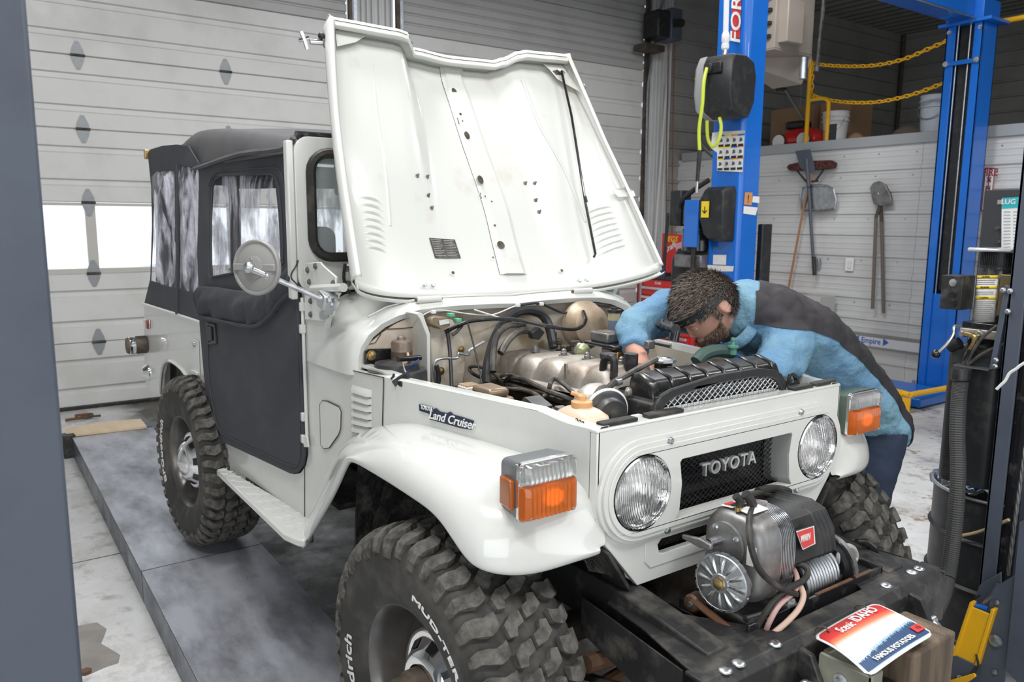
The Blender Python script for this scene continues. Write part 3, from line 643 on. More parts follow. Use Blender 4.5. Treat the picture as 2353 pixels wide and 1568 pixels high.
# rear wheel-arch lip, belt bead, corner, seams
arch = [(472, 1064), (463, 1020), (450, 950), (438, 893), (425, 860), (405, 838), (386, 829), (375, 838), (369, 862), (366, 906)]
for f in (lambda p: p, lambda p: Vector((p[0], -p[1], p[2]))):
    MB().tube([f(tub(*p, .004)) for p in arch], .008, 6, smooth=3).build('wheel_arch_lip', PAINT, body)
    MB().tube([f(tub(*p, .006)) for p in ((331, 699), (400, 721), (463, 742))], .009, 6).build('belt_rail', PAINT, body)
MB().box(-3.05, -3.02, -.79, .79, .60, 1.09).build('tailgate', PAINT, car, bevel=.012)
MB().box(-3.03, -.75, -.62, .62, .58, .60).build('cabin_floor', BLKD, car)
for s in (-1, 1):
    MB().prism([(-3.0, s*.50, .56), (-2.9, s*.50, .86), (-2.4, s*.50, .90), (-2.05, s*.50, .80), (-1.95, s*.50, .5)], (0, s*.20, 0)).build('inner_wheelhouse', BLKD, car)
seam = MB()
for a, b in (((443, 778), (445, 850)), ((457, 784), (459, 862))): seam.tube([tub(*a, .002), tub(*b, .002)], .0025, 5)
lid = [(444, 779), (457, 783), (460, 864), (445, 858)]
MB().prism([tub(*p, .002) for p in lid], (0, -.003, 0)).build('rear_side_flap', PAINT, car, bevel=.002)
bolt(tub(446, 791, .005), (0, -1, 0), .012, .006, CHROME, car, 'flap_lock', False)
MB().prism([tub(*p, .004) for p in ((443, 849), (457, 856), (457, 863), (444, 857))], (0, -.012, 0)).build('flap_catch', PAINT, car, bevel=.003)
fl_ = [(735, 930), (741, 921), (752, 922), (779, 935), (784, 945), (783, 985), (778, 1000), (757, 1030), (745, 1032), (737, 1022)]
c_ = [apr_ for apr_ in [tub(*p, .001) for p in fl_]]
gm = MB().prism(c_, (0, -.004, 0)).build('fuel_flap', PAINT, car, bevel=.003)
MB().tube([tub(*p, .0042) for p in fl_], .0018, 5, closed=True).build('flap_gap', DKBR, gm)
MB().prism([tub(*p, .001) for p in ((881.3, 869), (883, 869), (880, 985), (878.3, 985))], (0, -.0015, 0)).build('panel_seam', DKBR, car)
MB().tube([tub(700, 1070, .001), tub(700, 1222, .001)], .0018, 5).build('panel_seam', DKBR, car)
MB().tube([tub(741, 836, .001), tub(882, 868, .001)], .0018, 5).build('panel_seam', DKBR, car)
# louvres on the cowl side
lm = None
for k in range(6):
    a = tub(808, 893+k*18.2, 0); b = tub(855, 907+k*17.2, 0)
    h = MB(); d = b-a
    pr = lambda t, z, o: a+d*t+Vector((0, -o, z))
    h.loft([[pr(t, .013, 0), pr(t, .008, .005*q), pr(t, -.002, .011*q), pr(t, -.009, .012*q), pr(t, -.0085, .001)] for t, q in ((0, .05), (.06, .7), (.15, 1), (.85, 1), (.94, .7), (1, .05))], False)
    h.build('louvre', PAINT, car, smooth=60, fix=False)
    MB().prism([a+d*.06+Vector((0, -.001, -.0085)), a+d*.94+Vector((0, -.001, -.0085)), a+d*.94+Vector((0, -.001, -.0135)), a+d*.06+Vector((0, -.001, -.0135))], (0, -.001, 0)).build('louvre_slot', DKBR, car, smooth=0)
# ---- soft door (lower skin and upper window frame), both sides
def cab(px, py, off=0):     # cabin side plane, leaning in a little above the belt
    n = (-.07, 1, -.06); return pl(px, py, n, -.582-.0655-off)
dlow = [(464, 700), (466, 745), (476, 865), (488, 962), (492, 984), (501, 1001), (516, 1014), (541, 1026), (611, 1058), (675, 1088), (689, 1086), (702, 1069), (706, 1045), (706, 1025), (699, 860), (692, 690), (690, 640)]
dL = [tub(*p, .004) for p in dlow]
door = MB().prism(dL, (0, -.016, 0)).build('door', CANV, car, bevel=.006)
ddl = MB().prism(mir(dL), (0, .016, 0)).build('door', CANV, car, bevel=.006)
MB().tube([tub(*p, .022) for p in ((478, 790), (480, 865), (494, 960), (505, 990), (520, 1003), (610, 1045), (672, 1072), (686, 1062), (690, 1030), (684, 800), (680, 760))], .003, 5, smooth=3).build('stitched_seam', CANV, door)
dup = [(457, 378), (470, 371), (560, 350), (655, 333), (660, 345), (672, 440), (684, 560), (690, 642), (464, 702), (459, 560)]
wh = [(489, 430), (494, 413), (504, 405), (520, 402), (600, 400), (622, 400), (634, 408), (641, 430), (647, 490), (651, 560), (652, 604), (600, 615), (530, 629), (487, 637), (485, 600), (485, 500)]
U = [cab(*p, .004) for p in dup]; Hh = [cab(*p, .004) for p in wh]
upr = MB().prism(U, (0, -.014, 0), [Hh]).build('door_window_frame', CANV, car, bevel=.004)
MB().prism(mir(U), (0, .014, 0), [mir(Hh)]).build('door_window_frame', CANV, car, bevel=.004)
MB().tube([cab(*p, .020) for p in wh], .005, 5, closed=True).build('window_piping', CANV, upr)
big = [(480, 427), (486, 408), (500, 396), (520, 392), (620, 386), (640, 392), (652, 420), (660, 500), (664, 610)]
MB().tube([cab(*p, .019) for p in big], .004, 5, smooth=3).build('frame_seam', CANV, upr)
def sheet(pts, off, name, parent, f=lambda p: p, amp=.008, n=14, seed=0, fr=3):
    """wrinkled clear vinyl filling a four-corner patch (px corners a,b,c,d) on the cabin plane"""
    a, b, c, d = [cab(*p, off) for p in pts]; rnd = random.Random(seed); ph = [rnd.random()*6 for _ in range(8)]
    def fn(u, v):
        p = (a*(1-u)+b*u)*(1-v)+(d*(1-u)+c*u)*v
        w_ = sum(math.sin((u*(k+1)*fr+v*(1.3*k-1.5)+ph[k])*1.9)/(k+1) for k in range(5))*amp
        e = min(1, 8*min(u, 1-u, v, 1-v)); return f(p+Vector((0, w_*e, 0)))
    return MB().grid(fn, n*2, n*2).build(name, VINYL, parent, smooth=180, fix=False)
sheet([(484, 398), (655, 396), (656, 612), (484, 640)], -.002, 'door_vinyl', upr, seed=3, amp=.005, fr=1.6)
sheet([(484, 398), (655, 396), (656, 612), (484, 640)], -.002, 'door_vinyl', upr, f=lambda p: Vector((p[0], -p[1], p[2])), seed=5, amp=.005, fr=1.6)
# rolled canvas flap across the door below the window
def flap():
    top = [(462, 657), (500, 660), (560, 668), (604, 672), (625, 655), (655, 625), (690, 598)]
    mid = [(461, 690), (500, 695), (560, 702), (600, 704), (628, 688), (655, 665), (690, 640)]
    bot = [(461, 728), (500, 738), (560, 750), (595, 753), (628, 730), (655, 695), (691, 665)]
    t_, m_, b_ = [spline([tub(*p, .018) for p in L], 8) for L in (top, mid, bot)]
    rows = []
    for j in range(13):
        v = j/12; row = []
        for i in range(len(t_)):
            p = (1-v)**2*t_[i]+2*v*(1-v)*m_[i]+v*v*b_[i]
            wr = .012*math.sin(i*1.55+3*v)*v*(1-v)*2+.007*math.sin(i*1.05+5*v+1)*v+.004*math.sin(i*.6+9*v)
            row.append(p+Vector((0, -(.020*math.sin(PI*min(v*1.1, 1))+.008+wr), 0)))
        rows.append(row)
    rows.append([p+Vector((0, .006, .004)) for p in b_])
    MB().loft(rows, False).build('door_flap', CANV, car, smooth=180, solid=.004, fix=False)
    MB().tube([p+Vector((0, -.016, .006)) for p in b_], .009, 6).build('flap_hem', CANV, door)
flap()
# recessed door handle
hp = [(477, 742), (497, 745), (501, 790), (480, 792)]
hd = MB().prism([tub(*p, .020) for p in hp], (0, -.008, 0), [[tub(*p, .020) for p in ((481, 748), (495, 750), (497, 785), (483, 786))]]).build('handle_bezel', BLK, door, bevel=.002)
MB().prism([tub(*p, .019) for p in ((480, 748), (496, 750), (498, 786), (482, 787))], (0, -.003, 0)).build('handle_well', BLKG, hd)
MB().prism([tub(*p, .021) for p in ((481, 750), (488, 751), (490, 784), (483, 784))], (0, -.008, 0)).build('paddle_handle', BLK, hd, bevel=.003)
# door hinges and striker posts (white) at the front edge
for py in (756, 705, 958, 1008): MB().cbox(tub(695 if py < 800 else 698.5, py, .012), .018, .02, .032).build('door_hinge', PAINT, car, bevel=.003)
MB().tube([tub(694, 684, .010), tub(706, 1022, .010)], .006, 8).build('hinge_post', PAINT, car)
MB().prism([tub(*p, .012) for p in ((697, 1000), (709, 1004), (712, 1028), (702, 1028))], (0, -.006, 0)).build('hinge_post_foot', PAINT, car, bevel=.002)
# ---- engine bay aprons (sides of the nose)
ap = [(885, 868), (1188, 934), (1240, 947), (1300, 972), (1377, 989), (1376, 1080), (1372, 1200), (1270, 1110), (1100, 1040), (955, 1000), (880, 1010)]
A_ = [apr(*p) for p in ap]
for q in (4, 5, 6): A_[q].x = .389; A_[q].y = -.4655
MB().prism(A_, (0, .004, 0)).build('engine_bay_side', PAINT, car, bevel=.001)
MB().prism(mir(A_), (0, -.004, 0)).build('engine_bay_side', PAINT, car, bevel=.001)
topl = [(885, 868), (1188, 934), (1240, 947), (1300, 972), (1377, 989)]
for f in (lambda p: p, lambda p: Vector((p[0], -p[1], p[2]))):
    r0 = spline([apr(*p) for p in topl], 4); MB().loft([[f(p+Vector((0, 0, 0))) for p in r0], [f(p+Vector((0, .006, .006))) for p in r0], [f(p+Vector((0, .030, .006))) for p in r0], [f(p+Vector((0, .034, -.02))) for p in r0]], False).build('apron_flange', PAINT, car, smooth=40, fix=False)
    MB().prism([f(Vector((-.62, -.60, 1.098))), f(Vector((-.38, -.585, 1.098))), f(Vector((-.38, -.56, 1.098))), f(Vector((-.62, -.57, 1.098)))], (0, 0, .012)).build('cowl_shelf', PAINT, car, bevel=.003)
    MB().loft([[f(Vector(q)) for q in ((-.60, -.585, 1.09), (.37, -.44, 1.09))], [f(Vector(q)) for q in ((-.60, -.575, .86), (.37, -.435, .86))]], False).build('inner_apron', DIRTP, car, smooth=0)
# small details on apron: hood catch (black), rubber pads
hc = apr(928, 872)
MB().cbox(apr(920, 880, -.01), .05, .02, .018).build('hood_latch_foot', BLK, car, bevel=.005)
MB().tube([apr(905, 883, .004), apr(920, 872, -.01), apr(938, 862, -.02)], .010, 6, smooth=3).build('hood_catch', BLK, car)
MB().tube([apr(899, 872), apr(904, 866, -.005), apr(905, 860, -.005)], .004, 6).build('catch_hook', BLK, car)
# script badge on the apron
bp_ = [(965, 929), (993, 936), (997, 942), (1003, 938), (1012, 946), (1030, 950), (1036, 946), (1043, 953), (1062, 958), (1090, 967), (1086, 988), (1060, 984), (1022, 973), (990, 964), (988, 951), (966, 944)]
bd = MB().prism([apr(*p, .0015) for p in bp_], (0, -.004, 0)).build('badge', mat('dark_blue_badge', (.022, .030, .060), .35), car, bevel=.001)
xd = (apr(1080, 975)-apr(1000, 955)); up = Vector((.0, 0, 1))
text('badge_lettering', 'Land Cruiser', apr(1036, 965.5, .0075), xd, up, .034, WHT, bd, .001, shear=.35, width=.192)
text('badge_lettering', 'TOYOTA', apr(980, 939, .0075), xd, up, .017, WHT, bd, .001, width=.05)
# ---- cowl arch
arc = [(812, 852), (812, 825), (818, 797), (836, 768), (865, 742), (905, 722), (955, 708), (1000, 702), (1060, 697), (1130, 694), (1205, 692)]
H_ = [on(*p, 'x', -.59) for p in arc]; H_[0].y = -.626; H_[0].z = 1.078; H_[-1].y = 0
def half(o): return o+[Vector((p.x, -p.y, p.z)) for p in o[::-1][1:]]
def arcs(x, grow, dz=0, flat=0):
    o = []
    for p in H_:
        t = (p.z-1.098)/(H_[-1].z-1.098); q = Vector((x, p.y*(1+grow), p.z+dz*t)); o.append(q)
    return half(o)
ar = [arcs(-.600, -.055, -.022), arcs(-.590, -.055, -.022), arcs(-.580, -.02, -.006), arcs(-.590, .0, .006), arcs(-.61, .015, .014), arcs(-.66, .022, .020), arcs(-.80, .030, .030), arcs(-.93, .038, .042)]
MB().loft(ar, False).build('cowl_top', PAINT, car, smooth=50, fix=False)
MB().tube(arcs(-.600, -.05, -.018), .006, 6).build('cowl_seal', DKBR, car)
MB().tube([q+Vector((0, 0, .006)) for q in arcs(-.63, .018, .014)[4:-4]], .004, 5).build('cowl_bead', PAINT, car)
# firewall
fw = [Vector((-.64, p.y*.96, p.z-.012)) for p in half(H_)]+[Vector((-.64, .58, .80)), Vector((-.64, -.58, .80))]
fwo = MB().prism(fw, (-.01, 0, 0)).build('firewall', DIRTP, car, smooth=0)
# cowl vent grille + wiper base + hood hinges
vg = MB()
for k in range(9): vg.box(-.86+k*.018, -.852+k*.018, -.30, .30, 1.318, 1.324)
vg.build('cowl_vent', PAINT, car)
for s in (-1, 1):
    c = on(*((985, 688) if s < 0 else (1338, 669)), 'x', -.60)
    h = MB().cyl(c+Vector((0, -.045, 0)), c+Vector((0, .045, 0)), .011, n=12).build('hood_hinge', PAINT, car)
    MB().cyl(c+Vector((0, -.05, 0)), c+Vector((0, .05, 0)), .006, n=8).build('hinge_pin', RUST, h)
    MB().cbox(c+Vector((-.05, 0, -.012)), .10, .07, .006).build('hinge_leaf', PAINT, h, bevel=.002)
# ---- windscreen
XWS = -.92
def ws(px, py): p = on(px, py, 'x', XWS); return p
fz0, fz1 = 1.375, 1.835
def rrect(y0, y1, z0, z1, r, x, n=5):
    o = []
    for cy, cz, a0 in ((y1-r, z1-r, 0), (y0+r, z1-r, PI/2), (y0+r, z0+r, PI), (y1-r, z0+r, 3*PI/2)):
        for k in range(n+1): a = a0+PI/2*k/n; o.append(Vector((x, cy+r*math.cos(a), cz+r*math.sin(a))))
    return o
ho = rrect(-.630, .630, 1.425, 1.79, .07, XWS)
fr_ = MB().prism(rrect(-.672, .672, fz0-.06, fz1, .05, XWS), (-.035, 0, 0), [ho]).build('windscreen_frame', PAINT, car, bevel=.006)
for s in (-1, 1): MB().box(-.962, -.925, s*.684-.012, s*.684+.012, 1.29, 1.82).build('door_jamb', PAINT, car, bevel=.006)
MB().tube(rrect(-.620, .620, 1.432, 1.783, .065, XWS+.006), .017, 8, closed=True).build('windscreen_rubber', RUB, car)
MB().prism(rrect(-.615, .615, 1.437, 1.778, .06, XWS-.002), (.004, 0, 0)).build('windscreen_glass', GLASS, car, smooth=0)
MB().tube([Vector((XWS+.015, q, 1.44-.0)) for q in (-.42, -.20, 0.0)], .006, 6).build('wiper', BLK, car)
MB().cbox((XWS-.06, -.30, 1.70), .02, .42, .11).build('sun_visor', mat('dark_green_visor', (.06, .08, .08), .7), car, bevel=.01)
MB().tube([Vector((-1.0, .34+.19*math.cos(a), 1.28+.19*math.sin(a)))+Vector((-.10*math.sin(a), 0, 0)) for a in np.linspace(0, 2*PI, 28)], .014, 8).build('steering_wheel', BLK, car)
MB().prism([(-.93, -.62, 1.27), (-.93, .62, 1.27), (-.93, .62, 1.42), (-.93, -.62, 1.42)], (-.14, 0, 0)).build('dashboard', BLK, car, bevel=.03)
for y in (-.33, .33):
    MB().prism(rrect(y-.22, y+.22, .85, 1.36, .08, -1.75), (.10, 0, 0)).build('seat_back', mat('grey_seat_vinyl', (.07, .07, .075), .6), car, bevel=.03, seg=3)
    MB().prism(rrect(y-.10, y+.10, 1.36, 1.53, .05, -1.73), (.07, 0, 0)).build('headrest', bpy.data.materials['grey_seat_vinyl'], car, bevel=.02)
MB().tube([Vector((-1.95, -.60, .6)), Vector((-1.95, -.58, 1.6)), Vector((-1.95, -.50, 1.72)), Vector((-1.95, .50, 1.72)), Vector((-1.95, .58, 1.6)), Vector((-1.95, .60, .6))], .024, 8, smooth=4).build('roll_bar', BLK, car)
# windscreen hinge bracket, cowl plate, bolts
def wplate():
    p = [(703, 604), (740, 602), (748, 612), (777, 637), (776, 700), (770, 725), (745, 738), (705, 735)]
    P = [tub(*q, .004) for q in p]; b = MB().prism(P, (0, -.008, 0)).build('hinge_bracket', PAINT, car, bevel=.003)
    for q in ((725, 612), (707, 621), (711, 648), (766, 651), (714, 692), (714, 723), (770, 687)): bolt(tub(*q, .013), (0, -1, 0), .008, .005, CAST, b)
    MB().cyl(tub(719, 664, .022), tub(790, 661, .022), .014, n=12).build('hinge_barrel', PAINT, b)
wplate()
MB().prism([on(*q, 'x', -.86) for q in ((795, 607), (835, 603), (840, 660), (792, 668))], (-.02, 0, 0)).build('cowl_corner_plate', PAINT, car, bevel=.012)
for q in ((797, 618), (800, 652)): bolt(on(*q, 'x', -.855), (1, 0, 0), .008, .005, CAST, car)
MB().tube([on(*q, 'x', -.84) for q in ((793, 606), (790, 640), (800, 672), (806, 670))], .006, 6, smooth=3).build('rubber_seal', RUB, car)
# ---- soft top
def softtop():
    st = [(-.93, 1.845, .63, .05), (-1.2, 1.885, .64, .055), (-1.6, 1.94, .66, .06), (-2.0, 1.985, .67, .07), (-2.30, 2.005, .675, .08), (-2.46, 2.00, .675, .09), (-2.56, 1.97, .68, .09), (-2.66, 1.955, .69, .07), (-2.85, 1.975, .695, .07), (-2.97, 1.965, .70, .08), (-3.03, 1.90, .70, .06)]
    rows = []
    for x, z, hy, r in st:
        base = 1.795 if x > -2.0 else 1.80
        o = []
        hy2 = hy+.005
        pts = [(-hy2-.012, base-.01+(.0 if x > -2.1 else -.02)), (-hy2-.004, (base+z-r)/2), (-hy, z-r), (-hy+.4*r, z-.3*r), (-hy+1.4*r, z-.03), (-hy+3.5*r, z-.012), (-.2, z), (0, z+.004)]
        o = [Vector((x, a, b)) for a, b in pts]; rows.append(half(o))
    return MB().loft(rows, False).build('soft_top', CANT, car, smooth=180, solid=.006, sub=1, fix=False)
softtop()
MB().tube([Vector((-.935, y, 1.838)) for y in (-.66, -.3, 0, .3, .66)], .014, 8).build('top_front_rail', BLKG, car)
for s in (1, -1):
    MB().tube([Vector((-.93, s*-.668, 1.83)), Vector((-1.02, s*-.675, 1.80)), Vector((-1.5, s*-.68, 1.812)), Vector((-2.0, s*-.70, 1.79)), Vector((-2.18, s*-.70, 1.785))], .011, 6, smooth=3).build('roof_hem', CANT, car)
# canvas quarter panels with clear windows
def quarter(f, nm):
    out = [(339, 352), (346, 343), (372, 335), (405, 332), (432, 335), (457, 376), (462, 560), (464, 700), (465, 744), (331, 698), (345, 640), (349, 520), (347, 430)]
    w1 = [(415, 382), (455, 387), (458, 470), (459, 560), (456, 675), (411, 663), (411, 500)]
    w2 = [(360, 398), (368, 394), (401, 392), (402, 525), (398, 524), (360, 415)]
    w3 = [(352, 430), (372, 480), (403, 560), (404, 664), (345, 645), (350, 540)]
    P = lambda L, o=0: [f(cab2(*q, o)) for q in L]
    q = MB().prism(P(out), f(Vector((0, .006, 0))), [P(w1), P(w2), P(w3)]).build('quarter_panel', CANV, car, bevel=.002)
    rnd = random.Random(8)
    for L, sd in ((w1, 1), (w2, 2), (w3, 3)):
        a = [(min(x for x, _ in L)-1, min(y for _, y in L)-1), (max(x for x, _ in L)+1, min(y for _, y in L)-1), (max(x for x, _ in L)+1, max(y for _, y in L)+1), (min(x for x, _ in L)-1, max(y for _, y in L)+1)]
        if sd == 3: a = [(351, 425), (405, 440), (405, 668), (344, 648)]
        A, B, C_, D = [cab2(*z, -.004) for z in a]; ph = [rnd.random()*6 for _ in range(6)]
        def fn(u, v):
            p = (A*(1-u)+B*u)*(1-v)+(D*(1-u)+C_*u)*v
            w_ = sum(math.sin((u*(k+1)*6+v*(1.1*k-1.4)+ph[k])*1.7)/(k+1) for k in range(5))*.016
            e = min(1, 9*min(u, 1-u, v, 1-v)); return f(p+Vector((0, w_*e, 0)))
        MB().grid(fn, 34, 18).build('vinyl_window', VINYL, q, smooth=180, fix=False)
    MB().tube([f(cab2(*z, .006)) for z in ((408, 378), (408, 560), (407, 722))], .010, 6).build('canvas_seam', CANV, q)
def cab2(px, py, off=0): n = (-.055, 1, -.045); return pl(px, py, n, -.622-.049-off)
quarter(lambda p: p, 'r'); quarter(lambda p: Vector((p[0], -p[1], p[2])), 'l')
MB().prism([(-3.02, -.74, 1.09), (-3.02, .74, 1.09), (-3.0, .69, 1.88), (-3.0, -.69, 1.88)], (-.005, 0, 0), [[(-3.02, -.5, 1.2), (-3.02, .5, 1.2), (-3.005, .5, 1.75), (-3.005, -.5, 1.75)]]).build('rear_curtain', CANV, car)
MB().prism([(-3.015, -.5, 1.2), (-3.015, .5, 1.2), (-3.005, .5, 1.75), (-3.005, -.5, 1.75)], (-.002, 0, 0)).build('rear_window', VINYL, car)
MB().cbox(cab2(338, 355), .02, .03, .05).build('corner_buckle', BRASS, car, bevel=.004)
# ---- rear corner: marker lamp, fuel/tail parts
MB().cbox(tub(338, 745, .008), .055, .014, .05).build('side_marker', REDL, car, bevel=.005)
MB().prism([tub(*q, .002) for q in ((331, 733), (345, 736), (346, 757), (332, 753))], (0, -.006, 0)).build('marker_bezel', CHROME, car, bevel=.002)
MB().lathe((-3.04, -.80, .865), (0, -1, 0), [(.05, 0), (.05, .05), (.045, .055), (.046, .09), (.04, .10)], 18).build('filler_neck', DKBR, car)
MB().lathe((-3.04, -.855, .865), (0, -1, 0), [(.046, 0), (.05, .008), (.05, .03), (.03, .042)], 18).build('filler_cap', CHROME, car)
MB().lathe((-3.06, -.74, .70), (0, -1, 0), [(.05, 0), (.05, .06), (.03, .085)], 16).build('tail_lamp', CHROME, car)
MB().box(-3.2, -3.08, -.62, .62, .60, .70).build('rear_bumper', BLKD, car, bevel=.01)
# ---- step plate with tread pattern
sz = .485
sp = [on(*p, 'z', sz) for p in ((516, 1074), (710, 1184), (722, 1200), (717, 1228), (700, 1242), (684, 1240), (652, 1226), (497, 1079))]
for f in (lambda p: p, lambda p: Vector((p[0], -p[1], p[2]))):
    S_ = [f(p) for p in sp]; st = MB().prism(S_, (0, 0, -.028)).build('side_step', PAINT, car, bevel=.006)
    tr = MB(); a, b, c, d = S_[0], S_[1], S_[5], S_[7]
    for i in range(17):
        for j in range(3):
            u = (i+.6)/17.5; v = (j+.6)/3.2; p = (a*(1-u)+b*u)*(1-v)+(d*(1-u)+c*u)*v; ang = .8 if (i+j) % 2 else -.8
            rot = Matrix.Rotation(ang, 3, 'Z'); tr.loft([[p+rot@Vector((x*k, y*k, z)) for x, y in ((-.019, 0), (0, -.0045), (.019, 0), (0, .0045))] for k, z in ((1, 0), (.75, .0025))], True, True)
    tr.build('tread_pattern', PAINT, st, smooth=0, kind='stuff')
    MB().prism([f(Vector(q)) for q in ((-1.72, -.70, .48), (-.95, -.66, .48), (-.95, -.66, .40), (-1.72, -.70, .40))], f(Vector((0, .02, 0)))).build('sill_rail', BLKD, car)
# ---- front fenders
I_ = [(683, 1250), (700, 1208), (738, 1117), (764, 1052), (785, 1023), (812, 1001), (850, 984), (900, 974), (955, 972), (1030, 992), (1100, 1012), (1180, 1036), (1258, 1060), (1318, 1092), (1352, 1132), (1368, 1172), (1373, 1208), (1376, 1236), (1380, 1258)]
L_ = [(691, 1257), (715, 1214), (757, 1140), (780, 1088), (792, 1058), (803, 1050), (830, 1064), (864, 1084), (897, 1104), (940, 1132), (984, 1161), (1015, 1194), (1043, 1238), (1078, 1285), (1116, 1306), (1173, 1316), (1240, 1310), (1311, 1287), (1381, 1262)]
LY = [-.70, -.735, -.76, -.765, -.765, -.765, -.765, -.765, -.765, -.765, -.765, -.762, -.760, -.755, -.735, -.69, -.625, -.55, -.463]
def fender(f):
    rows = []; n = len(I_)
    for k in range(n):
        i = (tub(*I_[k]) if k < 6 else apr(*I_[k])); l = on(*L_[k], 'y', LY[k])
        if k == n-1: l = Vector((.41, -.465, l.z))
        dz = l.z-i.z; row = [i+Vector((0, .02, 0)), i]
        flat = 4.2 if 5 <= k <= 12 else (2.6 if k > 12 else 2.2)
        for t in (.25, .5, .72, .88, .97, 1.0):
            g = 1-(1-t**flat)**(1/1.6) if dz < 0 else t
            bul = 0
            row.append(Vector((i.x+(l.x-i.x)*t, i.y+(l.y-i.y)*(1-(1-t)**1.25), i.z+dz*g+bul)))
        row.append(l+Vector((0, .002, -.012)) if k < 13 else l+Vector((-.004, .002, -.012)))
        row.append(l+Vector((0, .014, -.013)) if k < 13 else l+Vector((-.018, .006, -.013)))
        rows.append([f(p) for p in row])
    return MB().loft(rows, False).build('front_fender', PAINT, car, smooth=180, solid=.004, sub=2, fix=False)
fender(lambda p: p); fender(lambda p: Vector((p[0], -p[1], p[2])))
for s in (-1, 1):      # inner wheel housings
    MB().loft([[Vector(( -.62, s*.60, .45)), Vector((-.40, s*.58, .86)), Vector((-.1, s*.54, .93)), Vector((.25, s*.48, .93)), Vector((.36, s*.46, .75))], [Vector((-.62, s*.34, .45)), Vector((-.42, s*.34, .82)), Vector((-.1, s*.34, .88)), Vector((.25, s*.34, .88)), Vector((.36, s*.34, .7))]], False).build('inner_fender', mat('muddy_black', (.02, .02, .02), .55, noise=(14, .48, .62), col2=(.09, .085, .075), bump=(40, 1, .01)) if 'muddy_black' not in MATS else MATS['muddy_black'], car, smooth=0, fix=False)
    MB().prism([(-.64, s*.62, .45), (-.64, s*.30, .45), (-.64, s*.30, .94), (-.64, s*.585, .94)], (.012, 0, 0)).build('toe_board', MATS['muddy_black'], car)
fb = MB()
# ---- nose panel
bz_ = [(-.467, 1.092), (.467, 1.092), (.467, .89), (.448, .83), (.330, .690), (-.330, .690), (-.448, .83), (-.467, .89)]
X0 = .39
def yz(L, x): return [Vector((x, a, b)) for a, b in L]
def circ(y, z, r, x, n=40): return [Vector((x, y+r*math.cos(2*PI*k/n), z+r*math.sin(2*PI*k/n))) for k in range(n)]
HY, HZ = .342, .932
win = [(-.214, .992), (.214, .992), (.220, .985), (.211, .93), (.217, .862), (.230, .842), (-.230, .842), (-.217, .862), (-.211, .93), (-.220, .985)]
slot = [(-.255, .792), (.255, .792), (.268, .780), (.262, .757), (.245, .752), (-.245, .752), (-.262, .757), (-.268, .780)]
nose = MB().prism(yz(bz_, X0-.018), (.018, 0, 0), [circ(-HY, HZ, .1, X0-.018), circ(HY, HZ, .1, X0-.018), yz(win, X0-.018), yz(slot, X0-.018)]).build('nose_panel', PAINT, car, bevel=.004)
MB().prism(yz([(-.47, 1.086), (.47, 1.086), (.47, 1.097), (-.47, 1.097)], X0-.055), (.055, 0, 0)).build('nose_flange', PAINT, car, bevel=.004)
for y0_, y1_, zz in ((-.445, -.335, 0), (-.30, -.18, 0), (.26, .35, 0), (.365, .46, 0)): MB().prism([(X0-.035, y0_, 1.097), (X0-.008, y0_, 1.097), (X0-.008, y1_, 1.097), (X0-.035, y1_, 1.097)], (0, 0, .010)).build('rubber_pad', RUB, car, bevel=.004)
for s in (-1, 1):
    MB().box(.345, .3898, min(s*.462, s*.4695), max(s*.462, s*.4695), .885, 1.088).build('nose_corner', PAINT, nose, bevel=.003)
    MB().box(.3655, .3670, min(s*.469, s*.4698), max(s*.469, s*.4698), .885, 1.088).build('nose_seam', DKBR, nose)
for y0_ in (-.467, .460): MB().box(X0-.012, X0, min(y0_, y0_+.007), max(y0_, y0_+.007), .9, 1.092).build('nose_edge', PAINT, nose, bevel=.002)
def stadium(r, x, n=20):
    return [Vector((x, HY+r*math.cos(a), HZ+r*math.sin(a))) for a in np.linspace(-PI/2, PI/2, n)]+[Vector((x, -HY+r*math.cos(a), HZ+r*math.sin(a))) for a in np.linspace(PI/2, 3*PI/2, n)]
bez = MB().prism(stadium(.128, X0), (.010, 0, 0), [circ(-HY, HZ, .097, X0), circ(HY, HZ, .097, X0), yz(win, X0)]).build('headlight_bezel', PAINT, car, bevel=.006, seg=3)
MB().prism(stadium(.118, X0+.010), (.008, 0, 0), [circ(-HY, HZ, .094, X0+.010), circ(HY, HZ, .094, X0+.010), yz(win, X0+.010)]).build('bezel_step', PAINT, bez, bevel=.007, seg=3)
MB().prism(stadium(.106, X0+.018), (.004, 0, 0), [circ(-HY, HZ, .0925, X0+.018), circ(HY, HZ, .0925, X0+.018), yz(win, X0+.018)]).build('bezel_face', PAINT, bez, bevel=.003)
for y, z in ((-.255, HZ+.112), (.255, HZ+.112), (-.255, HZ-.112), (.255, HZ-.112)): bolt(Vector((X0+.018, y, z)), (1, 0, 0), .007, .006, STEEL, bez, 'bezel_screw', False)
# window side returns
for s in (-1, 1):
    MB().loft([yz([(s*.221, .987), (s*.212, .93), (s*.218, .862), (s*.232, .840)], X0+.02), yz([(s*.20, .985), (s*.193, .93), (s*.20, .852), (s*.21, .842)], X0-.05)], False).build('grille_return', mat('silver_grey_paint', (.36, .36, .36), .35, .4) if 'silver_grey_paint' not in MATS else MATS['silver_grey_paint'], bez, smooth=30, fix=False)
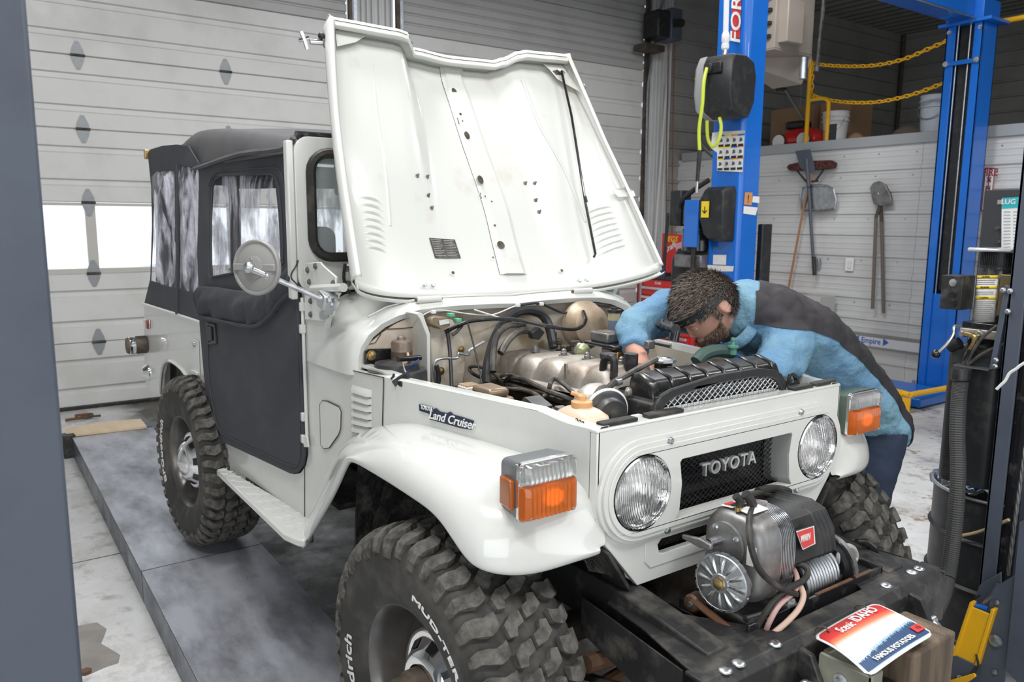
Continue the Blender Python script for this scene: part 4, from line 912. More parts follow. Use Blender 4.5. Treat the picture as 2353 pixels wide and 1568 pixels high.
# mesh grille: diamond wires clipped to a rectangle
def diamond(y0, y1, z0, z1, x, pitch=.0125, r=.0013, ang=.62, clip=None):
    mb = MB(); w_ = y1-y0; h = z1-z0; m_ = math.tan(ang)
    for s in (1, -1):
        c = -h/m_-pitch
        while c < w_+h/m_+pitch:
            # line: y = y0+c + s*t , z = z0 + t*m
            pts = []
            for t in np.linspace(-.02, h/m_+.02, 40):
                y = y0+c+s*t if s > 0 else y0+c-t+0; z = z0+t*m_
                if y0 <= y <= y1 and z0 <= z <= z1 and (clip is None or clip(y, z)): pts.append(Vector((x+s*.0008, y, z)))
            if len(pts) > 1: mb.tube([pts[0], pts[-1]], r, 4, cap=False)
            c += pitch*1.6
    return mb
GM = mat('grille_black', (.022, .022, .024), .35, coat=.3)
diamond(-.235, .235, .828, .99, X0-.03).build('grille_mesh', GM, car, smooth=0, kind='stuff')
diamond(-.265, .265, .752, .792, X0-.03).build('lower_grille_mesh', GM, car, smooth=0, kind='stuff')
MB().box(X0-.075, X0-.055, -.30, .30, .70, 1.0).build('grille_backing', BLKG, car)
for z in (.845, .91, .965): MB().box(X0-.055, X0-.045, -.23, .23, z-.004, z+.004).build('grille_bar', GM, car)
text('grille_lettering', 'TOYOTA', (X0+.004, -.02, .941), (0, 1, 0), (0, 0, 1), .048, mat('silver_lettering', (.62, .62, .63), .3, .6), car, .005, width=.212, space=1.1)
MB().prism([Vector((X0, a, b)) for a, b in ((-.30, .80), (.30, .80), (.31, .79), (.31, .745), (.29, .725), (-.29, .725), (-.31, .745), (-.31, .79))], (.003, 0, 0), [yz(slot, X0)]).build('lower_slot_surround', PAINT, car, bevel=.004)
# ---- headlights
def headlight(s):
    c = Vector((X0+.012, s*HY, HZ))
    b = MB().lathe(c+Vector((-.07, 0, 0)), (1, 0, 0), [(.02, 0), (.055, .02), (.082, .055), (.084, .075)], 40, cap=False).build('headlight_reflector', REFL, car, smooth=180)
    MB().lathe(c, (1, 0, 0), [(.0835, -.006), (.090, .004), (.0905, .012), (.086, .014), (.0835, .008)], 44, cap=False).build('headlight_ring', CHROME, b, smooth=60)
    # sealed-beam lens: shallow dome with vertical flutes and a few blocks
    mb = MB(); R = .0845
    def fn(u, v):
        r = R*u; a = 2*PI*v; y = r*math.cos(a); z = r*math.sin(a)
        x = .020*(1-(r/R)**2)
        rib = .0005*abs(math.sin(y*300))+.0006*math.sin(z*90)
        return c+Vector((x+.006+rib, y, z))
    mb.grid(fn, 26, 150); mb.build('headlight_lens', LENSG, b, smooth=180, fix=False)
    MB().sphere(c+Vector((-.03, 0, 0)), .012, 10).build('bulb', WHT, b)
    return b
headlight(-1); headlight(1)
# ---- turn-signal lamps on the fenders
def signal(s):
    X = .365; cy = s*.605; w_ = .076; h = .062; zc = .990
    out = 1 if s > 0 else -1
    def rr(x, dy, dz, r=.014): return rrect(cy-dy, cy+dy, zc-dz, zc+dz, r, x)
    hs = mat('lamp_body_green' if s > 0 else 'lamp_body_grey', (.10, .135, .105) if s > 0 else (.13, .14, .15), .35)
    b = MB().loft([rr(X-.065, w_*.80, h*.82), rr(X-.055, w_*.92, h*.95), rr(X+.012, w_, h+.003)], True, True).build('turn_signal', hs, car, smooth=40)
    MB().loft([rr(X+.012, w_+.001, h+.004), rr(X+.02, w_+.001, h+.004)], True, True).build('chrome_trim', CHROME, b, smooth=40)
    zs_ = zc+.016
    def part(z0, z1, m_, nm):
        mb = MB(); ny = 26
        prof = [(X+.018, 0), (X+.040, .006), (X+.045, .02)]
        rows = []
        for zq, xo in ((z0, .018), (z0+.004, .037), (z0+.012, .041), (z1-.012, .041), (z1-.004, .037), (z1, .018)):
            rows.append([Vector((X+xo*(1 if 1 < k < ny-1 else (.80 if 0 < k < ny else .45))+(.0026 if k % 2 else 0), cy-w_+2*w_*k/ny, zq)) for k in range(ny+1)])
        mb.loft(rows, False); return mb.build(nm, m_, b, smooth=25, fix=False)
    a = part(zs_, zc+h, LENSC, 'clear_lens'); part(zc-h, zs_, AMBER, 'amber_lens')
    MB().prism(rr(X+.0205, w_-.004, h-.004), (.001, 0, 0)).build('reflector', REFL, b)
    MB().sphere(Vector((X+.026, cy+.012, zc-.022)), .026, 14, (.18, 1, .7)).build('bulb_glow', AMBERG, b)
    for dy in (-.058, .058): bolt(Vector((X+.040, cy+dy, zc-h+.010)), (1, 0, 0), .0035, .002, STEEL, b, 'lens_screw', False)
    MB().prism([Vector((X-.045, cy+s*w_*.9, zc-.040)), Vector((X+.005, cy+s*w_*.99, zc-.040)), Vector((X+.005, cy+s*w_*.99, zc+.025)), Vector((X-.045, cy+s*w_*.9, zc+.025))], (0, s*.014, 0)).build('side_reflector', AMBER, b, bevel=.004)
    MB().lathe((X-.022, cy, zc-h), (0, 0, -1), [(.020, -.01), (.021, .02), (.026, .05), (.028, .08)], 18).build('lamp_foot', hs, b)
signal(-1); signal(1)
ped = apr(1254, 1045, 0); MB().tube([apr(1256, 1058, .004), apr(1257, 1040, .006), apr(1262, 1060, .004)], .003, 5, smooth=4).build('wire_clip', PAINT, car)
# ---- round mirror on its arm
mc = on(590, 615, 'y', -.86)
nn = Vector((.55, -.80, .05)).normalized()
mr_ = MB().lathe(mc, nn, [(.080, -.012), (.086, -.006), (.0865, .004), (.083, .008), (.078, .0075), (.074, .004), (.06, .012), (.02, .018)], 44).build('side_mirror', mat('warm_grey_plastic', (.30, .295, .285), .4), car, smooth=35)
for s in (1, -1):
    u = nn.cross(Vector((0, 0, 1))).normalized(); MB().cbox(mc+u*s*.052+nn*.011, .05, .012, .022, Matrix((u, nn, Vector((0, 0, 1)))).transposed()).build('mirror_rib', mr_.data.materials[0], mr_, bevel=.003)
MB().lathe(mc+nn*.012, nn, [(.036, 0), (.036, .008), (.028, .012)], 24).build('mirror_hub', mat('light_grey_plastic', (.28, .27, .255), .4), mr_)
for k in range(3): a = 2*PI*k/3+1.5; bolt(mc+nn*.022+u*.026*math.cos(a)+Vector((0, 0, .026*math.sin(a))), nn, .004, .003, STEEL, mr_, 'mirror_screw', False)
e0 = mc+nn*.035; e1 = tub(745, 690, .05)
arm = MB(); arm.cyl(e0, e0+(e1-e0)*.24, .013, .011, 12); arm.cyl(e0+(e1-e0)*.22, e0+(e1-e0)*.26, .016, .016, 12); arm.cyl(e0+(e1-e0)*.24, e1, .0085, .0085, 12); arm.sphere(e0, .018, 12)
arm.build('mirror_arm', STEEL, car)
MB().cbox(tub(752, 690, .035), .06, .05, .05, Matrix.Rotation(.3, 3, 'Y')).build('mirror_clamp', STEEL, car, bevel=.006)
MB().prism([tub(*q, .008) for q in ((738, 716), (752, 710), (764, 718), (762, 730), (748, 735), (738, 730))], (0, -.008, 0)).build('mirror_foot', STEEL, car, bevel=.003)
MB().tube([tub(750, 722, .018), tub(770, 705, .03), tub(775, 690, .03)], .009, 8).build('mirror_strut', STEEL, car)
bolt(tub(750, 723, .018), (0, -1, 0), .008, .006, STEEL, car); bolt(tub(757, 691, .062), (0, -1, 0), .010, .006, STEEL, car)
# ---- wheels
TR, RR = .392, .205
def wheel_parts():
    """built about the origin, axle along -y (outer face towards -y)"""
    n = 72
    prof = [(.198, -.098), (.205, -.112), (.215, -.118), (.24, -.128), (.28, -.136), (.32, -.136), (.348, -.130), (.358, -.120), (.368, -.106), (.372, -.09), (.375, -.05), (.376, 0), (.375, .05), (.372, .09), (.368, .106), (.362, .122), (.33, .134), (.28, .136), (.24, .128), (.205, .112), (.198, .098)]
    t = MB().lathe((0, 0, 0), (0, 1, 0), prof, n, cap=False, ref=(1, 0, 0))
    T = t.build('tyre', TYRE, None, smooth=50)
    # tread: two rows of interlocked centre blocks and deep shoulder lugs that wrap on to the sidewall
    lug = MB(); N = 40; dth = 2*PI/N; H = .014
    def R(y): return .3925-.0125*(y/.115)**2*(.45)-.0
    def pt(th, y, r): return Vector((r*math.cos(th), y, r*math.sin(th)))
    def block(poly, th0, h=0):
        base = [pt(th0+a, y, R(y)-.017) for a, y in poly]; cx = sum(a for a, _ in poly)/len(poly); cy = sum(b for _, b in poly)/len(poly)
        top = [pt(th0+cx+(a-cx)*.93, cy+(y-cy)*.94, R(y)+h) for a, y in poly]; lug.loft([base, top], True, False, True)
    q = dth
    for k in range(N):
        th = k*dth
        block([(-.38*q, -.054), (.10*q, -.057), (.36*q, -.034), (.43*q, -.004), (-.02*q, -.003), (-.14*q, -.026), (-.42*q, -.034)], th)
        block([(.38*q, .054), (-.10*q, .057), (-.36*q, .034), (-.43*q, .004), (.02*q, .003), (.14*q, .026), (.42*q, .034)], th+.45*q)
        for s in (-1, 1):
            th1 = th+(.30*q if s < 0 else .75*q)
            w0, w1 = .24*q, .33*q
            if k % 2: w1 = .26*q
            rows = []
            for y, r, ww, sh in ((.066, .3915, w0, .10*q), (.078, .3905, w1*.95, .0), (.094, .3885, w1, -.06*q), (.110, .383, w1, .04*q), (.124, .368, w1*.92, .14*q), (.134, .350, w1*.80, .08*q), (.137, .338 if k % 2 else .328, w1*.72, .12*q)):
                dd = .016 if y < .11 else .013
                if y > .11: out = [pt(th1+sh-ww, s*(y+.004), r+.002), pt(th1+sh+ww, s*(y+.004), r+.002), pt(th1+sh+ww, s*(y-.010), r-.010), pt(th1+sh-ww, s*(y-.010), r-.010)]
                else: out = [pt(th1+sh-ww, s*y, r+.002), pt(th1+sh+ww, s*y, r+.002), pt(th1+sh+ww, s*y, r-dd), pt(th1+sh-ww, s*y, r-dd)]
                rows.append(out)
            lug.loft(rows, True, True)
    LG = lug.build('tread_lugs', TYREL, T, smooth=0)
    MB().tube([pt(a, -.1335, .318) for a in np.linspace(0, 2*PI, 73)][:-1], .002, 5, closed=True).build('sidewall_ring', TYRE, T)
    def arc(s, rad, cen, size, span):
        cu = MB()
        def fn(x, y, z):
            th = cen-x*span; r = rad+y
            return Vector((r*math.cos(th), -.1355-z-(.0), r*math.sin(th)))
        return text('sidewall_lettering', s, (0, 0, 0), (1, 0, 0), (0, 1, 0), size, WHT, None, .0012, fn=fn, width=1.0)
    a = arc('BFGoodrich', .280, PI+.0, .050, 1.15); a.parent = T
    b = arc('MUD-TERRAIN', .268, .33, .019, 1.25); b.parent = T
    # rim: dark steel with wide barrel, hub cap chrome
    rim = MB().lathe((0, 0, 0), (0, -1, 0), [(.192, -.10), (.192, -.03), (.196, .04), (.204, .085), (.210, .108), (.213, .114), (.208, .116), (.199, .106), (.190, .08), (.186, .045), (.176, .02), (.172, .01), (.150, .015), (.125, .035), (.085, .045), (.06, .045)], 60, cap=False).build('wheel_rim', mat('dark_steel_rim', (.14, .135, .13), .28, .7, noise=(9, .5, .7), col2=(.12, .10, .085)), T, smooth=50)
    cp = MB().lathe((0, 0, 0), (0, -1, 0), [(a, b+.045) for a, b in ((.132, -.02), (.136, -.008), (.130, .004), (.122, .006), (.112, .004), (.092, .026), (.082, .040), (.072, .044), (.060, .042), (.056, .034))], 48, cap=False).build('hub_cap', CHROME, T, smooth=50)
    for k in range(8):
        th = 2*PI*k/8+.2; w_ = .16
        o = [((.112*math.cos(th+a)), (.112*math.sin(th+a))) for a in (-w_, 0, w_)]; i = [(.094*math.cos(th+a), .094*math.sin(th+a)) for a in (w_*1.05, 0, -w_*1.05)]
        MB().prism([Vector((a, -.051, b)) for a, b in o]+[Vector((a, -.071, b)) for a, b in i], (0, -.0015, 0)).build('cap_slot', BLKG, cp, smooth=0)
    return T
T0 = wheel_parts()
def hub(T, front):
    if front:
        h = MB().lathe((0, 0, 0), (0, -1, 0), [(.056, .05), (.054, .115), (.048, .121), (.046, .150), (.040, .154), (.014, .154)], 30).build('locking_hub', DKBR, T, smooth=35)
        k = MB().cbox((0, -.158, 0), .06, .016, .014).build('hub_dial', BLK, T, bevel=.003)
    else:
        h = MB().lathe((0, 0, 0), (0, -1, 0), [(.070, .07), (.070, .105), (.062, .122), (.034, .136), (.002, .146)], 30).build('hub_dome', CHROME, T, smooth=50)
hubR = None
Tf = T0
Tr = copy_tree(T0)
for ch in list(Tr.children):
    if ch.data.name.startswith('sidewall_lettering'):
        if sum(v.co.x for v in ch.data.vertices) > 0: bpy.data.objects.remove(ch)
hub(Tf, True); hub(Tr, False)
ZW = .3955*1.045
def place(T, x, y, rot, ry=0): T.parent = car; T.location = Vector((x, y, ZW))-OFF[car.name]; T.rotation_euler = (0, ry, rot); T.scale = (1.045, 1.0, 1.045)
place(Tf, .085, -.675, .06, -.45)
place(Tr, -2.185, -.70, .08, 0)
for ch in Tr.children:
    if ch.data.name.startswith('hub_cap'): ch.location.y = -.03
T3 = copy_tree(Tf); place(T3, .085, .675, PI+.06)
T4 = copy_tree(Tr); place(T4, -2.22, .695, PI)
for T in (T0,): pass
# ---- axles, frame, springs
MB().cyl((.06, -.58, ZW), (.06, .58, ZW), .045, n=14).build('front_axle', DKBR, car)
MB().cyl((-2.22, -.58, ZW), (-2.22, .58, ZW), .045, n=14).build('rear_axle', DKBR, car)
MB().sphere((.06, .18, ZW), .14, 16, (.9, 1, 1)).build('front_differential', DKBR, car, smooth=180)
MB().sphere((-2.22, .1, ZW), .15, 16).build('rear_differential', DKBR, car, smooth=180)
for s in (-1, 1):
    fr = MB(); fr.loft([[Vector((x, s*y+dy, z+dz)) for dy, dz in ((-.035, -.06), (.035, -.06), (.035, .06), (-.035, .06))] for x, y, z in ((-3.0, .40, .62), (-1.2, .38, .55), (-.4, .36, .58), (.1, .35, .625), (.40, .35, .628), (.66, .35, .60))], True, True)
    fr.build('frame_rail', BLKD, car, bevel=.006)
    MB().tube([Vector((-.45, s*.42, .50)), Vector((-.1, s*.43, .40)), Vector((.1, s*.43, .385)), Vector((.45, s*.42, .47)), Vector((.58, s*.42, .54))], .025, 6, smooth=4).build('leaf_spring', DKBR, car)
    MB().cyl((.0, s*.50, .46), (.08, s*.46, .85), .03, n=12).build('shock_absorber', BLKD, car)
    MB().lathe((.06, s*.545, ZW), (0, s, 0), [(.16, 0), (.16, .05), (.12, .07)], 24).build('brake_drum', DKBR, car)
    MB().prism([Vector(q) for q in ((.30, s*.44, .82), (.40, s*.44, .80), (.40, s*.36, .68), (.30, s*.36, .68))], (0, -s*.01, 0)).build('nose_bracket', BLKD, car)
MB().cyl((.30, -.50, ZW-.04), (.22, .50, ZW+.02), .018, n=10).build('tie_rod', RUST, car)
MB().cyl((.36, -.46, ZW+.10), (.36, .35, ZW+.02), .022, n=10).build('steering_link', RUST, car)
MB().box(-1.4, -.4, -.2, .25, .38, .62).build('gearbox', DKBR, car, bevel=.05)
MB().cyl((-1.5, .05, .52), (-2.1, .08, .42), .03).build('propeller_shaft', DKBR, car)
MB().cyl((-2.9, -.35, .5), (-1.2, -.42, .5), .03).build('exhaust_pipe', RUST, car)
# ================================================================== RAISED HOOD
HB = Vector((-.535, 0, 1.375)); HD = Vector((-.495, 0, .869)).normalized(); HN = Vector((-HD.z, 0, HD.x)); HL = .957
def hw(v): return .645*(1-v)+.522*v+.012*math.sin(PI*v)
def prof_front(u):
    pts = [(-1, 0), (-.96, .010), (-.5, .016), (-.42, .024), (-.37, .054), (-.31, .096), (0, .112), (.38, .104), (.45, .082), (.54, .034), (.60, .020), (.96, .010), (1, 0)]
    for (a, b), (c, d) in zip(pts[:-1], pts[1:]):
        if a <= u <= c: t = (u-a)/(c-a); t = t*t*(3-2*t); return b+(d-b)*t
    return 0
def hh(u, v):
    rear = .16*(max(0, 1-abs(u)**3.2))**.62
    v = max(0, min(1, v)); s = v*v*(3-2*v); w_ = min(1, v/.93); return rear*(1-s)**1.2+prof_front(max(-1, min(1, u)))*(w_**1.6)
def HP(u, v, o=0):
    return HB+HD*(HL*v)+Vector((0, u*hw(v), 0))+HN*(hh(u, v)-o)
def hhit(px, py, o=0):
    h = .03
    for _ in range(14):
        p = pl(px, py, HN, HN.dot(HB)+h-o); v = (p-HB).dot(HD)/HL; u = p.y/hw(min(1, max(0, v))); h = hh(max(-1, min(1, u)), min(1, max(0, v)))
    return p
us = [-1, -.985, -.95]+list(np.linspace(-.9, .9, 61))+[.95, .985, 1]
vs = [0, .01, .03]+list(np.linspace(.06, .92, 30))+[.95, .97, .985, 1]
hood = MB().loft([[HP(u, v) for u in us] for v in vs], False).build('hood', PAINTIN, car, smooth=180, solid=.003, fix=False)
for s in (-1, 1):      # side flanges turned down with an inner return
    hf = MB(); hf.loft([[HP(s, v) for v in vs], [HP(s, v, .012)+Vector((0, s*.002, 0)) for v in vs], [HP(s, v, .036+.028*max(0, v-.6)/.4) for v in vs], [HP(s, v, .040+.026*max(0, v-.6)/.4)-Vector((0, s*.006, 0)) for v in vs], [HP(s, v, .036+.024*max(0, v-.6)/.4)-Vector((0, s*.018, 0)) for v in vs]], False)
    hf.build('hood_side_flange', PAINTIN, hood, smooth=180, solid=.002, fix=False)
uu = np.linspace(-1, 1, 90)
hf = MB(); hf.loft([[HP(u, 1) for u in uu], [HP(u, 1, .02)+HD*.006 for u in uu], [HP(u, 1, .062)+HD*.010 for u in uu], [HP(u, 1, .067)+HD*.002 for u in uu], [HP(u, 1, .064)-HD*.024 for u in uu], [HP(u, 1, .052)-HD*.030 for u in uu]], False)
hf.build('hood_front_flange', PAINTIN, hood, smooth=50, solid=.002, fix=False)
MB().tube([HP(u, 1, .0675)-HD*.008 for u in np.linspace(-.97, .97, 90)], .0011, 4).build('flange_seam', DKBR, hood)
hf = MB(); hf.loft([[HP(u, 0) for u in uu], [HP(u, 0, .010)-HD*.022 for u in uu], [HP(u, 0, .016)-HD*.030 for u in uu], [HP(u, 0, .030)-HD*.026 for u in uu]], False)
hf.build('hood_rear_flange', PAINTIN, hood, smooth=50, solid=.002, fix=False)
MB().loft([[HP(u, .028, .000) for u in uu], [HP(u, .020, .020) for u in uu], [HP(u, .004, .024) for u in uu], [HP(u, -.012, .020) for u in uu]], False).build('rear_brace', PAINTIN, hood, smooth=60, solid=.002, fix=False)
# hat-section centre brace with its holes
cl = [(1009, 142), (1013, 180), (1030, 235), (1060, 330), (1108, 470), (1130, 560), (1148, 632)]; crr = [(1060, 150), (1062, 185), (1082, 240), (1112, 330), (1162, 470), (1185, 560), (1206, 632)]
A_ = spline([hhit(*p) for p in cl], 6); B_ = spline([hhit(*p) for p in crr], 6)
def ofs(P, o): return [p-HN*o for p in P]
M1 = [a+(b-a)*.12 for a, b in zip(A_, B_)]; M2 = [a+(b-a)*.22 for a, b in zip(A_, B_)]; M3 = [a+(b-a)*.88 for a, b in zip(A_, B_)]
brc = MB().loft([ofs(A_, .001), ofs(A_, .004), ofs(M1, .005), ofs(M2, .013), ofs(M3, .013), ofs(B_, .005), ofs([b+(b-a)*.06 for a, b in zip(A_, B_)], .003)], False).build('centre_brace', PAINTIN, hood, smooth=25, fix=False)
MB().tube(ofs(A_, .003), .0012, 4).build('brace_edge', DKBR, brc)
bu = Vector((0, 1, 0))
for px, py, a, b in ((1044, 211, .011, .017), (1073, 311, .011, .017), (1104, 413, .012, .018), (1151, 563, .016, .016), (1058, 262, .005, .005), (1063, 278, .003, .003), (1115, 451, .003, .003), (1130, 463, .003, .003), (1137, 518, .005, .004), (1133, 592, .003, .004), (1041, 627, .006, .006), (1291, 622, .006, .006), (801, 83, .004, .004)):
    p = hhit(px, py, .0145); MB().prism([p+bu*a*math.cos(t)+HD*b*math.sin(t) for t in np.linspace(0, 2*PI, 20)[:-1]], -HN*.0008).build('brace_hole', DKBR, hood, smooth=0)
for a, b in (((1051, 271), (1055, 285)), ((1103, 443), (1107, 457))): MB().tube([hhit(*a, .0145), hhit(*b, .0145)], .0016, 5).build('brace_slot', DKBR, hood)
for px, py in ((958, 405), (981, 407), (983, 450), (991, 479), (1206, 422), (1228, 422), (1230, 461), (1238, 488)):
    p = hhit(px, py); MB().lathe(p, -HN, [(.008, 0), (.008, .003), (.005, .004), (.004, .014), (.001, .016)], 10).build('stud', CAST, hood)
# long pressed crease lines
for L, o in ((((1200, 185), (1240, 290), (1300, 400), (1345, 510)), .004), (((855, 150), (865, 260), (885, 400), (895, 520)), .001)):
    MB().tube(spline([hhit(*p, o-.005) for p in L], 8), .0085, 8).build('pressed_crease', PAINTIN, hood)
# rows of louvres near the windscreen end
for L, R_, n in ((((826, 453), (840, 568)), ((880, 468), (890, 582)), 8), (((1340, 492), (1372, 588)), ((1412, 474), (1452, 560)), 8)):
    for k in range(n):
        t = k/(n-1); a = Vector(L[0]).lerp(Vector(L[1]), t); b = Vector(R_[0]).lerp(Vector(R_[1]), t)
        pts = [hhit(a.x+(b.x-a.x)*q, a.y+(b.y-a.y)*(q if n else 0)*(1.0)+(-3*math.sin(PI*q)), 0) for q in np.linspace(0, 1, 9)]
        MB().loft([[p+HD*(-.006)-HN*.0005 for p in pts], [p-HN*.010*math.sin(PI*min(max(i/8, .06), .94)) for i, p in enumerate(pts)], [p+HD*.010-HN*.0005 for p in pts]], False).build('hood_louvre', PAINTIN, hood, smooth=60, fix=False)
# data plate
dp = [hhit(*p, .003) for p in ((986, 547), (1045, 551), (1059, 594), (1000, 594))]
dq = MB().prism(dp, -HN*.001).build('data_plate', mat('worn_black_plate', (.05, .05, .05), .4, .3, noise=(60, .4, .6), col2=(.12, .11, .10)), hood, smooth=0)
for r in range(10):
    t = .08+r*.088
    for a_, b_ in ((.05, .45-.06*(r % 3)), (.52, .94-.08*(r % 2))):
        a = dp[0].lerp(dp[1], a_).lerp(dp[3].lerp(dp[2], a_), t); b = dp[0].lerp(dp[1], b_).lerp(dp[3].lerp(dp[2], b_), t)
        MB().tube([a-HN*.0012, b-HN*.0012], .0007, 4).build('plate_text', LBL, dq, smooth=0)
# corner gussets
MB().prism([hhit(*p, .028) for p in ((768, 60), (862, 77), (845, 80), (817, 98), (790, 104), (774, 108))], -HN*.003).build('corner_gusset', PAINTIN, hood, bevel=.002)
MB().prism([hhit(*p, .028) for p in ((1248, 148), (1292, 152), (1332, 212), (1316, 203), (1280, 182), (1262, 160))], -HN*.003).build('corner_gusset', PAINTIN, hood, bevel=.002)
MB().prism([hhit(*p, .032) for p in ((770, 63), (781, 66), (775, 70))], -HN*.001).build('gusset_hole', GREYL, hood, smooth=0)
MB().prism([hhit(*p, .032) for p in ((1270, 163), (1282, 160), (1290, 172), (1278, 172))], -HN*.001).build('gusset_hole', DKBR, hood, smooth=0)
# prop rod
r0 = hhit(1290, 163, .045); r1 = hhit(1368, 584, .035)
pr_ = MB().tube([r0, hhit(1313, 265, .05), hhit(1345, 465, .045), r1, r1-HD*.012+Vector((0, -.012, 0))], .0052, 8).build('hood_prop_rod', BLKG, hood)
MB().tube([hhit(1282, 160, .04), r0, hhit(1297, 168, .04)], .005, 6).build('rod_clip', STEEL, hood)
MB().cyl(hhit(1344, 452, .047), hhit(1347, 465, .047), .0068).build('rod_sleeve', BLK, pr_)
# little white bracket and second stiffener on the far side
MB().prism([hhit(*p, .03) for p in ((1408, 436), (1440, 430), (1456, 440), (1460, 452), (1420, 454), (1412, 446))], -HN*.003).build('rod_bracket', PAINTIN, hood, bevel=.002)
# chrome hood latches
lt = HP(-1, .93, .0); c = on(752, 98, 'x', lt.x)
k = MB().cyl(c+Vector((0, .02, 0)), on(712, 96, 'x', lt.x), .009, n=12).build('hood_latch', CHROME, hood)
q = on(700, 94, 'x', lt.x); MB().tube([q+Vector((0, -.012, .028)), q, q+Vector((0, .008, -.026))], .0075, 8).build('latch_tee', CHROME, k)
MB().tube([q+Vector((0, .015, .012)), q+Vector((0, -.02, -.002))], .006, 8).build('latch_tee', CHROME, k)
MB().sphere(on(739, 83, 'x', lt.x), .013, 12).build('latch_knob', BLK, k, smooth=180)
MB().prism([on(*p, 'x', lt.x) for p in ((738, 88), (752, 92), (761, 112), (760, 126), (750, 122), (742, 108))], (.012, 0, 0)).build('latch_plate', CAST, k, bevel=.004)
lt = HP(1, .93); c = on(1328, 199, 'x', lt.x)
k = MB().cyl(c+Vector((0, -.02, 0)), c+Vector((0, .03, 0)), .008, n=12).build('hood_latch', CHROME, hood); MB().lathe(c+Vector((0, .02, .0)), (0, 1, 0), [(.014, 0), (.014, .012), (.006, .014)], 14).build('latch_knob', CAST, k)
for px, py in ((976, 657), (995, 657), (1330, 646), (1347, 645)): bolt(hhit(px, py, .018), -HN, .007, .006, STEEL, hood)
# ================================================================== ENGINE BAY
def Z(px, py, z): return on(px, py, 'z', z)
def Xp(px, py, x): return on(px, py, 'x', x)
def Y(px, py, y): return on(px, py, 'y', y)
MB().box(-.62, .34, -.42, .42, .74, .76).build('engine_bay_floor', DKBR, car, smooth=0)
eng = MB().box(-.58, .02, -.10, .20, .70, 1.00).build('engine_block', DKBR, car, bevel=.02)
# valve cover
vc = MB(); rows = []
sec = [(-.118, -.086), (-.112, -.078), (-.094, -.074), (-.090, -.045), (-.074, -.014), (-.045, -.002), (.02, .0), (.085, -.002), (.112, -.014), (.128, -.045), (.132, -.074), (.150, -.078), (.156, -.086)]
xs = list(np.linspace(-.61, .0, 81))
for i, x in enumerate(xs):
    t = (x+.61)/.61; hmp = abs(math.sin(t*PI*5.0))**.5; e = min(1, t/.05, (1-t)/.05)**.5 if 0 < t < 1 else .0
    zc = 1.134+.0486*x; row = []
    for y, z in sec:
        if z > -.07: yy = .02+(y-.02)*(.90+.10*hmp)*(.75+.25*e); zz = -.074+(z+.074)*(.86+.14*hmp)*(.25+.75*e)
        else: yy, zz = y, z
        row.append(Vector((x, yy, zc+zz)))
    rows.append(row)
vcov = MB().loft(rows, False).build('valve_cover', ALU, car, smooth=45, fix=False)
for x in (-.50, -.34, -.22, -.06):
    c = Vector((x, .02, 1.134+.0486*x-.004)); MB().lathe(c, (0, 0, 1), [(.018, 0), (.018, .004), (.011, .005), (.011, .014), (.009, .016), (.008, .022), (.003, .026)], 12).build('dome_nut', CAST, vcov)
MB().cyl(Vector((-.02, .02, 1.12)), Vector((-.02, .02, 1.168)), .022).build('oil_filler_neck', BLKD, vcov)
b = Y(1397, 818, .02); MB().lathe(b, (0, 0, 1), [(.024, -.01), (.026, 0), (.026, .008), (.01, .010)], 20).build('oil_filler_cap', BLKD, vcov)
bq = [Y(1388, 880, -.06), Y(1386, 850, -.06), Y(1390, 828, -.06), Y(1402, 822, -.06), Y(1411, 832, -.06), Y(1410, 870, -.06)]
MB().tube(spline(bq, 4), .012, 8).build('breather_pipe', BLKD, car)
MB().prism([Y(*p, -.085) for p in ((1299, 835), (1305, 835), (1305, 888), (1299, 886))], (0, -.006, 0)).build('cover_rib', ALU, vcov, bevel=.002)
MB().box(-.60, .0, -.135, -.10, 1.005, 1.02).build('pushrod_cover_lip', DKBR, car, bevel=.003)
# blower motor and housing
bc = Z(912, 845, 1.105)
bh = MB().lathe(bc+Vector((0, 0, -.30)), (0, 0, 1), [(.094, 0), (.094, .285), (.090, .295), (.072, .297), (.070, .306), (.068, .316), (.040, .320)], 36).build('blower_housing', CHARC, car, smooth=40)
MB().prism([Xp(*p, -.585) for p in ((836, 806), (845, 802), (900, 800), (905, 850), (836, 852))], (.01, 0, 0)).build('blower_bracket', BLKG, car, bevel=.004)
bolt(Xp(853, 817, -.57), (1, 0, 0), .012, .008, BRASS, car)
mt = bc+Vector((-.002, .004, .0)); mt = Z(923, 828, 1.12)
mo = MB().lathe(mt, (0, 0, 1), [(.032, 0), (.034, .005), (.034, .022), (.033, .024), (.033, .055), (.030, .062), (.018, .066), (.014, .066), (.013, .075), (.006, .079)], 28).build('blower_motor', TAN, car, smooth=35)
mo.data.materials[0] = mat('taupe_metal', (.26, .21, .17), .45, .4, noise=(20, .4, .7), col2=(.16, .12, .09))
MB().lathe(mt+Vector((0, 0, .012)), (0, 0, 1), [(.0345, 0), (.0345, .018)], 28, cap=False).build('motor_band', mat('brown_band', (.10, .065, .05), .5), mo)
MB().cbox(Z(935, 805, 1.15), .022, .02, .02).build('motor_plug', BLK, mo, bevel=.003)
MB().tube([Z(935, 806, 1.15), Z(938, 822, 1.14), Z(930, 838, 1.12), Z(925, 855, 1.10), Z(932, 872, 1.08)], .0045, 6, smooth=4).build('motor_wire', mat('tan_wire', (.55, .36, .22), .5), mo)
MB().cyl(Z(914, 826, 1.15), Z(966, 822, 1.145), .0085).build('inline_resistor', BLKG, mo)
BLW = mat('blue_wire', (.02, .06, .30), .4)
MB().tube([Z(963, 826, 1.145), Z(950, 838, 1.13), Z(936, 850, 1.11), Z(934, 868, 1.09)], .0022, 5, smooth=4).build('motor_wire', BLW, mo)
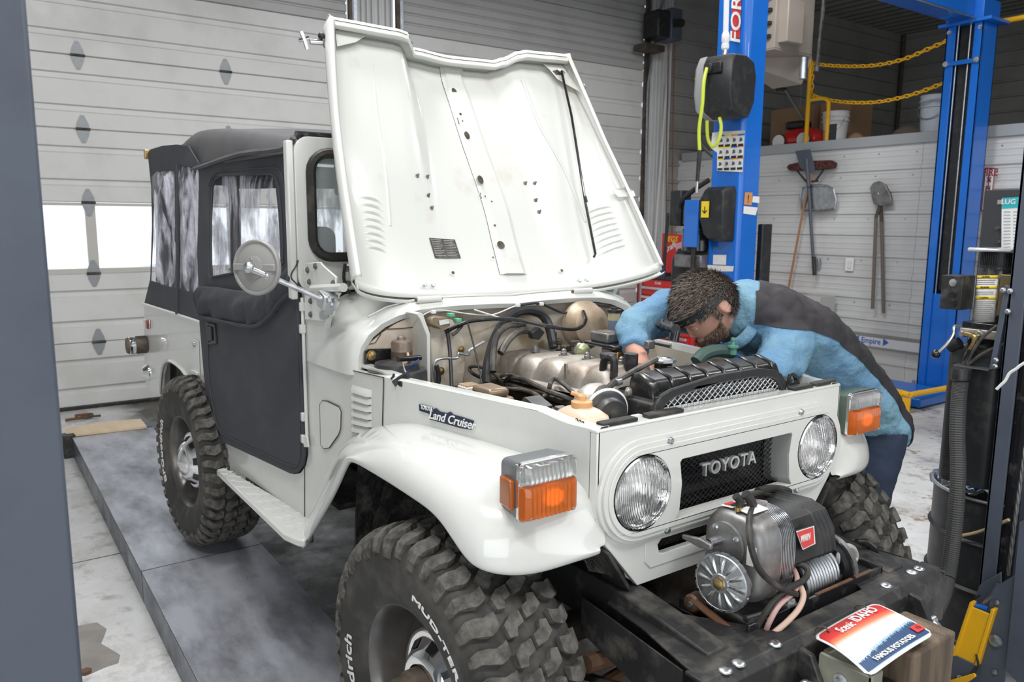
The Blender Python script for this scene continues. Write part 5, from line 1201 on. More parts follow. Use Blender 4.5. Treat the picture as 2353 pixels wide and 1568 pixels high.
MB().tube([Z(926, 828, 1.145), Z(928, 845, 1.12), Z(934, 860, 1.10), Z(935, 870, 1.09)], .0022, 5, smooth=4).build('motor_wire', WHT, mo)
MB().tube([Z(936, 866, 1.10), Z(934, 880, 1.09), Z(948, 884, 1.09)], .010, 8).build('wire_clip_block', BLK, car)
# inner cowl face plate, white upright flange
MB().prism([Xp(*p, -.60) for p in ((822, 846), (825, 820), (848, 788), (880, 762), (905, 745), (945, 726), (962, 722), (972, 790), (975, 890), (860, 855))], (.006, 0, 0)).build('heater_side_panel', DIRTG, car, smooth=0)
MB().tube([Xp(*p, -.592) for p in ((824, 796), (862, 788), (874, 770), (878, 757), (925, 755), (950, 752))], .0016, 4).build('panel_crack', RUST, car)
wp = [Xp(*p, -.50) for p in ((957, 722), (964, 718), (972, 722), (989, 768), (990, 897), (982, 894), (981, 772), (966, 735))]
MB().prism(wp, (-.08, 0, 0)).build('upright_flange', PAINT, car, bevel=.002)
MB().prism([Xp(*p, -.58) for p in ((990, 745), (1008, 730), (1040, 735), (1070, 790), (1070, 850), (1060, 900), (992, 892))], (-.01, 0, 0)).build('firewall_bulge', DIRTP, car, bevel=.004)
bolt(Xp(1013, 853, -.57), (1, 0, 0), .010, .006, BRASS, car); bolt(Xp(1060, 804, -.57), (1, 0, 0), .009, .006, BRASS, car)
# voltage regulator + green plugs
rg = MB().prism([Xp(*p, -.54) for p in ((989, 733), (1002, 726), (1032, 730), (1036, 750), (1008, 757), (990, 748))], (-.03, 0, 0)).build('voltage_regulator', mat('olive_tan_metal', (.27, .22, .15), .45, .3, noise=(20, .4, .7), col2=(.17, .13, .08)), car, bevel=.006)
quad('regulator_label', LBL, *[Xp(*p, -.538) for p in ((1008, 737), (1030, 733), (1032, 743), (1010, 748))], parent=rg)
for px, py in ((1052, 736), (1036, 724)): MB().cbox(Xp(px, py, -.53), .02, .02, .012).build('wire_connector', GRNP, car, bevel=.002)
# brake booster, master cylinder reservoirs
bo = Xp(1352, 748, -.52); ax = Vector((1, -.10, .10)).normalized()
bs = MB().lathe(bo-ax*.05, ax, [(.088, 0), (.092, .01), (.092, .03), (.080, .045), (.074, .075), (.045, .092), (.02, .095)], 30).build('brake_booster', DIRTG, car, smooth=40)
bs.data.materials[0] = mat('faded_gold_booster', (.46, .37, .27), .45, .3, noise=(9, .42, .7), col2=(.30, .22, .15))
for px, w_, y0_, y1_ in ((1411.5, .0235, 714, 766), (1454, .036, 722, 792)):
    c = Xp(px, y0_, -.42); h = (Xp(px, y1_, -.42)-c).length
    f = MB().lathe(c-Vector((0, 0, h)), (0, 0, 1), [(w_*.85, 0), (w_*.92, .006), (w_*.95, h*.58)], 22).build('fluid_reservoir', mat('brake_fluid', (.16, .20, .26), .2) if 'brake_fluid' not in MATS else MATS['brake_fluid'], car, smooth=40)
    MB().lathe(c-Vector((0, 0, h*.42)), (0, 0, 1), [(w_*.95, 0), (w_*.98, h*.40)], 22, cap=False).build('reservoir_wall', mat('clear_amber_plastic', (.42, .38, .25), .25) if 'clear_amber_plastic' not in MATS else MATS['clear_amber_plastic'], f)
    MB().lathe(c-Vector((0, 0, .006)), (0, 0, 1), [(w_*1.12, 0), (w_*1.15, .004), (w_*1.12, .010), (w_*.5, .011), (w_*.5, .018), (w_*.1, .019)], 22).build('reservoir_cap', BLK, f)
# carburettor
c = Y(1408, 790, .12)
cb = MB().cbox(c+Vector((0, 0, .0)), .15, .12, .012).build('air_horn_plate', BLKG, car, bevel=.004)
MB().cbox(c+Vector((-.02, -.01, .022)), .085, .07, .034).build('carburettor_throat', CAST, cb, bevel=.006)
MB().cbox(c+Vector((-.02, -.01, .038)), .065, .05, .004).build('throat_opening', DKBR, cb)
MB().cbox(c+Vector((.02, .01, -.04)), .09, .08, .06).build('carburettor_body', CAST, cb, bevel=.008)
MB().cbox(c+Vector((.05, -.03, -.03)), .04, .03, .03).build('carburettor_lever', BRASS, cb, bevel=.004)
dc = Y(1338, 806, .10); MB().lathe(dc, (.35, -1, .15), [(.024, -.012), (.026, 0), (.020, .010), (.012, .016), (.008, .02)], 20).build('vacuum_diaphragm', mat('pale_green_metal', (.40, .42, .24), .35, .5), cb)
MB().lathe(dc+Vector((-.03, .01, .0)), (.35, -1, .15), [(.020, -.01), (.022, 0), (.01, .012)], 16).build('choke_cover', STEEL, cb)
for q in ((1452, 785), (1474, 808), (1490, 792)): MB().cbox(Y(*q, .14), .03, .03, .025).build('throttle_link', CAST, cb, bevel=.003)
tl = Y(1478, 795, .16); tq = MB().cyl(Y(1455, 790, .16), tl, .013, .017, 14).build('work_torch', BLKG, car); MB().cyl(tl, tl+(tl-Y(1455, 790, .16)).normalized()*.006, .0165, n=16).build('torch_lens', mat('torch_light', (.9, .95, 1), .2, emit=((.85, .93, 1), 1.6)), tq)
for i, q in enumerate(((1300, 800), (1322, 790), (1290, 810), (1268, 770), (1280, 785))): MB().cbox(Y(*q, .16), .035, .03, .022, Matrix.Rotation(i*.7, 3, 'Z')).build('linkage', DKBR, car, bevel=.004)
# radiator: black pressed top tank, side brackets, core, screen
def tank():
    sec = lambda y, k: [Vector((.300, y, 1.06)), Vector((.300, y, 1.135+.0*k)), Vector((.287, y, 1.160*1+.0)), Vector((.235, y, 1.176)), Vector((.205, y, 1.168)), Vector((.200, y, 1.06))]
    ys = [-.205, -.19, .30, .315]
    rows = []
    for i, y in enumerate(ys):
        r = sec(y, 0)
        if i in (0, 3): r = [Vector((p.x*.9+.025, p.y, p.z-(.018 if p.z > 1.1 else 0))) for p in r]
        rows.append(r)
    return MB().loft(rows, True, True).build('radiator_top_tank', RADB, car, bevel=.007, seg=3, smooth=40)
tk = tank()
for k in range(7):
    y = -.13+.068*k; MB().loft([[Vector((.3015, y+d, 1.075)), Vector((.3015, y+d, 1.135)), Vector((.288, y+d, 1.162)), Vector((.235, y+d, 1.178)), Vector((.21, y+d, 1.172))] for d in (-.007, -.004)]+[[Vector((.3025, y+d, 1.075)), Vector((.3025, y+d, 1.1355)), Vector((.289, y+d, 1.163)), Vector((.235, y+d, 1.179)), Vector((.21, y+d, 1.173))] for d in (-.002, .002)]+[[Vector((.3015, y+d, 1.075)), Vector((.3015, y+d, 1.135)), Vector((.288, y+d, 1.162)), Vector((.235, y+d, 1.178)), Vector((.21, y+d, 1.172))] for d in (.004, .007)], False).build('tank_rib', RADB, tk, smooth=60, fix=False)
MB().box(.215, .285, -.19, .30, .74, 1.07).build('radiator_core', BLK, car, smooth=0)
for y in (-.225, .318):
    MB().box(.19, .33, y-.012, y+.03, .80, 1.115).build('radiator_side_bracket', BLKD, car, bevel=.006)
nk = Xp(1523, 850, .14); MB().lathe(Vector((nk.x, nk.y, 1.115)), (0, 0, 1), [(.026, 0), (.024, .02), (.026, .05), (.030, .052)], 20).build('radiator_neck', BLKG, car)
MB().lathe(Vector((nk.x, nk.y, 1.167)), (0, 0, 1), [(.034, 0), (.037, .004), (.036, .010), (.030, .013), (.012, .014), (.010, .012)], 8).build('radiator_cap', STEEL, car, smooth=20)
MB().tube(spline([Xp(*p, x) for p, x in (((1347, 966), .24), ((1362, 938), .24), ((1385, 905), .23), ((1413, 878), .22), ((1445, 860), .20), ((1475, 843), .17), ((1508, 826), .15))], 6), .0085, 8).build('overflow_hose', HOSE, car)
MB().tube([Xp(1414, 880, .222), Xp(1425, 877, .218)], .010, 8).build('hose_clip', STEEL, car)
MB().tube(spline([Xp(*p, .11) for p in ((1600, 832), (1618, 814), (1650, 806), (1682, 810))], 5), .020, 10).build('upper_radiator_hose', mat('dark_green_hose', (.05, .09, .075), .5), car)
g = Xp(1684, 800, .13); MB().lathe(g, (0, 0, 1), [(.012, -.02), (.012, .0), (.018, .002), (.018, .008), (.006, .010), (.005, .022), (.008, .024), (.007, .032)], 12).build('drain_valve', mat('green_valve', (.10, .26, .20), .35), car)
# arched screen in front of the radiator
XS = .345
so = [(-.262, .98), (-.262, 1.095), (-.255, 1.120), (-.235, 1.142), (-.20, 1.153), (-.03, 1.172), (.13, 1.172), (.20, 1.160), (.235, 1.145), (.256, 1.12), (.264, 1.09), (.264, .98)]
si = [(-.236, .98), (-.236, 1.085), (-.228, 1.108), (-.205, 1.125), (-.17, 1.134), (-.03, 1.147), (.12, 1.148), (.18, 1.142), (.215, 1.128), (.236, 1.105), (.240, 1.08), (.240, .98)]
MB().prism([Vector((XS, a, b)) for a, b in so+si[::-1]], (.012, 0, 0)).build('screen_frame', BLK, car, bevel=.004)
def inside(y, z):
    for (a, b), (c_, d) in zip(si[:-1], si[1:]):
        if a <= y <= c_ and c_ > a: return z < b+(d-b)*(y-a)/(c_-a)
    return False
def clipmesh():
    mb = MB(); p_ = .0215
    for s in (1, -1):
        for k in range(-40, 60):
            run = []
            for t in np.linspace(-.3, .3, 240):
                y = -.236+k*p_*1.0+s*t*1.25; z = 1.05+t
                if -.236 <= y <= .24 and .985 <= z and inside(y, z): run.append(Vector((XS+.004+s*.0009, y, z)))
            if len(run) > 3: mb.tube([run[0], run[-1]], .0013, 4, cap=False)
    return mb
clipmesh().build('screen_mesh', STEEL, car, smooth=0, kind='stuff')
for z, m_ in ((1.125, BLK), (1.098, LBL), (1.07, BLK), (1.035, LBL), (1.0, BLK)): MB().box(.325, .335, -.23, .23, z-.006, z+.006 if m_ is BLK else z+.001).build('condenser_bar', m_, car, smooth=0)
MB().prism([Xp(*p, .35) for p in ((1818, 905), (1812, 872), (1815, 860), (1823, 856), (1832, 862), (1841, 889), (1836, 893), (1829, 880), (1826, 884), (1826, 904))], (-.006, 0, 0), [[Xp(*p, .35) for p in ((1818, 866), (1824, 864), (1829, 876), (1820, 880))]]).build('bonnet_catch_arm', BLK, car, bevel=.001)
# alternator-like housing and horn by the nose
ac = Xp(1385, 940, .17)
al = MB().lathe(ac+Vector((-.05, -.02, 0)), (.86, .10, .18), [(.030, 0), (.052, .008), (.060, .03), (.060, .055), (.056, .06), (.054, .075), (.03, .078)], 32).build('alternator', ALU, car, smooth=40)
hc = Xp(1410, 960, .285)
hn = MB().lathe(hc+Vector((-.045, .015, .008)), (.9, -.30, -.05), [(.030, 0), (.052, .004), (.054, .010), (.050, .014), (.040, .018), (.040, .040), (.036, .048), (.020, .044), (.012, .046), (.009, .052), (.003, .053)], 34).build('horn', CHARC, car, smooth=35)
MB().lathe(hc+Vector((-.046, .0155, .008)), (.9, -.30, -.05), [(.056, 0), (.058, .006), (.055, .012), (.046, .013)], 34, cap=False).build('horn_rim', LBL, hn)
MB().prism([Xp(*p, .23) for p in ((1437, 893), (1450, 893), (1453, 935), (1441, 940))], (.004, 0, 0)).build('horn_bracket', CAST, car, bevel=.002); bolt(Xp(1443, 900, .236), (1, 0, 0), .009, .006, ALU, car)
MB().cbox(Xp(1467, 961, .32), .03, .03, .014).build('horn_terminal', LBL, car, bevel=.003)
# coolant bottle
bt = Vector((.262, -.405, 1.035))
bo_ = MB().loft([[bt+Vector((.072*sx*k, .050*sy*k2, z)) for sx, sy in [(math.copysign(abs(math.cos(a))**.6, math.cos(a)), math.copysign(abs(math.sin(a))**.6, math.sin(a))) for a in np.linspace(0, 2*PI, 37)[:-1]]] for k, k2, z in ((1, 1, -.12), (1.02, 1.02, .02), (1.0, 1.0, .045), (.9, .88, .066), (.62, .6, .078), (.32, .42, .083))], True, True).build('coolant_bottle', BOTTLE, car, smooth=60)
nk2 = bt+Vector((-.004, 0, .083))
MB().lathe(nk2, (0, 0, 1), [(.023, -.004), (.026, .0), (.026, .012), (.022, .014), (.012, .016), (.011, .026), (.006, .030)], 24).build('bottle_cap', mat('amber_cap', (.62, .34, .15), .4), bo_)
MB().cyl(nk2+Vector((0, 0, .024)), nk2+Vector((-.025, -.012, .030)), .0055).build('cap_spout', MATS['amber_cap'], bo_)
text('bottle_mark', '292', Y(1330, 972, -.459), (1, .0, -.1), (0, 0, 1), .022, DKBR, bo_, .0008, shear=.3)
# battery, tan relay box, fuse block, angle shroud
MB().box(-.18, .14, -.41, -.20, .84, 1.015).build('battery', BLKD, car, bevel=.006)
MB().cbox((-.02, -.30, 1.020), .26, .16, .008, Matrix.Rotation(.15, 3, 'Z')).build('battery_strap', DKBR, car, bevel=.003)
for q in ((-.12, -.26), (.07, -.34), (-.02, -.24)): MB().cbox((q[0], q[1], 1.03), .05, .03, .015, Matrix.Rotation(q[0]*9, 3, 'Z')).build('battery_terminal', CAST, car, bevel=.003)
rb_ = Z(1127, 910, 1.085)
rbx = MB().cbox(rb_+Vector((0, 0, -.012)), .115, .085, .030).build('relay_box', mat('bronze_box', (.30, .22, .155), .38, .5, noise=(12, .45, .7), col2=(.20, .14, .09)), car, bevel=.008, seg=3)
MB().cbox(rb_+Vector((0, 0, .015)), .095, .068, .026).build('relay_box_lid', MATS['bronze_box'], rbx, bevel=.012, seg=3)
fz = Z(1078, 898, 1.07); fzb = MB().cbox(fz, .05, .05, .03).build('fuse_block', LBL, car, bevel=.003)
for k in range(4): MB().cbox(fz+Vector((-.018+.012*k, 0, .017)), .005, .045, .006).build('fuse', TAN, fzb)
MB().prism([Y(*p, -.43) for p in ((1186, 938), (1203, 913), (1207, 914), (1236, 938), (1232, 950), (1226, 950))], (0, .05, 0)).build('battery_shroud', CHARC, car, bevel=.003)
# hoses, cables and pipes
def hose(pts, r, m_=HOSE, nm='hose', ax_='z', k=5): MB().tube(spline([on(p[0], p[1], ax_, p[2]) for p in pts], k), r, 8).build(nm, m_, car)
hose([(1158, 892, 1.0), (1145, 868, 1.04), (1120, 850, 1.07), (1095, 842, 1.08), (1079, 846, 1.07), (1088, 860, 1.05), (1128, 878, 1.0)], .0060)
hose([(1140, 874, 1.02), (1158, 862, 1.05), (1180, 862, 1.05), (1203, 880, 1.03), (1222, 906, .98)], .0065)
hose([(1160, 900, .98), (1162, 878, 1.02), (1176, 868, 1.04), (1205, 873, 1.045), (1255, 897, 1.04), (1300, 914, 1.03), (1342, 932, 1.01)], .0088)
hose([(1248, 912, 1.02), (1260, 905, 1.03), (1264, 884, 1.06), (1274, 871, 1.07), (1292, 881, 1.07), (1320, 905, 1.05), (1346, 922, 1.03)], .0070)
hose([(1160, 893, 1.04), (1200, 896, 1.05), (1232, 907, 1.06), (1253, 927, 1.06), (1258, 946, 1.05)], .0058, nm='cable')
hose([(1215, 880, .96), (1240, 895, .96), (1300, 925, .96), (1330, 950, .95)], .012, BLK)
for x, a in ((-.50, 0),):
    hose([(1118, 880, -.44), (1120, 840, -.46), (1132, 790, -.50), (1152, 750, -.54), (1180, 722, -.56), (1212, 714, -.56), (1245, 724, -.56), (1262, 752, -.54), (1272, 800, -.50)], .0165, BLK, 'heater_hose', 'x')
    hose([(1133, 855, -.42), (1135, 800, -.46), (1146, 766, -.50), (1170, 748, -.52), (1205, 748, -.52)], .0115, HOSE, 'heater_hose', 'x')
    hose([(1150, 812, -.46), (1170, 780, -.48), (1198, 760, -.50), (1232, 764, -.50)], .0125, HOSE, 'vacuum_hose', 'x')
MB().prism([Xp(*p, -.47) for p in ((1222, 765), (1240, 752), (1253, 764), (1240, 782), (1226, 780))], (-.03, 0, 0)).build('hose_bracket', BLK, car, bevel=.004)
hose([(1022, 764, -.56), (1050, 750, -.55), (1085, 738, -.54), (1150, 733, -.52), (1200, 737, -.50), (1260, 750, -.46), (1310, 757, -.44), (1335, 752, -.44), (1346, 735, -.46), (1340, 716, -.50)], .0068, BLKG, 'throttle_cable', 'x')
hose([(1028, 765, -.56), (1033, 800, -.54), (1036, 850, -.50), (1038, 898, -.46)], .0065, BLK, 'cable', 'x')
hose([(1040, 770, -.55), (1052, 760, -.55), (1062, 745, -.56), (1058, 728, -.57)], .006, HOSE, 'cable', 'x')
hose([(1074, 740, -.54), (1090, 800, -.50), (1105, 870, -.44), (1108, 882, -.43)], .003, BLK, 'dipstick_wire', 'x')
hose([(1002, 890, -.52), (996, 850, -.52), (1000, 832, -.52), (1016, 824, -.52), (1050, 823, -.52), (1054, 812, -.52), (1076, 816, -.52), (1080, 805, -.52), (1112, 786, -.53)], .0045, GALV, 'brake_pipe', 'x')
hose([(1004, 888, -.50), (1008, 870, -.50), (1003, 840, -.50)], .008, BLK, 'hose', 'x')
hose([(975, 745, -.58), (972, 725, -.58), (1010, 713, -.58), (1080, 722, -.58), (1130, 724, -.57), (1175, 707, -.57), (1190, 703, -.57), (1230, 700, -.57)], .0024, LBL, 'wire', 'x')
hose([(1090, 712, -.57), (1140, 728, -.56), (1180, 738, -.56)], .0028, LBL, 'wire', 'x')
hose([(1190, 703, -.57), (1215, 699, -.57), (1245, 699, -.57), (1290, 718, -.56), (1315, 716, -.56), (1345, 702, -.56), (1365, 700, -.56), (1400, 705, -.56)], .0045, BLK, 'wire_loom', 'x')
for px, py in ((1190, 702), (1244, 699), (1360, 705), (996, 717)): MB().cbox(Xp(px, py, -.565), .012, .016, .012).build('loom_clip', LBL, car, bevel=.002)
for i in range(26):      # small brackets, unions and castings low in the bay
    random.seed(100+i); x = random.uniform(-.55, .10); y = random.choice([random.uniform(-.34, -.14), random.uniform(.18, .36)]); z = random.uniform(.93, 1.01)
    if i % 2: MB().cbox((x, y, z), random.uniform(.03, .07), random.uniform(.02, .05), random.uniform(.02, .06), Matrix.Rotation(random.random()*3, 3, 'Z')).build('bracket', random.choice([DKBR, CAST, BLK]), car, bevel=.004)
    else: MB().lathe((x, y, z), (random.random(), random.random(), random.random()+.2), [(.016, 0), (.018, .01), (.012, .014), (.012, .03)], 12).build('union', random.choice([DKBR, CAST, BRASS]), car)
random.seed(4)
# ================================================================== WINCH AND BUMPER (parts of the vehicle)
XB0, XB1, ZB = .668, .735, .655
bp = MB().loft([[Vector((x, y, z)) for x, z in ((XB0, ZB), (XB1-.02, ZB), (XB1, ZB-.018), (XB1, ZB-.14), (XB1-.008, ZB-.14), (XB1-.010, ZB-.024), (XB1-.026, ZB-.008), (XB0, ZB-.008))] for y in (-.465, .462)], True, True).build('front_bumper', BLKD, car, bevel=.002, smooth=40)
MB().box(XB0, XB1-.001, .455, .462, ZB-.12, ZB-.004).build('bumper_end', BLKD, bp, bevel=.004)
for px, py in ((1666, 1542), (1697, 1526), (1781, 1481), (2111, 1308), (2094, 1316), (2036, 1347)):
    c = on(px, py, 'z', ZB); MB().lathe(c, (0, 0, 1), [(.0155, 0), (.015, .002), (.011, .005), (.004, .0065)], 20).build('bumper_bolt', STEEL, bp, smooth=180)
for s in (-1, 1):
    g = [(.30, .315), (.36, .40), (.50, .415), (.655, .45), (.675, .45), (.675, .17), (.60, .22), (.50, .29), (.40, .31)]
    gp = MB().prism([Vector((x, s*y, .648)) for x, y in g], (0, 0, .006)).build('gusset_plate', BLKD, car, bevel=.002)
    MB().tube([Vector((.42, s*.37, .655)), Vector((.64, s*.36, .656))], .006, 6).build('gusset_bead', BLKD, gp)
    for x, y in ((.475, .37), (.505, .33)): bolt(Vector((x, s*y, .654)), (0, 0, 1), .009, .010, DKBR, gp)
    MB().prism([Vector((.30, s*.425, .65)), Vector((.66, s*.46, .65)), Vector((.66, s*.46, .52)), Vector((.30, s*.425, .56))], (0, s*.004, 0)).build('gusset_side', BLKD, gp)
MB().box(.40, .67, -.30, .30, .585, .592).build('winch_floor', BLKD, car)
fn_ = MB()
for k in range(13): a = -.25+k*.036; fn_.box(.42, .64, a, a+.004, .592, .635)
fn_.build('winch_floor_fins', BLKG, car, smooth=0)
# angle mount plate with rusty top edge
mpl = MB().box(.638, .646, -.235, .305, .575, .672).build('winch', BLKG, car, bevel=.002)
MB().box(.6375, .6465, .02, .26, .6722, .6735).build('rusty_edge', RUST, mpl)
for y, z in ((.255, .635), (-.20, .60), (-.05, .59)): bolt(Vector((.646, y, z)), (1, 0, 0), .010, .008, STEEL, mpl)
MB().prism([(.40, .300, .60), (.646, .300, .60), (.646, .300, .672), (.40, .300, .66)], (0, .006, 0)).build('mount_side', BLKG, mpl)
# gear housing: obround profile across x/z, run along y
def obr(cx, cz, hx, hz, y, n=40, p=.62):
    return [Vector((cx+hx*math.copysign(abs(math.cos(a))**p, math.cos(a)), y, cz+hz*math.copysign(abs(math.sin(a))**p, math.sin(a)))) for a in np.linspace(0, 2*PI, n+1)[:-1]]
GX, GZ = .560, .795
gh = MB().loft([obr(GX, GZ, .068, .088, -.205), obr(GX, GZ, .082, .100, -.195), obr(GX, GZ, .087, .105, -.175), obr(GX, GZ, .088, .107, -.136)], True, True).build('gear_housing', CAST, mpl, smooth=50)
fin = MB()
for k in range(9):
    y = -.137+.0060*k; fin.loft([obr(GX, GZ, .083, .102, y), obr(GX, GZ, .089, .108, y+.0005), obr(GX, GZ, .089, .108, y+.0028), obr(GX, GZ, .083, .102, y+.0031), obr(GX, GZ, .083, .102, y+.0060)], True, False)
fin.build('motor_fins', STEEL, mpl, smooth=30)
cv = Vector((GX-.012, -.204, GZ+.028))
ec = MB().lathe(cv, (0, -1, 0), [(.052, 0), (.054, .004), (.052, .010), (.040, .012), (.01, .013)], 32).build('end_cover', CAST, mpl, smooth=40)
for a in (.6, 2.2, 3.7, 5.3): bolt(cv+Vector((.043*math.cos(a), -.011, .043*math.sin(a))), (0, -1, 0), .006, .004, STEEL, ec)
MB().cyl(cv+Vector((-.012, -.012, .008)), cv+Vector((-.012, -.05, .008)), .011).build('clutch_shaft', STEEL, ec)
MB().loft([[cv+Vector((-.012+a, -.055-b, .008+c)) for a, b, c in sec] for sec in (((.02, .0, .006), (.02, .010, .006), (.02, .010, -.006), (.02, .0, -.006)), ((-.01, .0, .012), (-.01, .014, .012), (-.01, .014, -.010), (-.01, .0, -.010)), ((-.06, .010, .006), (-.06, .018, .006), (-.06, .018, -.004), (-.06, .010, -.004)))], True, True).build('clutch_lever', CAST, ec, bevel=.003)
quad('winch_label', WHT, (GX-.050, -.185, GZ+.1035), (GX-.050, -.125, GZ+.1035), (GX-.015, -.125, GZ+.1085), (GX-.015, -.185, GZ+.1080), mpl)
quad('winch_label', WHT, (GX+.0, -.185, GZ+.1085), (GX+.0, -.12, GZ+.109), (GX+.035, -.12, GZ+.107), (GX+.035, -.185, GZ+.1065), mpl)
quad('label_print', REDP, (GX-.046, -.178, GZ+.1065), (GX-.046, -.15, GZ+.1065), (GX-.032, -.15, GZ+.1085), (GX-.032, -.178, GZ+.1085), mpl)
quad('label_print', BLK, (GX-.030, -.178, GZ+.1095), (GX-.030, -.15, GZ+.1095), (GX-.019, -.15, GZ+.1105), (GX-.019, -.178, GZ+.1105), mpl)
quad('side_label', LBL, (GX+.048, -.206, GZ+.045), (GX+.070, -.202, GZ+.045), (GX+.070, -.202, GZ-.0), (GX+.048, -.206, GZ-.0), mpl)
MB().lathe((GX+.045, -.200, GZ-.045), (0, -1, 0), [(.022, 0), (.020, .010), (.013, .012), (.012, .002)], 20).build('grease_port', CAST, mpl)
# big fluted zinc brake disc
dc = Vector((.600, -.250, .728)); dn = Vector((.18, -1, .05)).normalized(); dc = pl(1656, 1340, dn, dn.dot(Vector((.585, -.262, .74))))
du = Vector((1, 0, 0)); du = (du-dn*du.dot(dn)).normalized(); dw = dn.cross(du)
R0 = .066
def dfn(u, v):
    a = 2*PI*v; r = R0*(.28+.66*u); fl = .0035*max(0, math.cos(a*12))*math.sin(PI*min(1, max(0, (u-.05)/.95)))
    return dc+(du*math.cos(a)+dw*math.sin(a))*r+dn*(.004-.004*u+fl)
ds_ = MB().lathe(dc, dn, [(R0*.9, -.018), (R0*.97, -.016), (R0*.97, -.001), (R0*.94, .001), (R0*.93, .000)], 60, cap=False).build('clutch_disc', GALV, mpl, smooth=40)
MB().grid(dfn, 14, 192).build('fluted_face', STEEL, ds_, smooth=180, fix=False)
tb = MB()
for k in range(16):
    a = 2*PI*k/16; e = (du*math.cos(a)+dw*math.sin(a)); tt = (-du*math.sin(a)+dw*math.cos(a)); tb.obox(dc+e*R0*.96-tt*.009-dn*.013, tt*.018, e*.0035, dn*.012)
tb.build('disc_teeth', GALV, ds_, smooth=0)
MB().lathe(dc+dn*.004, dn, [(R0*.34, 0), (R0*.32, .004), (R0*.24, .004), (R0*.22, .002)], 30).build('disc_washer', STEEL, ds_)
MB().lathe(dc+dn*.006, dn, [(.013, 0), (.013, .008), (.009, .010)], 6).build('disc_nut', BRASS, ds_)
MB().lathe(dc-dn*.07, dn, [(.02, 0), (.02, .055)], 16).build('disc_shaft', DKBR, ds_)
sl = pl(1590, 1387, dn, dn.dot(dc)-.02); so_ = MB().lathe(sl, dn, [(.021, -.03), (.022, 0), (.018, .006), (.010, .008)], 20).build('brake_solenoid', RUST, mpl); so_.data.materials[0] = mat('copper_brown', (.20, .12, .08), .35, .7)
MB().lathe(sl+dn*.008, dn, [(.007, 0), (.006, .004)], 12).build('solenoid_cap', STEEL, so_)
MB().tube([sl+Vector((0, .0, .01)), sl+Vector((.05, .01, -.01)), sl+Vector((.11, .02, -.03))], .009, 8, smooth=4).build('brake_lever', RUST, mpl)
MB().cyl(Vector((.60, -.19, .655)), Vector((.62, -.045, .652)), .008).build('tie_bar', CAST, mpl)
MB().cbox(Vector((.632, -.075, .664)), .028, .035, .03).build('tie_bar_clamp', CAST, mpl, bevel=.004); bolt(Vector((.636, -.075, .678)), (0, 0, 1), .012, .008, STEEL, mpl)
MB().box(.50, .636, -.19, -.02, .60, .655).build('drum_support', CAST, mpl, bevel=.012)
# cable drum
dr = Vector((.555, -.02, .672))
hx_ = [dr+Vector((.058*math.cos(t), .008+.0105*t/(2*PI)*1.0, .058*math.sin(t))) for t in np.linspace(0, 2*PI*17, 17*26)]
wr_ = MB().tube(hx_, .0056, 6).build('winch_cable', GALV, mpl)
hx_ = [dr+Vector((.066*math.cos(-t), .012+.011*t/(2*PI), .066*math.sin(-t))) for t in np.linspace(0, 2*PI*13, 13*26)]
MB().tube(hx_, .0050, 6).build('cable_layer', GALV, wr_)
MB().cyl(dr, dr+Vector((0, .2, 0)), .052, n=24).build('drum_core', BLKD, mpl)
for y in (.0, .195): MB().lathe(dr+Vector((0, y, 0)), (0, 1, 0), [(.092, -.004), (.092, .004)], 40).build('drum_flange', BLKG, mpl)
MB().lathe(dr+Vector((0, .205, 0)), (0, 1, 0), [(.086, 0), (.086, .018), (.07, .026)], 40).build('drum_bearing', CAST, mpl)
# solenoid control box: black moulded cover
def cbx():
    rows = []
    P_ = [(.452, .79), (.452, .852), (.466, .870), (.565, .876), (.605, .864), (.632, .822), (.640, .772), (.632, .760), (.48, .758)]
    prof = lambda e: [(x+e*(1 if x > .56 else -.3), z+e*(1 if z > .8 else 0)) for x, z in P_]
    for y, e in ((-.086, -.010), (-.080, 0), (.028, 0)): rows.append([Vector((x, y, z)) for x, z in prof(e)])
    for k in range(4):
        y = .032+.016*k; rows += [[Vector((x, y+d, z)) for x, z in prof(e)] for d, e in ((0, .003), (.008, .003), (.010, 0), (.014, 0))]
    rows.append([Vector((x, .104, z)) for x, z in prof(-.010)])
    return MB().loft(rows, True, True).build('control_box', BLK, mpl, bevel=.006, seg=3, smooth=40)
cbm = cbx()
n1 = Vector((1, 0, .10)).normalized()
def BX(px, py, o=0): return pl(px, py, n1, n1.dot(Vector((.642, 0, .79)))+o)
lab = [(1829, 1222), (1870, 1209), (1873, 1250), (1844, 1264)]
MB().prism([BX(*p, .002) for p in ((1826, 1220), (1873, 1205), (1877, 1253), (1842, 1268))], n1*.003).build('label_frame', BLK, cbm, bevel=.001)
lb = MB().prism([BX(*p, .0055) for p in lab], n1*.001).build('brand_plate', LBL, cbm, smooth=0)
MB().prism([BX(*p, .007) for p in ((1831.5, 1223.5), (1868, 1212), (1870.5, 1248.5), (1845.5, 1261))], n1*.001).build('brand_plate_red', REDP, cbm, smooth=0)
text('brand_lettering', 'WARN', BX(1851, 1237, .009), BX(1868, 1231)-BX(1834, 1243), (0, 0, 1), .024, WHT, cbm, .0006, width=.036)
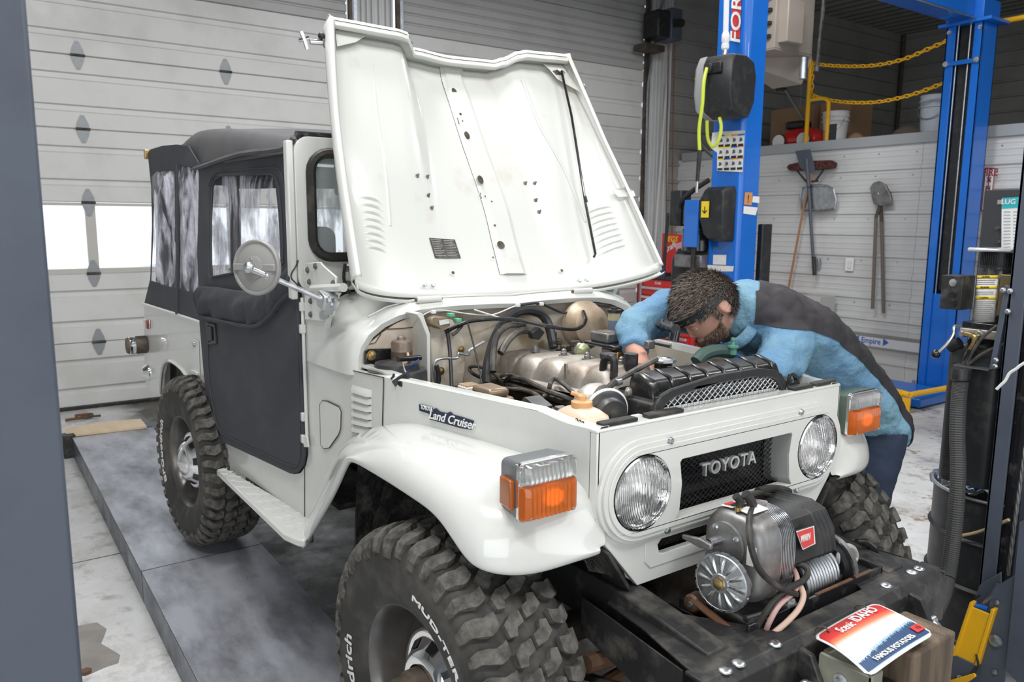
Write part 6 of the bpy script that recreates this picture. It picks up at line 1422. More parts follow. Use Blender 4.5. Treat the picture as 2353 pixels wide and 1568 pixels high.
# power cables with rubber boots
def wc(pts, r, m_, nm='winch_power_cable', k=6): return MB().tube(spline([on(p[0], p[1], 'x', p[2]) for p in pts], k), r, 10).build(nm, m_, mpl)
wc([(1731, 1165, .56), (1722, 1190, .60), (1722, 1225, .635), (1728, 1265, .655), (1745, 1310, .665), (1775, 1340, .67), (1805, 1358, .672), (1830, 1366, .67)], .0072, RUB)
wc([(1820, 1295, .62), (1845, 1300, .64), (1856, 1315, .655), (1845, 1335, .665), (1800, 1360, .67), (1765, 1400, .66), (1740, 1440, .64), (1720, 1468, .62)], .0072, RUB)
PINK = mat('pink_battery_cable', (.52, .33, .31), .45)
BEI = mat('beige_battery_cable', (.58, .42, .33), .45)
wc([(1822, 1305, .62), (1832, 1330, .65), (1826, 1358, .665), (1790, 1392, .67), (1768, 1430, .665), (1757, 1455, .65), (1740, 1472, .63)], .0062, PINK)
wc([(1838, 1345, .66), (1846, 1370, .675), (1835, 1400, .68), (1808, 1430, .68), (1778, 1455, .67), (1757, 1470, .65)], .0068, BEI)
wc([(1700, 1150, .54), (1720, 1138, .53), (1750, 1133, .50), (1775, 1140, .47), (1800, 1148, .44)], .0072, RUB)
wc([(1742, 1130, .50), (1765, 1124, .48), (1792, 1124, .45), (1812, 1130, .42)], .0105, RUB, 'rubber_boot')
wc([(1690, 1140, .55), (1700, 1152, .555), (1698, 1165, .555)], .0095, RUB, 'rubber_boot')
wc([(1712, 1135, .555), (1722, 1145, .56), (1730, 1163, .565)], .0115, RUB, 'rubber_boot')
wc([(1698, 1150, .545), (1735, 1152, .53), (1760, 1155, .52)], .005, PINK)
for px, py in ((1696, 1168), (1727, 1173)): MB().cyl(on(px, py+6, 'x', .56), on(px, py-3, 'x', .56), .008).build('terminal_post', BRASS, mpl)
# rope thimble, hook
hk = on(1946, 1282, 'x', .60)
MB().tube(spline([on(*p, 'x', .60) for p in ((1934, 1312), (1927, 1290), (1932, 1266), (1948, 1256), (1962, 1264), (1966, 1282), (1954, 1298), (1940, 1312))], 5), .0080, 10).build('rope_thimble', mat('galvanised_thimble', (.55, .54, .52), .45, .5), mpl)
MB().tube(spline([on(*p, 'x', .56) for p in ((1968, 1244), (1988, 1246), (2005, 1262), (2012, 1282), (2006, 1300), (1992, 1312), (1975, 1308))], 5), [.007, .010, .013, .015, .014, .012, .009], 10).build('tow_hook', BLKG, mpl)
MB().tube([on(*p, 'x', .58) for p in ((1915, 1340), (1935, 1318), (1942, 1305))], .009, 8).build('cable_end', STEEL, mpl)
# ================================================================== SHACKLES, PLATE, WOOD BLOCK
for (px, py, lab) in ((1848, 1530, 'zinc shackle hanging from the black bumper, nearest the camera'), (2100, 1400, 'zinc shackle hanging from the black bumper behind the licence plate')):
    c = on(px, py, 'x', XB1+.01); t = thing('tow_shackle', lab, 'shackle', c+Vector((0, 0, -.06)), 'shackles on the bumper')
    tab = MB().prism([c+Vector((-.014, -.009, .04)), c+Vector((.02, -.009, .035)), c+Vector((.055, -.009, -.03)), c+Vector((.03, -.009, -.045)), c+Vector((-.014, -.009, -.02))], (0, .016, 0)).build('tow_tab', BLKD, t, bevel=.004)
    q = c+Vector((.032, 0, -.025))
    MB().tube([q+Vector((.0, -.028, 0)), q+Vector((.02, -.032, -.02)), q+Vector((.03, -.018, -.055)), q+Vector((.033, 0, -.066)), q+Vector((.03, .018, -.055)), q+Vector((.02, .032, -.02)), q+Vector((0, .028, 0))], .0095, 10, smooth=4).build('shackle_bow', STEEL, t)
    MB().cyl(q+Vector((0, -.045, 0)), q+Vector((0, .042, 0)), .0085).build('shackle_pin', STEEL, t); MB().sphere(q+Vector((0, -.034, 0)), .019, 14).build('shackle_eye', STEEL, t, smooth=180)
plc = [on(1866, 1465, 'z', .664), on(2010, 1386, 'z', .664), on(2148, 1458, 'z', .682), on(1998, 1558, 'z', .682)]
def PL(u, v, o=0):     # u along the top edge left->right, v from top edge to bottom edge
    p = plc[0].lerp(plc[1], u).lerp(plc[3].lerp(plc[2], u), v); return p+Vector((0, 0, .010*math.sin(PI*v)*(1-.6*u)+.004*math.sin(PI*u)+o))
t = thing('licence_plate', 'bent red-white-blue licence plate wired to the bumper, lying on the wood block', 'licence plate', plc[0].lerp(plc[2], .5)+Vector((0, 0, -.02)))
def rnd(u0, u1, v0, v1, r, o, n=26, m=18, rr=True):
    rows = []
    for i in range(n+1):
        row = []
        for j in range(m+1):
            u = i/n; v = j/m
            du_ = 0; uu_ = u0+(u1-u0)*u; 
            if rr:
                eu = min(u, 1-u)*(u1-u0)/.5; ev = min(v, 1-v)
                k = r*2; a = min(u, 1-u); 
                if a < k: sh = k*.9*(1-math.sqrt(max(0, 1-(1-a/k)**2)))*.9
                else: sh = 0
                vv = v0+(v1-v0)*(sh+(1-2*sh)*v)
            else: vv = v0+(v1-v0)*v
            row.append(PL(uu_, vv, o))
        rows.append(row)
    return MB().loft(rows, False)
base = rnd(0, 1, 0, 1, .05, .0).build('plate', WHT, t, smooth=180, solid=.0015, fix=False)
mt_ = bpy.data.materials.new('plate_print'); mt_.use_nodes = True
def plate_mat():
    N = mt_.node_tree.nodes; L = mt_.node_tree.links; b = N['Principled BSDF']; b.inputs['Roughness'].default_value = .35
    g = N.new('ShaderNodeUVMap'); sx = N.new('ShaderNodeSeparateXYZ'); L.new(g.outputs[0], sx.inputs[0])
    r = N.new('ShaderNodeValToRGB'); e = r.color_ramp; L.new(sx.outputs[1], r.inputs[0])
    stops = ((0, (.45, .02, .02)), (.22, (.62, .04, .03)), (.32, (.75, .22, .10)), (.42, (.82, .75, .68)), (.60, (.82, .84, .86)), (.72, (.55, .68, .78)), (1, (.45, .60, .74)))
    e.elements[0].position = 0; e.elements[0].color = (*stops[0][1], 1); e.elements[1].position = 1; e.elements[1].color = (*stops[-1][1], 1)
    for p, c in stops[1:-1]: q = e.elements.new(p); q.color = (*c, 1)
    L.new(r.outputs[0], b.inputs['Base Color'])
plate_mat()
pf = rnd(.025, .975, .04, .96, .045, .0016); n_, m2 = 26, 18
pfo = pf.build('plate_face', mt_, t, smooth=180, fix=False)
uv = pfo.data.uv_layers.new(name='UVMap')
for l in pfo.data.loops: i = l.vertex_index; uv.data[l.index].uv = ((i//(m2+1))/n_, (i % (m2+1))/m2)
NAVYP = mat('navy_print', (.03, .07, .16), .4)
def strip(u0, u1, fv0, fv1, o, m_, nm, n=90):
    rows = [[PL(u0+(u1-u0)*i/n, fv0(u0+(u1-u0)*i/n), o) for i in range(n+1)], [PL(u0+(u1-u0)*i/n, fv1(u0+(u1-u0)*i/n), o) for i in range(n+1)]]
    MB().loft(rows, False).build(nm, m_, t, smooth=0, fix=False)
random.seed(7); tre = [random.random() for _ in range(200)]
strip(.03, .97, lambda u: .80-.16*u+(.07 if int(u*96) % 2 else 0)*tre[int(u*96)]-.02*tre[int(u*30)], lambda u: .95, .0024, NAVYP, 'treeline_print')
strip(.25, .97, lambda u: .76-.16*u+(.05 if int(u*70) % 2 else 0)*tre[int(u*70)], lambda u: .84-.14*u, .0020, mat('haze_blue_print', (.33, .48, .60), .4), 'far_treeline_print')
ud = (plc[1]-plc[0]); vd = (plc[0]-plc[3])
text('plate_lettering', 'IDAHO', PL(.665, .16, .0042), ud, vd, .034, WHT, t, .0006, width=.092)
text('plate_lettering', 'Scenic', PL(.325, .21, .0042), ud, vd, .032, WHT, t, .0004, shear=.3, width=.060)
text('plate_lettering', 'FAMOUS POTATOES', PL(.47, .885, .0042), ud, vd, .019, WHT, t, .0006, width=.155)
quad('registration_sticker', REDP, PL(.84, .75, .0035), PL(.965, .75, .0035), PL(.965, .88, .0035), PL(.84, .88, .0035), t)
text('sticker_lettering', '11', PL(.91, .815, .0062), ud, vd, .016, BLK, t, .0004)
for u in (.16, .78):
    MB().prism([PL(u+.012*math.cos(a), .10+.02*math.sin(a), .003) for a in np.linspace(0, 2*PI, 10)[:-1]], (0, 0, .0006)).build('plate_hole', BLK, t, smooth=0)
    MB().tube([PL(u, .12, .003), PL(u-.02, .04, .012), PL(u-.05, -.04, .010), PL(u-.03, -.10, -.004), PL(u+.02, -.02, .008), PL(u, .10, .006)], .0011, 5, smooth=5).build('tie_wire', DKBR, t)
t = thing('wood_block', 'weathered grey-brown wooden block standing under the licence plate', 'wood block', (.88, .09, ZF))
w0 = on(2010, 1500, 'x', .90); w1 = on(2158, 1440, 'x', .76)
MB().box(.785, .905, -.02, .160, ZF, .655).build('timber', WOOD, t, bevel=.008)
t = thing('jack_stand_box', 'pale metal bracket box with bolts beside the wood block', 'bracket', (.87, -.1, ZF))
st_ = mat('scuffed_pale_metal', (.30, .30, .24), .45, .4, noise=(8, .4, .7), col2=(.18, .18, .15))
MB().prism([(.775, -.165, ZF), (.775, -.165, .650), (.895, -.165, .655), (.895, -.165, ZF)], (0, .012, 0)).build('side_plate', st_, t, bevel=.006)
MB().box(.885, .897, -.165, -.125, ZF, .655).build('front_flange', st_, t, bevel=.004); MB().box(.775, .79, -.15, -.03, ZF, .65).build('back_plate', st_, t, bevel=.003)
MB().box(.80, .88, -.13, -.03, ZF, .58).build('dark_core', BLK, t)
for z in (.60, .52, .42): bolt(Vector((.897, -.145, z)), (1, 0, 0), .012, .008, STEEL, t)
for z in (.61, .50): bolt(Vector((.83, -.166, z)), (0, -1, 0), .012, .006, STEEL, t)
# ================================================================== THE MECHANIC
man = thing('person', 'bearded man in blue and black work shirt with a headlamp, bent over the far fender', 'person', (.08, 1.15, ZF))
def bake(obs, name, material, voxel, smooth=6, disp=None, parent=man):
    """join, voxel-remesh and relax several closed meshes into one continuous skin"""
    bm = bmesh.new()
    for o in obs:
        me_ = o.mesh('tmp'); bm.from_mesh(me_); bpy.data.meshes.remove(me_)
    bmesh.ops.recalc_face_normals(bm, faces=bm.faces)
    me = bpy.data.meshes.new(name); bm.to_mesh(me); bm.free(); t = bpy.data.objects.new('tmp_bake', me); COL.objects.link(t)
    r = t.modifiers.new('r', 'REMESH'); r.mode = 'VOXEL'; r.voxel_size = voxel
    s = t.modifiers.new('s', 'SMOOTH'); s.iterations = smooth; s.factor = .5
    if disp:
        tx = bpy.data.textures.new('folds', 'CLOUDS'); tx.noise_scale = disp[0]; tx.noise_depth = 2
        d = t.modifiers.new('d', 'DISPLACE'); d.texture = tx; d.strength = disp[1]; d.mid_level = .5; d.texture_coords = 'GLOBAL'
    dg = bpy.context.evaluated_depsgraph_get(); dg.update(); out = bpy.data.meshes.new_from_object(t.evaluated_get(dg)); bpy.data.objects.remove(t)
    return out
def emit(me, name, material, parent, keep=None, grow=0):
    bm = bmesh.new(); bm.from_mesh(me)
    if keep:
        bm.faces.ensure_lookup_table(); bad = [f for f in bm.faces if not keep(f.calc_center_median())]; bmesh.ops.delete(bm, geom=bad, context='FACES')
    if grow:
        bm.normal_update()
        for v in bm.verts: v.co += v.normal*grow
    o_ = OFF[parent.name]
    for v in bm.verts: v.co -= o_
    m2_ = bpy.data.meshes.new(name); bm.to_mesh(m2_); bm.free(); m2_.materials.append(material); m2_.polygons.foreach_set('use_smooth', [True]*len(m2_.polygons))
    o = bpy.data.objects.new(name, m2_); COL.objects.link(o); o.parent = parent; OFF[o.name] = o_; return o
def limb(pts, n=16, k=5):
    """pts: (centre, radius a, radius b) ; tapered tube"""
    P = spline([Vector(p[0]) for p in pts], k); m_ = len(P); rows = []
    for i, p in enumerate(P):
        t = (P[min(i+1, m_-1)]-P[max(i-1, 0)]).normalized(); u = (Vector((1, 0, 0))-t*t.x).normalized() if abs(t.x) < .9 else Vector((0, 0, 1)); w_ = t.cross(u)
        f = i/(m_-1)*(len(pts)-1); a = int(min(f, len(pts)-2)); f -= a; f = f*f*(3-2*f); ra = pts[a][1]*(1-f)+pts[a+1][1]*f; rb = pts[a][2]*(1-f)+pts[a+1][2]*f
        rows.append([p+u*ra*math.cos(2*PI*j/n)+w_*rb*math.sin(2*PI*j/n) for j in range(n)])
    return MB().loft(rows, True, True)
HC = Vector((.0, .322, 1.292))
hu = Vector((-.24, -.70, .62)).normalized(); hfw = Vector((-.22, -.64, -.74)); hfw = (hfw-hu*hfw.dot(hu)).normalized(); hl = hu.cross(hfw)
def HQ(l, f, u): return HC+hl*l+hfw*f+hu*u
# --- trunk, arms (shirt volume)
torso = limb([((.01, .375, 1.285), .062, .062), ((.015, .43, 1.285), .13, .085), ((.02, .52, 1.255), .205, .115), ((.04, .66, 1.190), .215, .128), ((.06, .80, 1.095), .198, .128), ((.075, .94, .99), .185, .125), ((.085, 1.06, .885), .185, .128), ((.09, 1.135, .80), .175, .112), ((.09, 1.17, .745), .15, .085)], 24)
armL = limb([((.13, .56, 1.225), .080, .080), ((.19, .48, 1.175), .078, .078), ((.215, .38, 1.11), .070, .070), ((.21, .26, 1.06), .062, .062), ((.13, .13, 1.055), .052, .052), ((.08, .09, 1.045), .045, .045)])
armR = limb([((-.11, .52, 1.255), .080, .085), ((-.17, .43, 1.265), .078, .082), ((-.19, .32, 1.255), .072, .075), ((-.18, .205, 1.215), .066, .066), ((-.13, .14, 1.175), .050, .050), ((-.105, .115, 1.155), .046, .046)])
shirt = bake([torso, armL, armR], 'shirt', JBLU, .010, 4, (.075, .034))
SPN = [(.30, 1.29), (.43, 1.285), (.52, 1.255), (.66, 1.190), (.80, 1.095), (.94, .99), (1.06, .885), (1.135, .80), (1.20, .70), (1.4, .4)]
def backfn(p):
    # frame of the nearest spine segment: h above the spine, w sideways towards the camera
    best = None
    for (a, b), (c_, d) in zip(SPN[:-1], SPN[1:]):
        L2 = (c_-a)**2+(d-b)**2; t = max(0, min(1, ((p.y-a)*(c_-a)+(p.z-b)*(d-b))/L2)); y = a+(c_-a)*t; z = b+(d-b)*t; q = (p.y-y)**2+(p.z-z)**2
        if best is None or q < best[0]: n = Vector((-(d-b), (c_-a))).normalized(); best = (q, (p.y-y)*n.x+(p.z-z)*n.y, y)
    h, ys = best[1], best[2]
    tb = [(.2, -.05), (.45, -.04), (.55, -.015), (.75, .005), (.95, .02), (1.1, .01), (1.3, .0), (2, 0)]; edge = 0
    for (a, b), (c_, d) in zip(tb[:-1], tb[1:]):
        if a <= ys <= c_: edge = b+(d-b)*(ys-a)/(c_-a)
    return min(h-edge if p.x > 0 else h-.02, ys-.53+1.0*max(0, p.x)-(.03 if p.x < 0 else 0))
def is_back(p):
    # black panel over the spine, starting behind the yoke
    return backfn(p) > 0
sh = emit(shirt, 'shirt', JBLU, man); bpn = emit(shirt, 'back_panel', JBLK, man, is_back, .003)
def smooth_edge(o, fn):
    bm = bmesh.new(); bm.from_mesh(o.data); of = OFF[man.name]
    for v in bm.verts:
        if v.is_boundary:
            for _ in range(4):
                p = v.co+of; g0 = fn(p); e = .002; g = Vector([(fn(p+d*e)-g0)/e for d in (Vector((1, 0, 0)), Vector((0, 1, 0)), Vector((0, 0, 1)))]); n = v.normal; g -= n*g.dot(n)
                if g.length > .2: st_ = -g*(g0/g.length_squared); v.co += st_ if st_.length < .012 else st_.normalized()*.012
    bm.to_mesh(o.data); bm.free()
smooth_edge(bpn, backfn)
COLR = MB().loft([[HC+hu*(-.10-.012*k_)+Vector((.0, .02, -.0))+(hl*math.cos(a)*(.078+r_)+hfw*math.sin(a)*(.070+r_)) for a in np.linspace(0, 2*PI, 30)[:-1]] for k_, r_ in ((0, .002), (1.2, .006), (2.5, .012), (3.6, .006))], True).build('collar', JBLU, man, smooth=180, solid=.004, fix=False)
# --- trousers and boots
legL = limb([((.17, 1.10, .82), .100, .098), ((.175, 1.07, .72), .094, .094), ((.16, 1.03, .50), .082, .085), ((.14, 1.00, .34), .072, .075), ((.13, .97, .10), .062, .065), ((.13, .97, -.04), .058, .062)])
legR = limb([((.01, 1.10, .82), .100, .098), ((.0, 1.09, .72), .094, .094), ((-.02, 1.08, .50), .085, .088), ((-.05, 1.10, .30), .072, .075), ((-.08, 1.22, .10), .062, .065), ((-.09, 1.24, -.04), .058, .062)])
hip = limb([((.09, 1.0, .90), .160, .10), ((.09, 1.07, .83), .172, .112), ((.09, 1.10, .77), .160, .11), ((.09, 1.09, .70), .12, .09)])
tr = bake([legL, legR, hip], 'trousers', NAVY, .012, 5, (.10, .018)); emit(tr, 'trousers', NAVY, man, lambda p: p.z < .82)
for x, y in ((.13, .96), (-.09, 1.23)):
    MB().loft([[Vector((x+a*math.cos(t), y-.05+b*math.sin(t)-.02*(z < .0), z)) for t in np.linspace(0, 2*PI, 20)[:-1]] for a, b, z in ((.045, .135, ZF), (.050, .14, ZF+.03), (.048, .12, ZF+.06), (.046, .07, ZF+.10), (.045, .055, ZF+.16))], True, True).build('boot', BLK, man, smooth=60)
GS = on(2002, 994, 'x', .16); MB().prism([GS+Vector((-.0, -.03, .02)), GS+Vector((0, .02, .03)), GS+Vector((0, .0, -.03)), GS+Vector((0, -.02, -.02))], (.012, 0, 0)).build('green_tag', GRNS, man, bevel=.003)
# --- body: one continuous skin from head through trunk, arms, hands and legs
def headmb():
    mb = MB(); rows = []
    n, k = 40, 28
    for i in range(k+1):
        ph = PI*i/k; row = []
        for j in range(n):
            th = 2*PI*j/n; l = math.sin(ph)*math.cos(th); f = math.sin(ph)*math.sin(th); u = -math.cos(ph)
            L, Fd, Uu = l*.076, f*.097, u*.112
            if u < 0: L *= 1-.30*(-u)**1.3; Fd = Fd*(1-.10*(-u))+.022*(-u)*(f > 0)*f     # jaw and chin
            if f > .5 and -.1 < u < .25: Fd -= .006*(1-abs(l)*1.2)                            # eye hollow
            if f > 0 and .22 < u < .45: Fd += .004
            row.append(HQ(L, Fd, Uu))
        rows.append(row)
    return mb.loft(rows, True, True)
nose = MB().loft([[HQ(a*w_, f, u) for a, f in ((-1, f0), (0, f0+d), (1, f0))]+[HQ(0, f0-.03, u)] for u, w_, f0, d, f in ((.022, .006, .088, .006, 0), (.0, .009, .089, .012, 0), (-.020, .013, .088, .022, 0), (-.032, .015, .086, .020, 0), (-.038, .010, .082, .008, 0))], True, True)
brow = MB().tube([HQ(-.045, .077, .024), HQ(-.02, .091, .030), HQ(.02, .091, .030), HQ(.045, .077, .024)], .010, 8)
ears = []
for s in (1, -1): ears.append(MB().loft([[HQ(s*(.072+o), f0+.018*sc_*math.cos(a)-.004, -.002+.032*sc_*math.sin(a)) for a in np.linspace(0, 2*PI, 14)[:-1]] for o, sc_, f0 in ((-.012, .6, -.006), (.006, .9, -.012), (.014, 1.0, -.016), (.016, .8, -.016))], True, True))
lips = MB().tube([HQ(-.022, .088, -.060), HQ(0, .096, -.058), HQ(.022, .088, -.060)], .008, 8)
neck = limb([((.0, .34, 1.270), .066, .066), ((.01, .40, 1.270), .066, .064), ((.02, .50, 1.24), .085, .07)])
core = limb([((.02, .45, 1.25), .10, .07), ((.03, .62, 1.20), .17, .10), ((.07, .94, .99), .15, .10), ((.09, 1.10, .82), .14, .085)])
aL = limb([((.13, .55, 1.22), .052, .052), ((.215, .38, 1.11), .046, .046), ((.21, .26, 1.06), .040, .040), ((.10, .11, 1.05), .030, .030), ((.04, .07, 1.04), .026, .022)])
aR = limb([((-.11, .50, 1.25), .055, .055), ((-.19, .32, 1.25), .048, .048), ((-.18, .205, 1.21), .042, .042), ((-.12, .13, 1.165), .034, .034), ((-.075, .115, 1.135), .029, .024)])
def hand(wr, d, palm):
    d = Vector(d).normalized(); p = Vector(palm); p = (p-d*p.dot(d)).normalized(); s = d.cross(p); o = []
    wr = Vector(wr)
    o.append(MB().loft([[wr+d*t+s*w_*math.cos(a)+p*h*math.sin(a) for a in np.linspace(0, 2*PI, 17)[:-1]] for t, w_, h in ((-.015, .024, .020), (.02, .034, .019), (.06, .042, .016), (.085, .040, .013))], True, True))
    for k_, (x, L) in enumerate(((-.030, .070), (-.010, .080), (.010, .075), (.029, .060))):
        b0 = wr+d*.075+s*x; o.append(MB().tube([b0, b0+d*L*.42-p*.004, b0+d*L*.72-p*.020, b0+d*L*.86-p*.044], [.0098, .0094, .0088, .0080], 8, smooth=4))
    tb_ = wr+d*.02-s*.028; o.append(MB().tube([tb_, tb_+d*.028-s*.026-p*.010, tb_+d*.056-s*.024-p*.026], [.0125, .0115, .0095], 8, smooth=4))
    return o
hands = hand((-.072, .113, 1.132), (.7, -.25, -.62), (.3, .2, .95))+hand((.035, .068, 1.038), (-.75, -.3, -.3), (-.2, .1, .95))
lg = [limb([((.17, 1.09, .82), .07, .07), ((.16, 1.03, .50), .055, .055), ((.13, .97, .0), .04, .04), ((.13, .94, -.10), .04, .04)]), limb([((.01, 1.09, .82), .07, .07), ((-.02, 1.08, .50), .055, .055), ((-.09, 1.23, .0), .04, .04), ((-.09, 1.21, -.10), .04, .04)])]
sk = bake([headmb(), nose, brow, lips, neck, core, aL, aR]+ears+hands+lg, 'body', SKIN, .0042, 3)
body_ = emit(sk, 'body', SKIN, man)
# --- hair, beard: shells with short strands
def rel(p): q = p-HC; return q.dot(hl), q.dot(hfw), q.dot(hu)
def in_hair(p):
    l, f, u = rel(p)
    if (p-HC).length > .15: return False
    line = .040 if f > .055 else (.018 if f > .01 else (-.055 if f < -.02 else -.02+.0*f))
    return u > line and not (abs(l) > .078 and f > -.04 and u < .04)
def in_beard(p):
    l, f, u = rel(p)
    return f > .018 and -.13 < u < -.040-(.014 if f > .075 and abs(l) < .03 else 0)+max(0, (.04-f))*.5 and (p-HC).length < .15
hair = emit(sk, 'hair', HAIR, man, in_hair, .007); brd = emit(sk, 'beard', BEARD, man, in_beard, .004)
def strands(src, name, material, count, ln, r, comb, parent, seed):
    rnd_ = random.Random(seed); me = src.data; off = OFF[man.name]; P = me.polygons; mb = MB(); n = len(P)
    for _ in range(count):
        p = P[rnd_.randrange(n)]; c = p.center+off; nn_ = p.normal
        t = comb-nn_*comb.dot(nn_); t = t.normalized() if t.length > .05 else nn_.orthogonal()
        t = (t+Vector((rnd_.uniform(-.5, .5), rnd_.uniform(-.5, .5), rnd_.uniform(-.5, .5)))).normalized(); s = nn_.cross(t).normalized()*r
        a = c-nn_*.002; b = c+nn_*ln*.45+t*ln*.45; e = c+nn_*ln*.55+t*ln*1.05
        mb.add([a-s, a+s, b+s*.8, b-s*.8, e], [(0, 1, 2, 3), (3, 2, 4)])
    return mb.build(name, material, parent, smooth=0, kind='stuff', fix=False)
H2 = mat('grey_brown_hair', (.14, .105, .08), .45, noise=(60, .4, .6), col2=(.24, .20, .17))
strands(hair, 'hair_strands', HAIR, 7000, .020, .0011, hfw*.9+hl*.25, hair, 1); strands(hair, 'hair_strands', H2, 3500, .022, .0009, hfw*.8-hl*.2+hu*.2, hair, 2)
strands(brd, 'beard_strands', BEARD, 3000, .012, .0008, hfw*.5-hu, brd, 3)
# eye, eyebrow
for s in (-1, 1):
    MB().sphere(HQ(s*.032, .076, .004), .012, 14).build('eye', mat('eye_white', (.6, .55, .5), .2) if 'eye_white' not in MATS else MATS['eye_white'], body_, smooth=180)
    MB().tube([HQ(s*.012, .095, .028), HQ(s*.032, .092, .034), HQ(s*.05, .078, .028)], .0035, 6).build('eyebrow', HAIR, body_)
    MB().tube([HQ(s*.018, .088, .008), HQ(s*.034, .087, .010), HQ(s*.047, .074, .005)], .004, 6).build('eyelid', SKIN, body_)
# headlamp with elastic strap
band = []
for dz, o in ((-.014, .001), (-.014, .006), (.014, .006), (.014, .001)):
    band.append([HQ((.087+o)*math.cos(a), .004+(.107+o)*math.sin(a), .036+.020*math.sin(a)+dz) for a in np.linspace(0, 2*PI, 61)[:-1]])
band.append(band[0])
hb = MB().loft(band, True).build('headlamp_strap', BLK, man, smooth=40)
rm = Matrix((hl, hfw, hu)).transposed()
MB().cbox(HQ(0, .122, .055), .058, .022, .040, rm).build('headlamp_body', BLK, hb, bevel=.005)
MB().cyl(HQ(-.04, .128, .060), HQ(.045, .128, .060), .016, n=16).build('headlamp_battery', BLKG, hb)
MB().cyl(HQ(.030, .130, .050), HQ(.034, .160, .036), .017, .018, 16).build('headlamp_head', BLKG, hb); MB().cyl(HQ(.034, .160, .036), HQ(.0345, .162, .035), .0165, n=16).build('headlamp_lens', GLASS, hb)
MB().cbox(HQ(-.045, .128, .062), .026, .030, .030, rm).build('headlamp_clip', BLK, hb, bevel=.004)
# ================================================================== LIFT RUNWAYS, COLUMNS, POWER UNIT
def runway(s, lab):
    t = thing('lift_runway', lab, 'runway', (-1.5, s*.79, ZF), 'lift runways')
    y0_, y1_ = sorted((s*1.06, s*.525))
    MB().box(-4.62, 1.2, y0_, y1_, -.012, .0).build('deck_plate', PLAT, t, bevel=.002)
    for y in (y0_, y1_-.01): MB().box(-4.62, 1.2, y, y+.01, ZF, -.004).build('side_rail', mat('runway_side_steel', (.15, .165, .20), .35, .5, noise=(3, .4, .65), col2=(.09, .10, .12), rnoise=(5, .25, .5)) if 'runway_side_steel' not in MATS else MATS['runway_side_steel'], t, bevel=.002)
    MB().box(-4.62, -4.60, y0_, y1_, ZF, .0).build('end_plate', GREYL, t)
    MB().box(-1.98, -1.975, y0_-.001, y1_+.001, ZF, .0006).build('weld_seam', BLKD, t)
    return t
runway(-1, 'grey steel lift runway under the right-hand wheels, nearer the camera'); runway(1, 'grey steel lift runway under the far wheels, mostly hidden by the vehicle')
t = thing('lift_crossbeam', 'dark grey crossbeam under the rear end of the lift runways', 'crossbeam', (-4.75, 0, ZF))
MB().box(-4.86, -4.64, -1.5, 1.5, ZF+.0, -.02).build('beam', GREYL, t, bevel=.006)
MB().box(-4.66, -4.60, -1.12, -1.04, ZF, .02).build('beam_end', BLKD, t, bevel=.004)
a = [on(*p, 'z', .02) for p in ((152, 1000), (165, 999), (337, 979), (323, 963), (262, 967), (150, 985))]
o = MB().prism(a, (0, 0, -.018)).build('plywood_sheet', PLY, smooth=0); tag(o, 'pale plywood sheet lying across the rear end of the runway', 'board')
c = on(188, 967, 'z', ZF); t = thing('steel_clamp', 'small dark steel clamp lying on the floor behind the plywood', 'clamp', c)
MB().tube([c+Vector((0, -.12, .02)), c+Vector((.03, -.02, .03)), c+Vector((-.02, .06, .02)), c+Vector((-.12, .09, .02)), c+Vector((-.14, -.02, .02)), c+Vector((-.03, -.03, .03))], .012, 6, smooth=4).build('clamp_frame', RUST, t)
MB().cyl(c+Vector((-.05, .0, .02)), c+Vector((.03, .14, .03)), .010).build('clamp_screw', DKBR, t)
c = on(198, 1548, 'z', ZF); tag(MB().lathe(c, (0, 0, 1), [(.020, 0), (.020, .014), (.010, .014)], 6).build('rusty_nut', RUST), 'rusty nut on the pale concrete, bottom left corner', 'nut')
tag(MB().prism([on(*p, 'z', ZF+.0005) for p in ((165, 1442), (222, 1431), (245, 1446), (240, 1462), (232, 1480), (250, 1490), (276, 1506), (272, 1524), (240, 1535), (200, 1553), (165, 1558))], (0, 0, .0007)).build('oil_stain', mat('old_stain', (.20, .185, .17), .35, noise=(9, .4, .7), col2=(.27, .25, .23)), smooth=0), 'brownish old stain on the concrete beside the near lift column', 'stain')
# near-left column (out of focus, close to the camera)
t = thing('lift_column', 'slate-grey steel lift column filling the left edge of the picture', 'lift column', (.25, -1.6, ZF), 'four-post lift columns')
MB().box(.14, .352, -1.72, -1.50, ZF, 2.45).build('column', GREYL, t, bevel=.006)
MB().box(.05, .45, -1.85, -1.45, ZF, ZF+.02).build('base_plate', GREYL, t)
# front-right column with latch and cable
t = thing('lift_column', 'slate-grey lift column with ladder slots and cable at the right edge', 'lift column', (.52, 1.6, ZF), 'four-post lift columns')
xa, ya = .385, 1.50
cm = MB(); cm.box(xa, xa+.055, ya, ya+.012, ZF, 2.3); cm.box(xa, xa+.012, ya, ya+.20, ZF, 2.3); cm.box(xa, xa+.30, ya+.19, ya+.20, ZF, 2.3); cm.box(xa+.245, xa+.30, ya, ya+.012, ZF, 2.3); cm.box(xa+.288, xa+.30, ya, ya+.20, ZF, 2.3)
cm.build('column', GREYL, t, bevel=.003)
ld = MB(); slots = []
z = .35
while z < 2.2: slots.append([Vector((xa+.10, ya+.10, z)), Vector((xa+.16, ya+.10, z)), Vector((xa+.16, ya+.10, z+.055)), Vector((xa+.10, ya+.10, z+.055))]); z += .10
MB().prism([Vector((xa+.075, ya+.10, ZF)), Vector((xa+.22, ya+.10, ZF)), Vector((xa+.22, ya+.10, 2.2)), Vector((xa+.075, ya+.10, 2.2))], (0, .01, 0), slots).build('ladder_plate', GREYL, t)
MB().box(xa+.05, xa+.075, ya+.03, ya+.14, ZF, 2.2).build('guide_channel', BLKG, t)
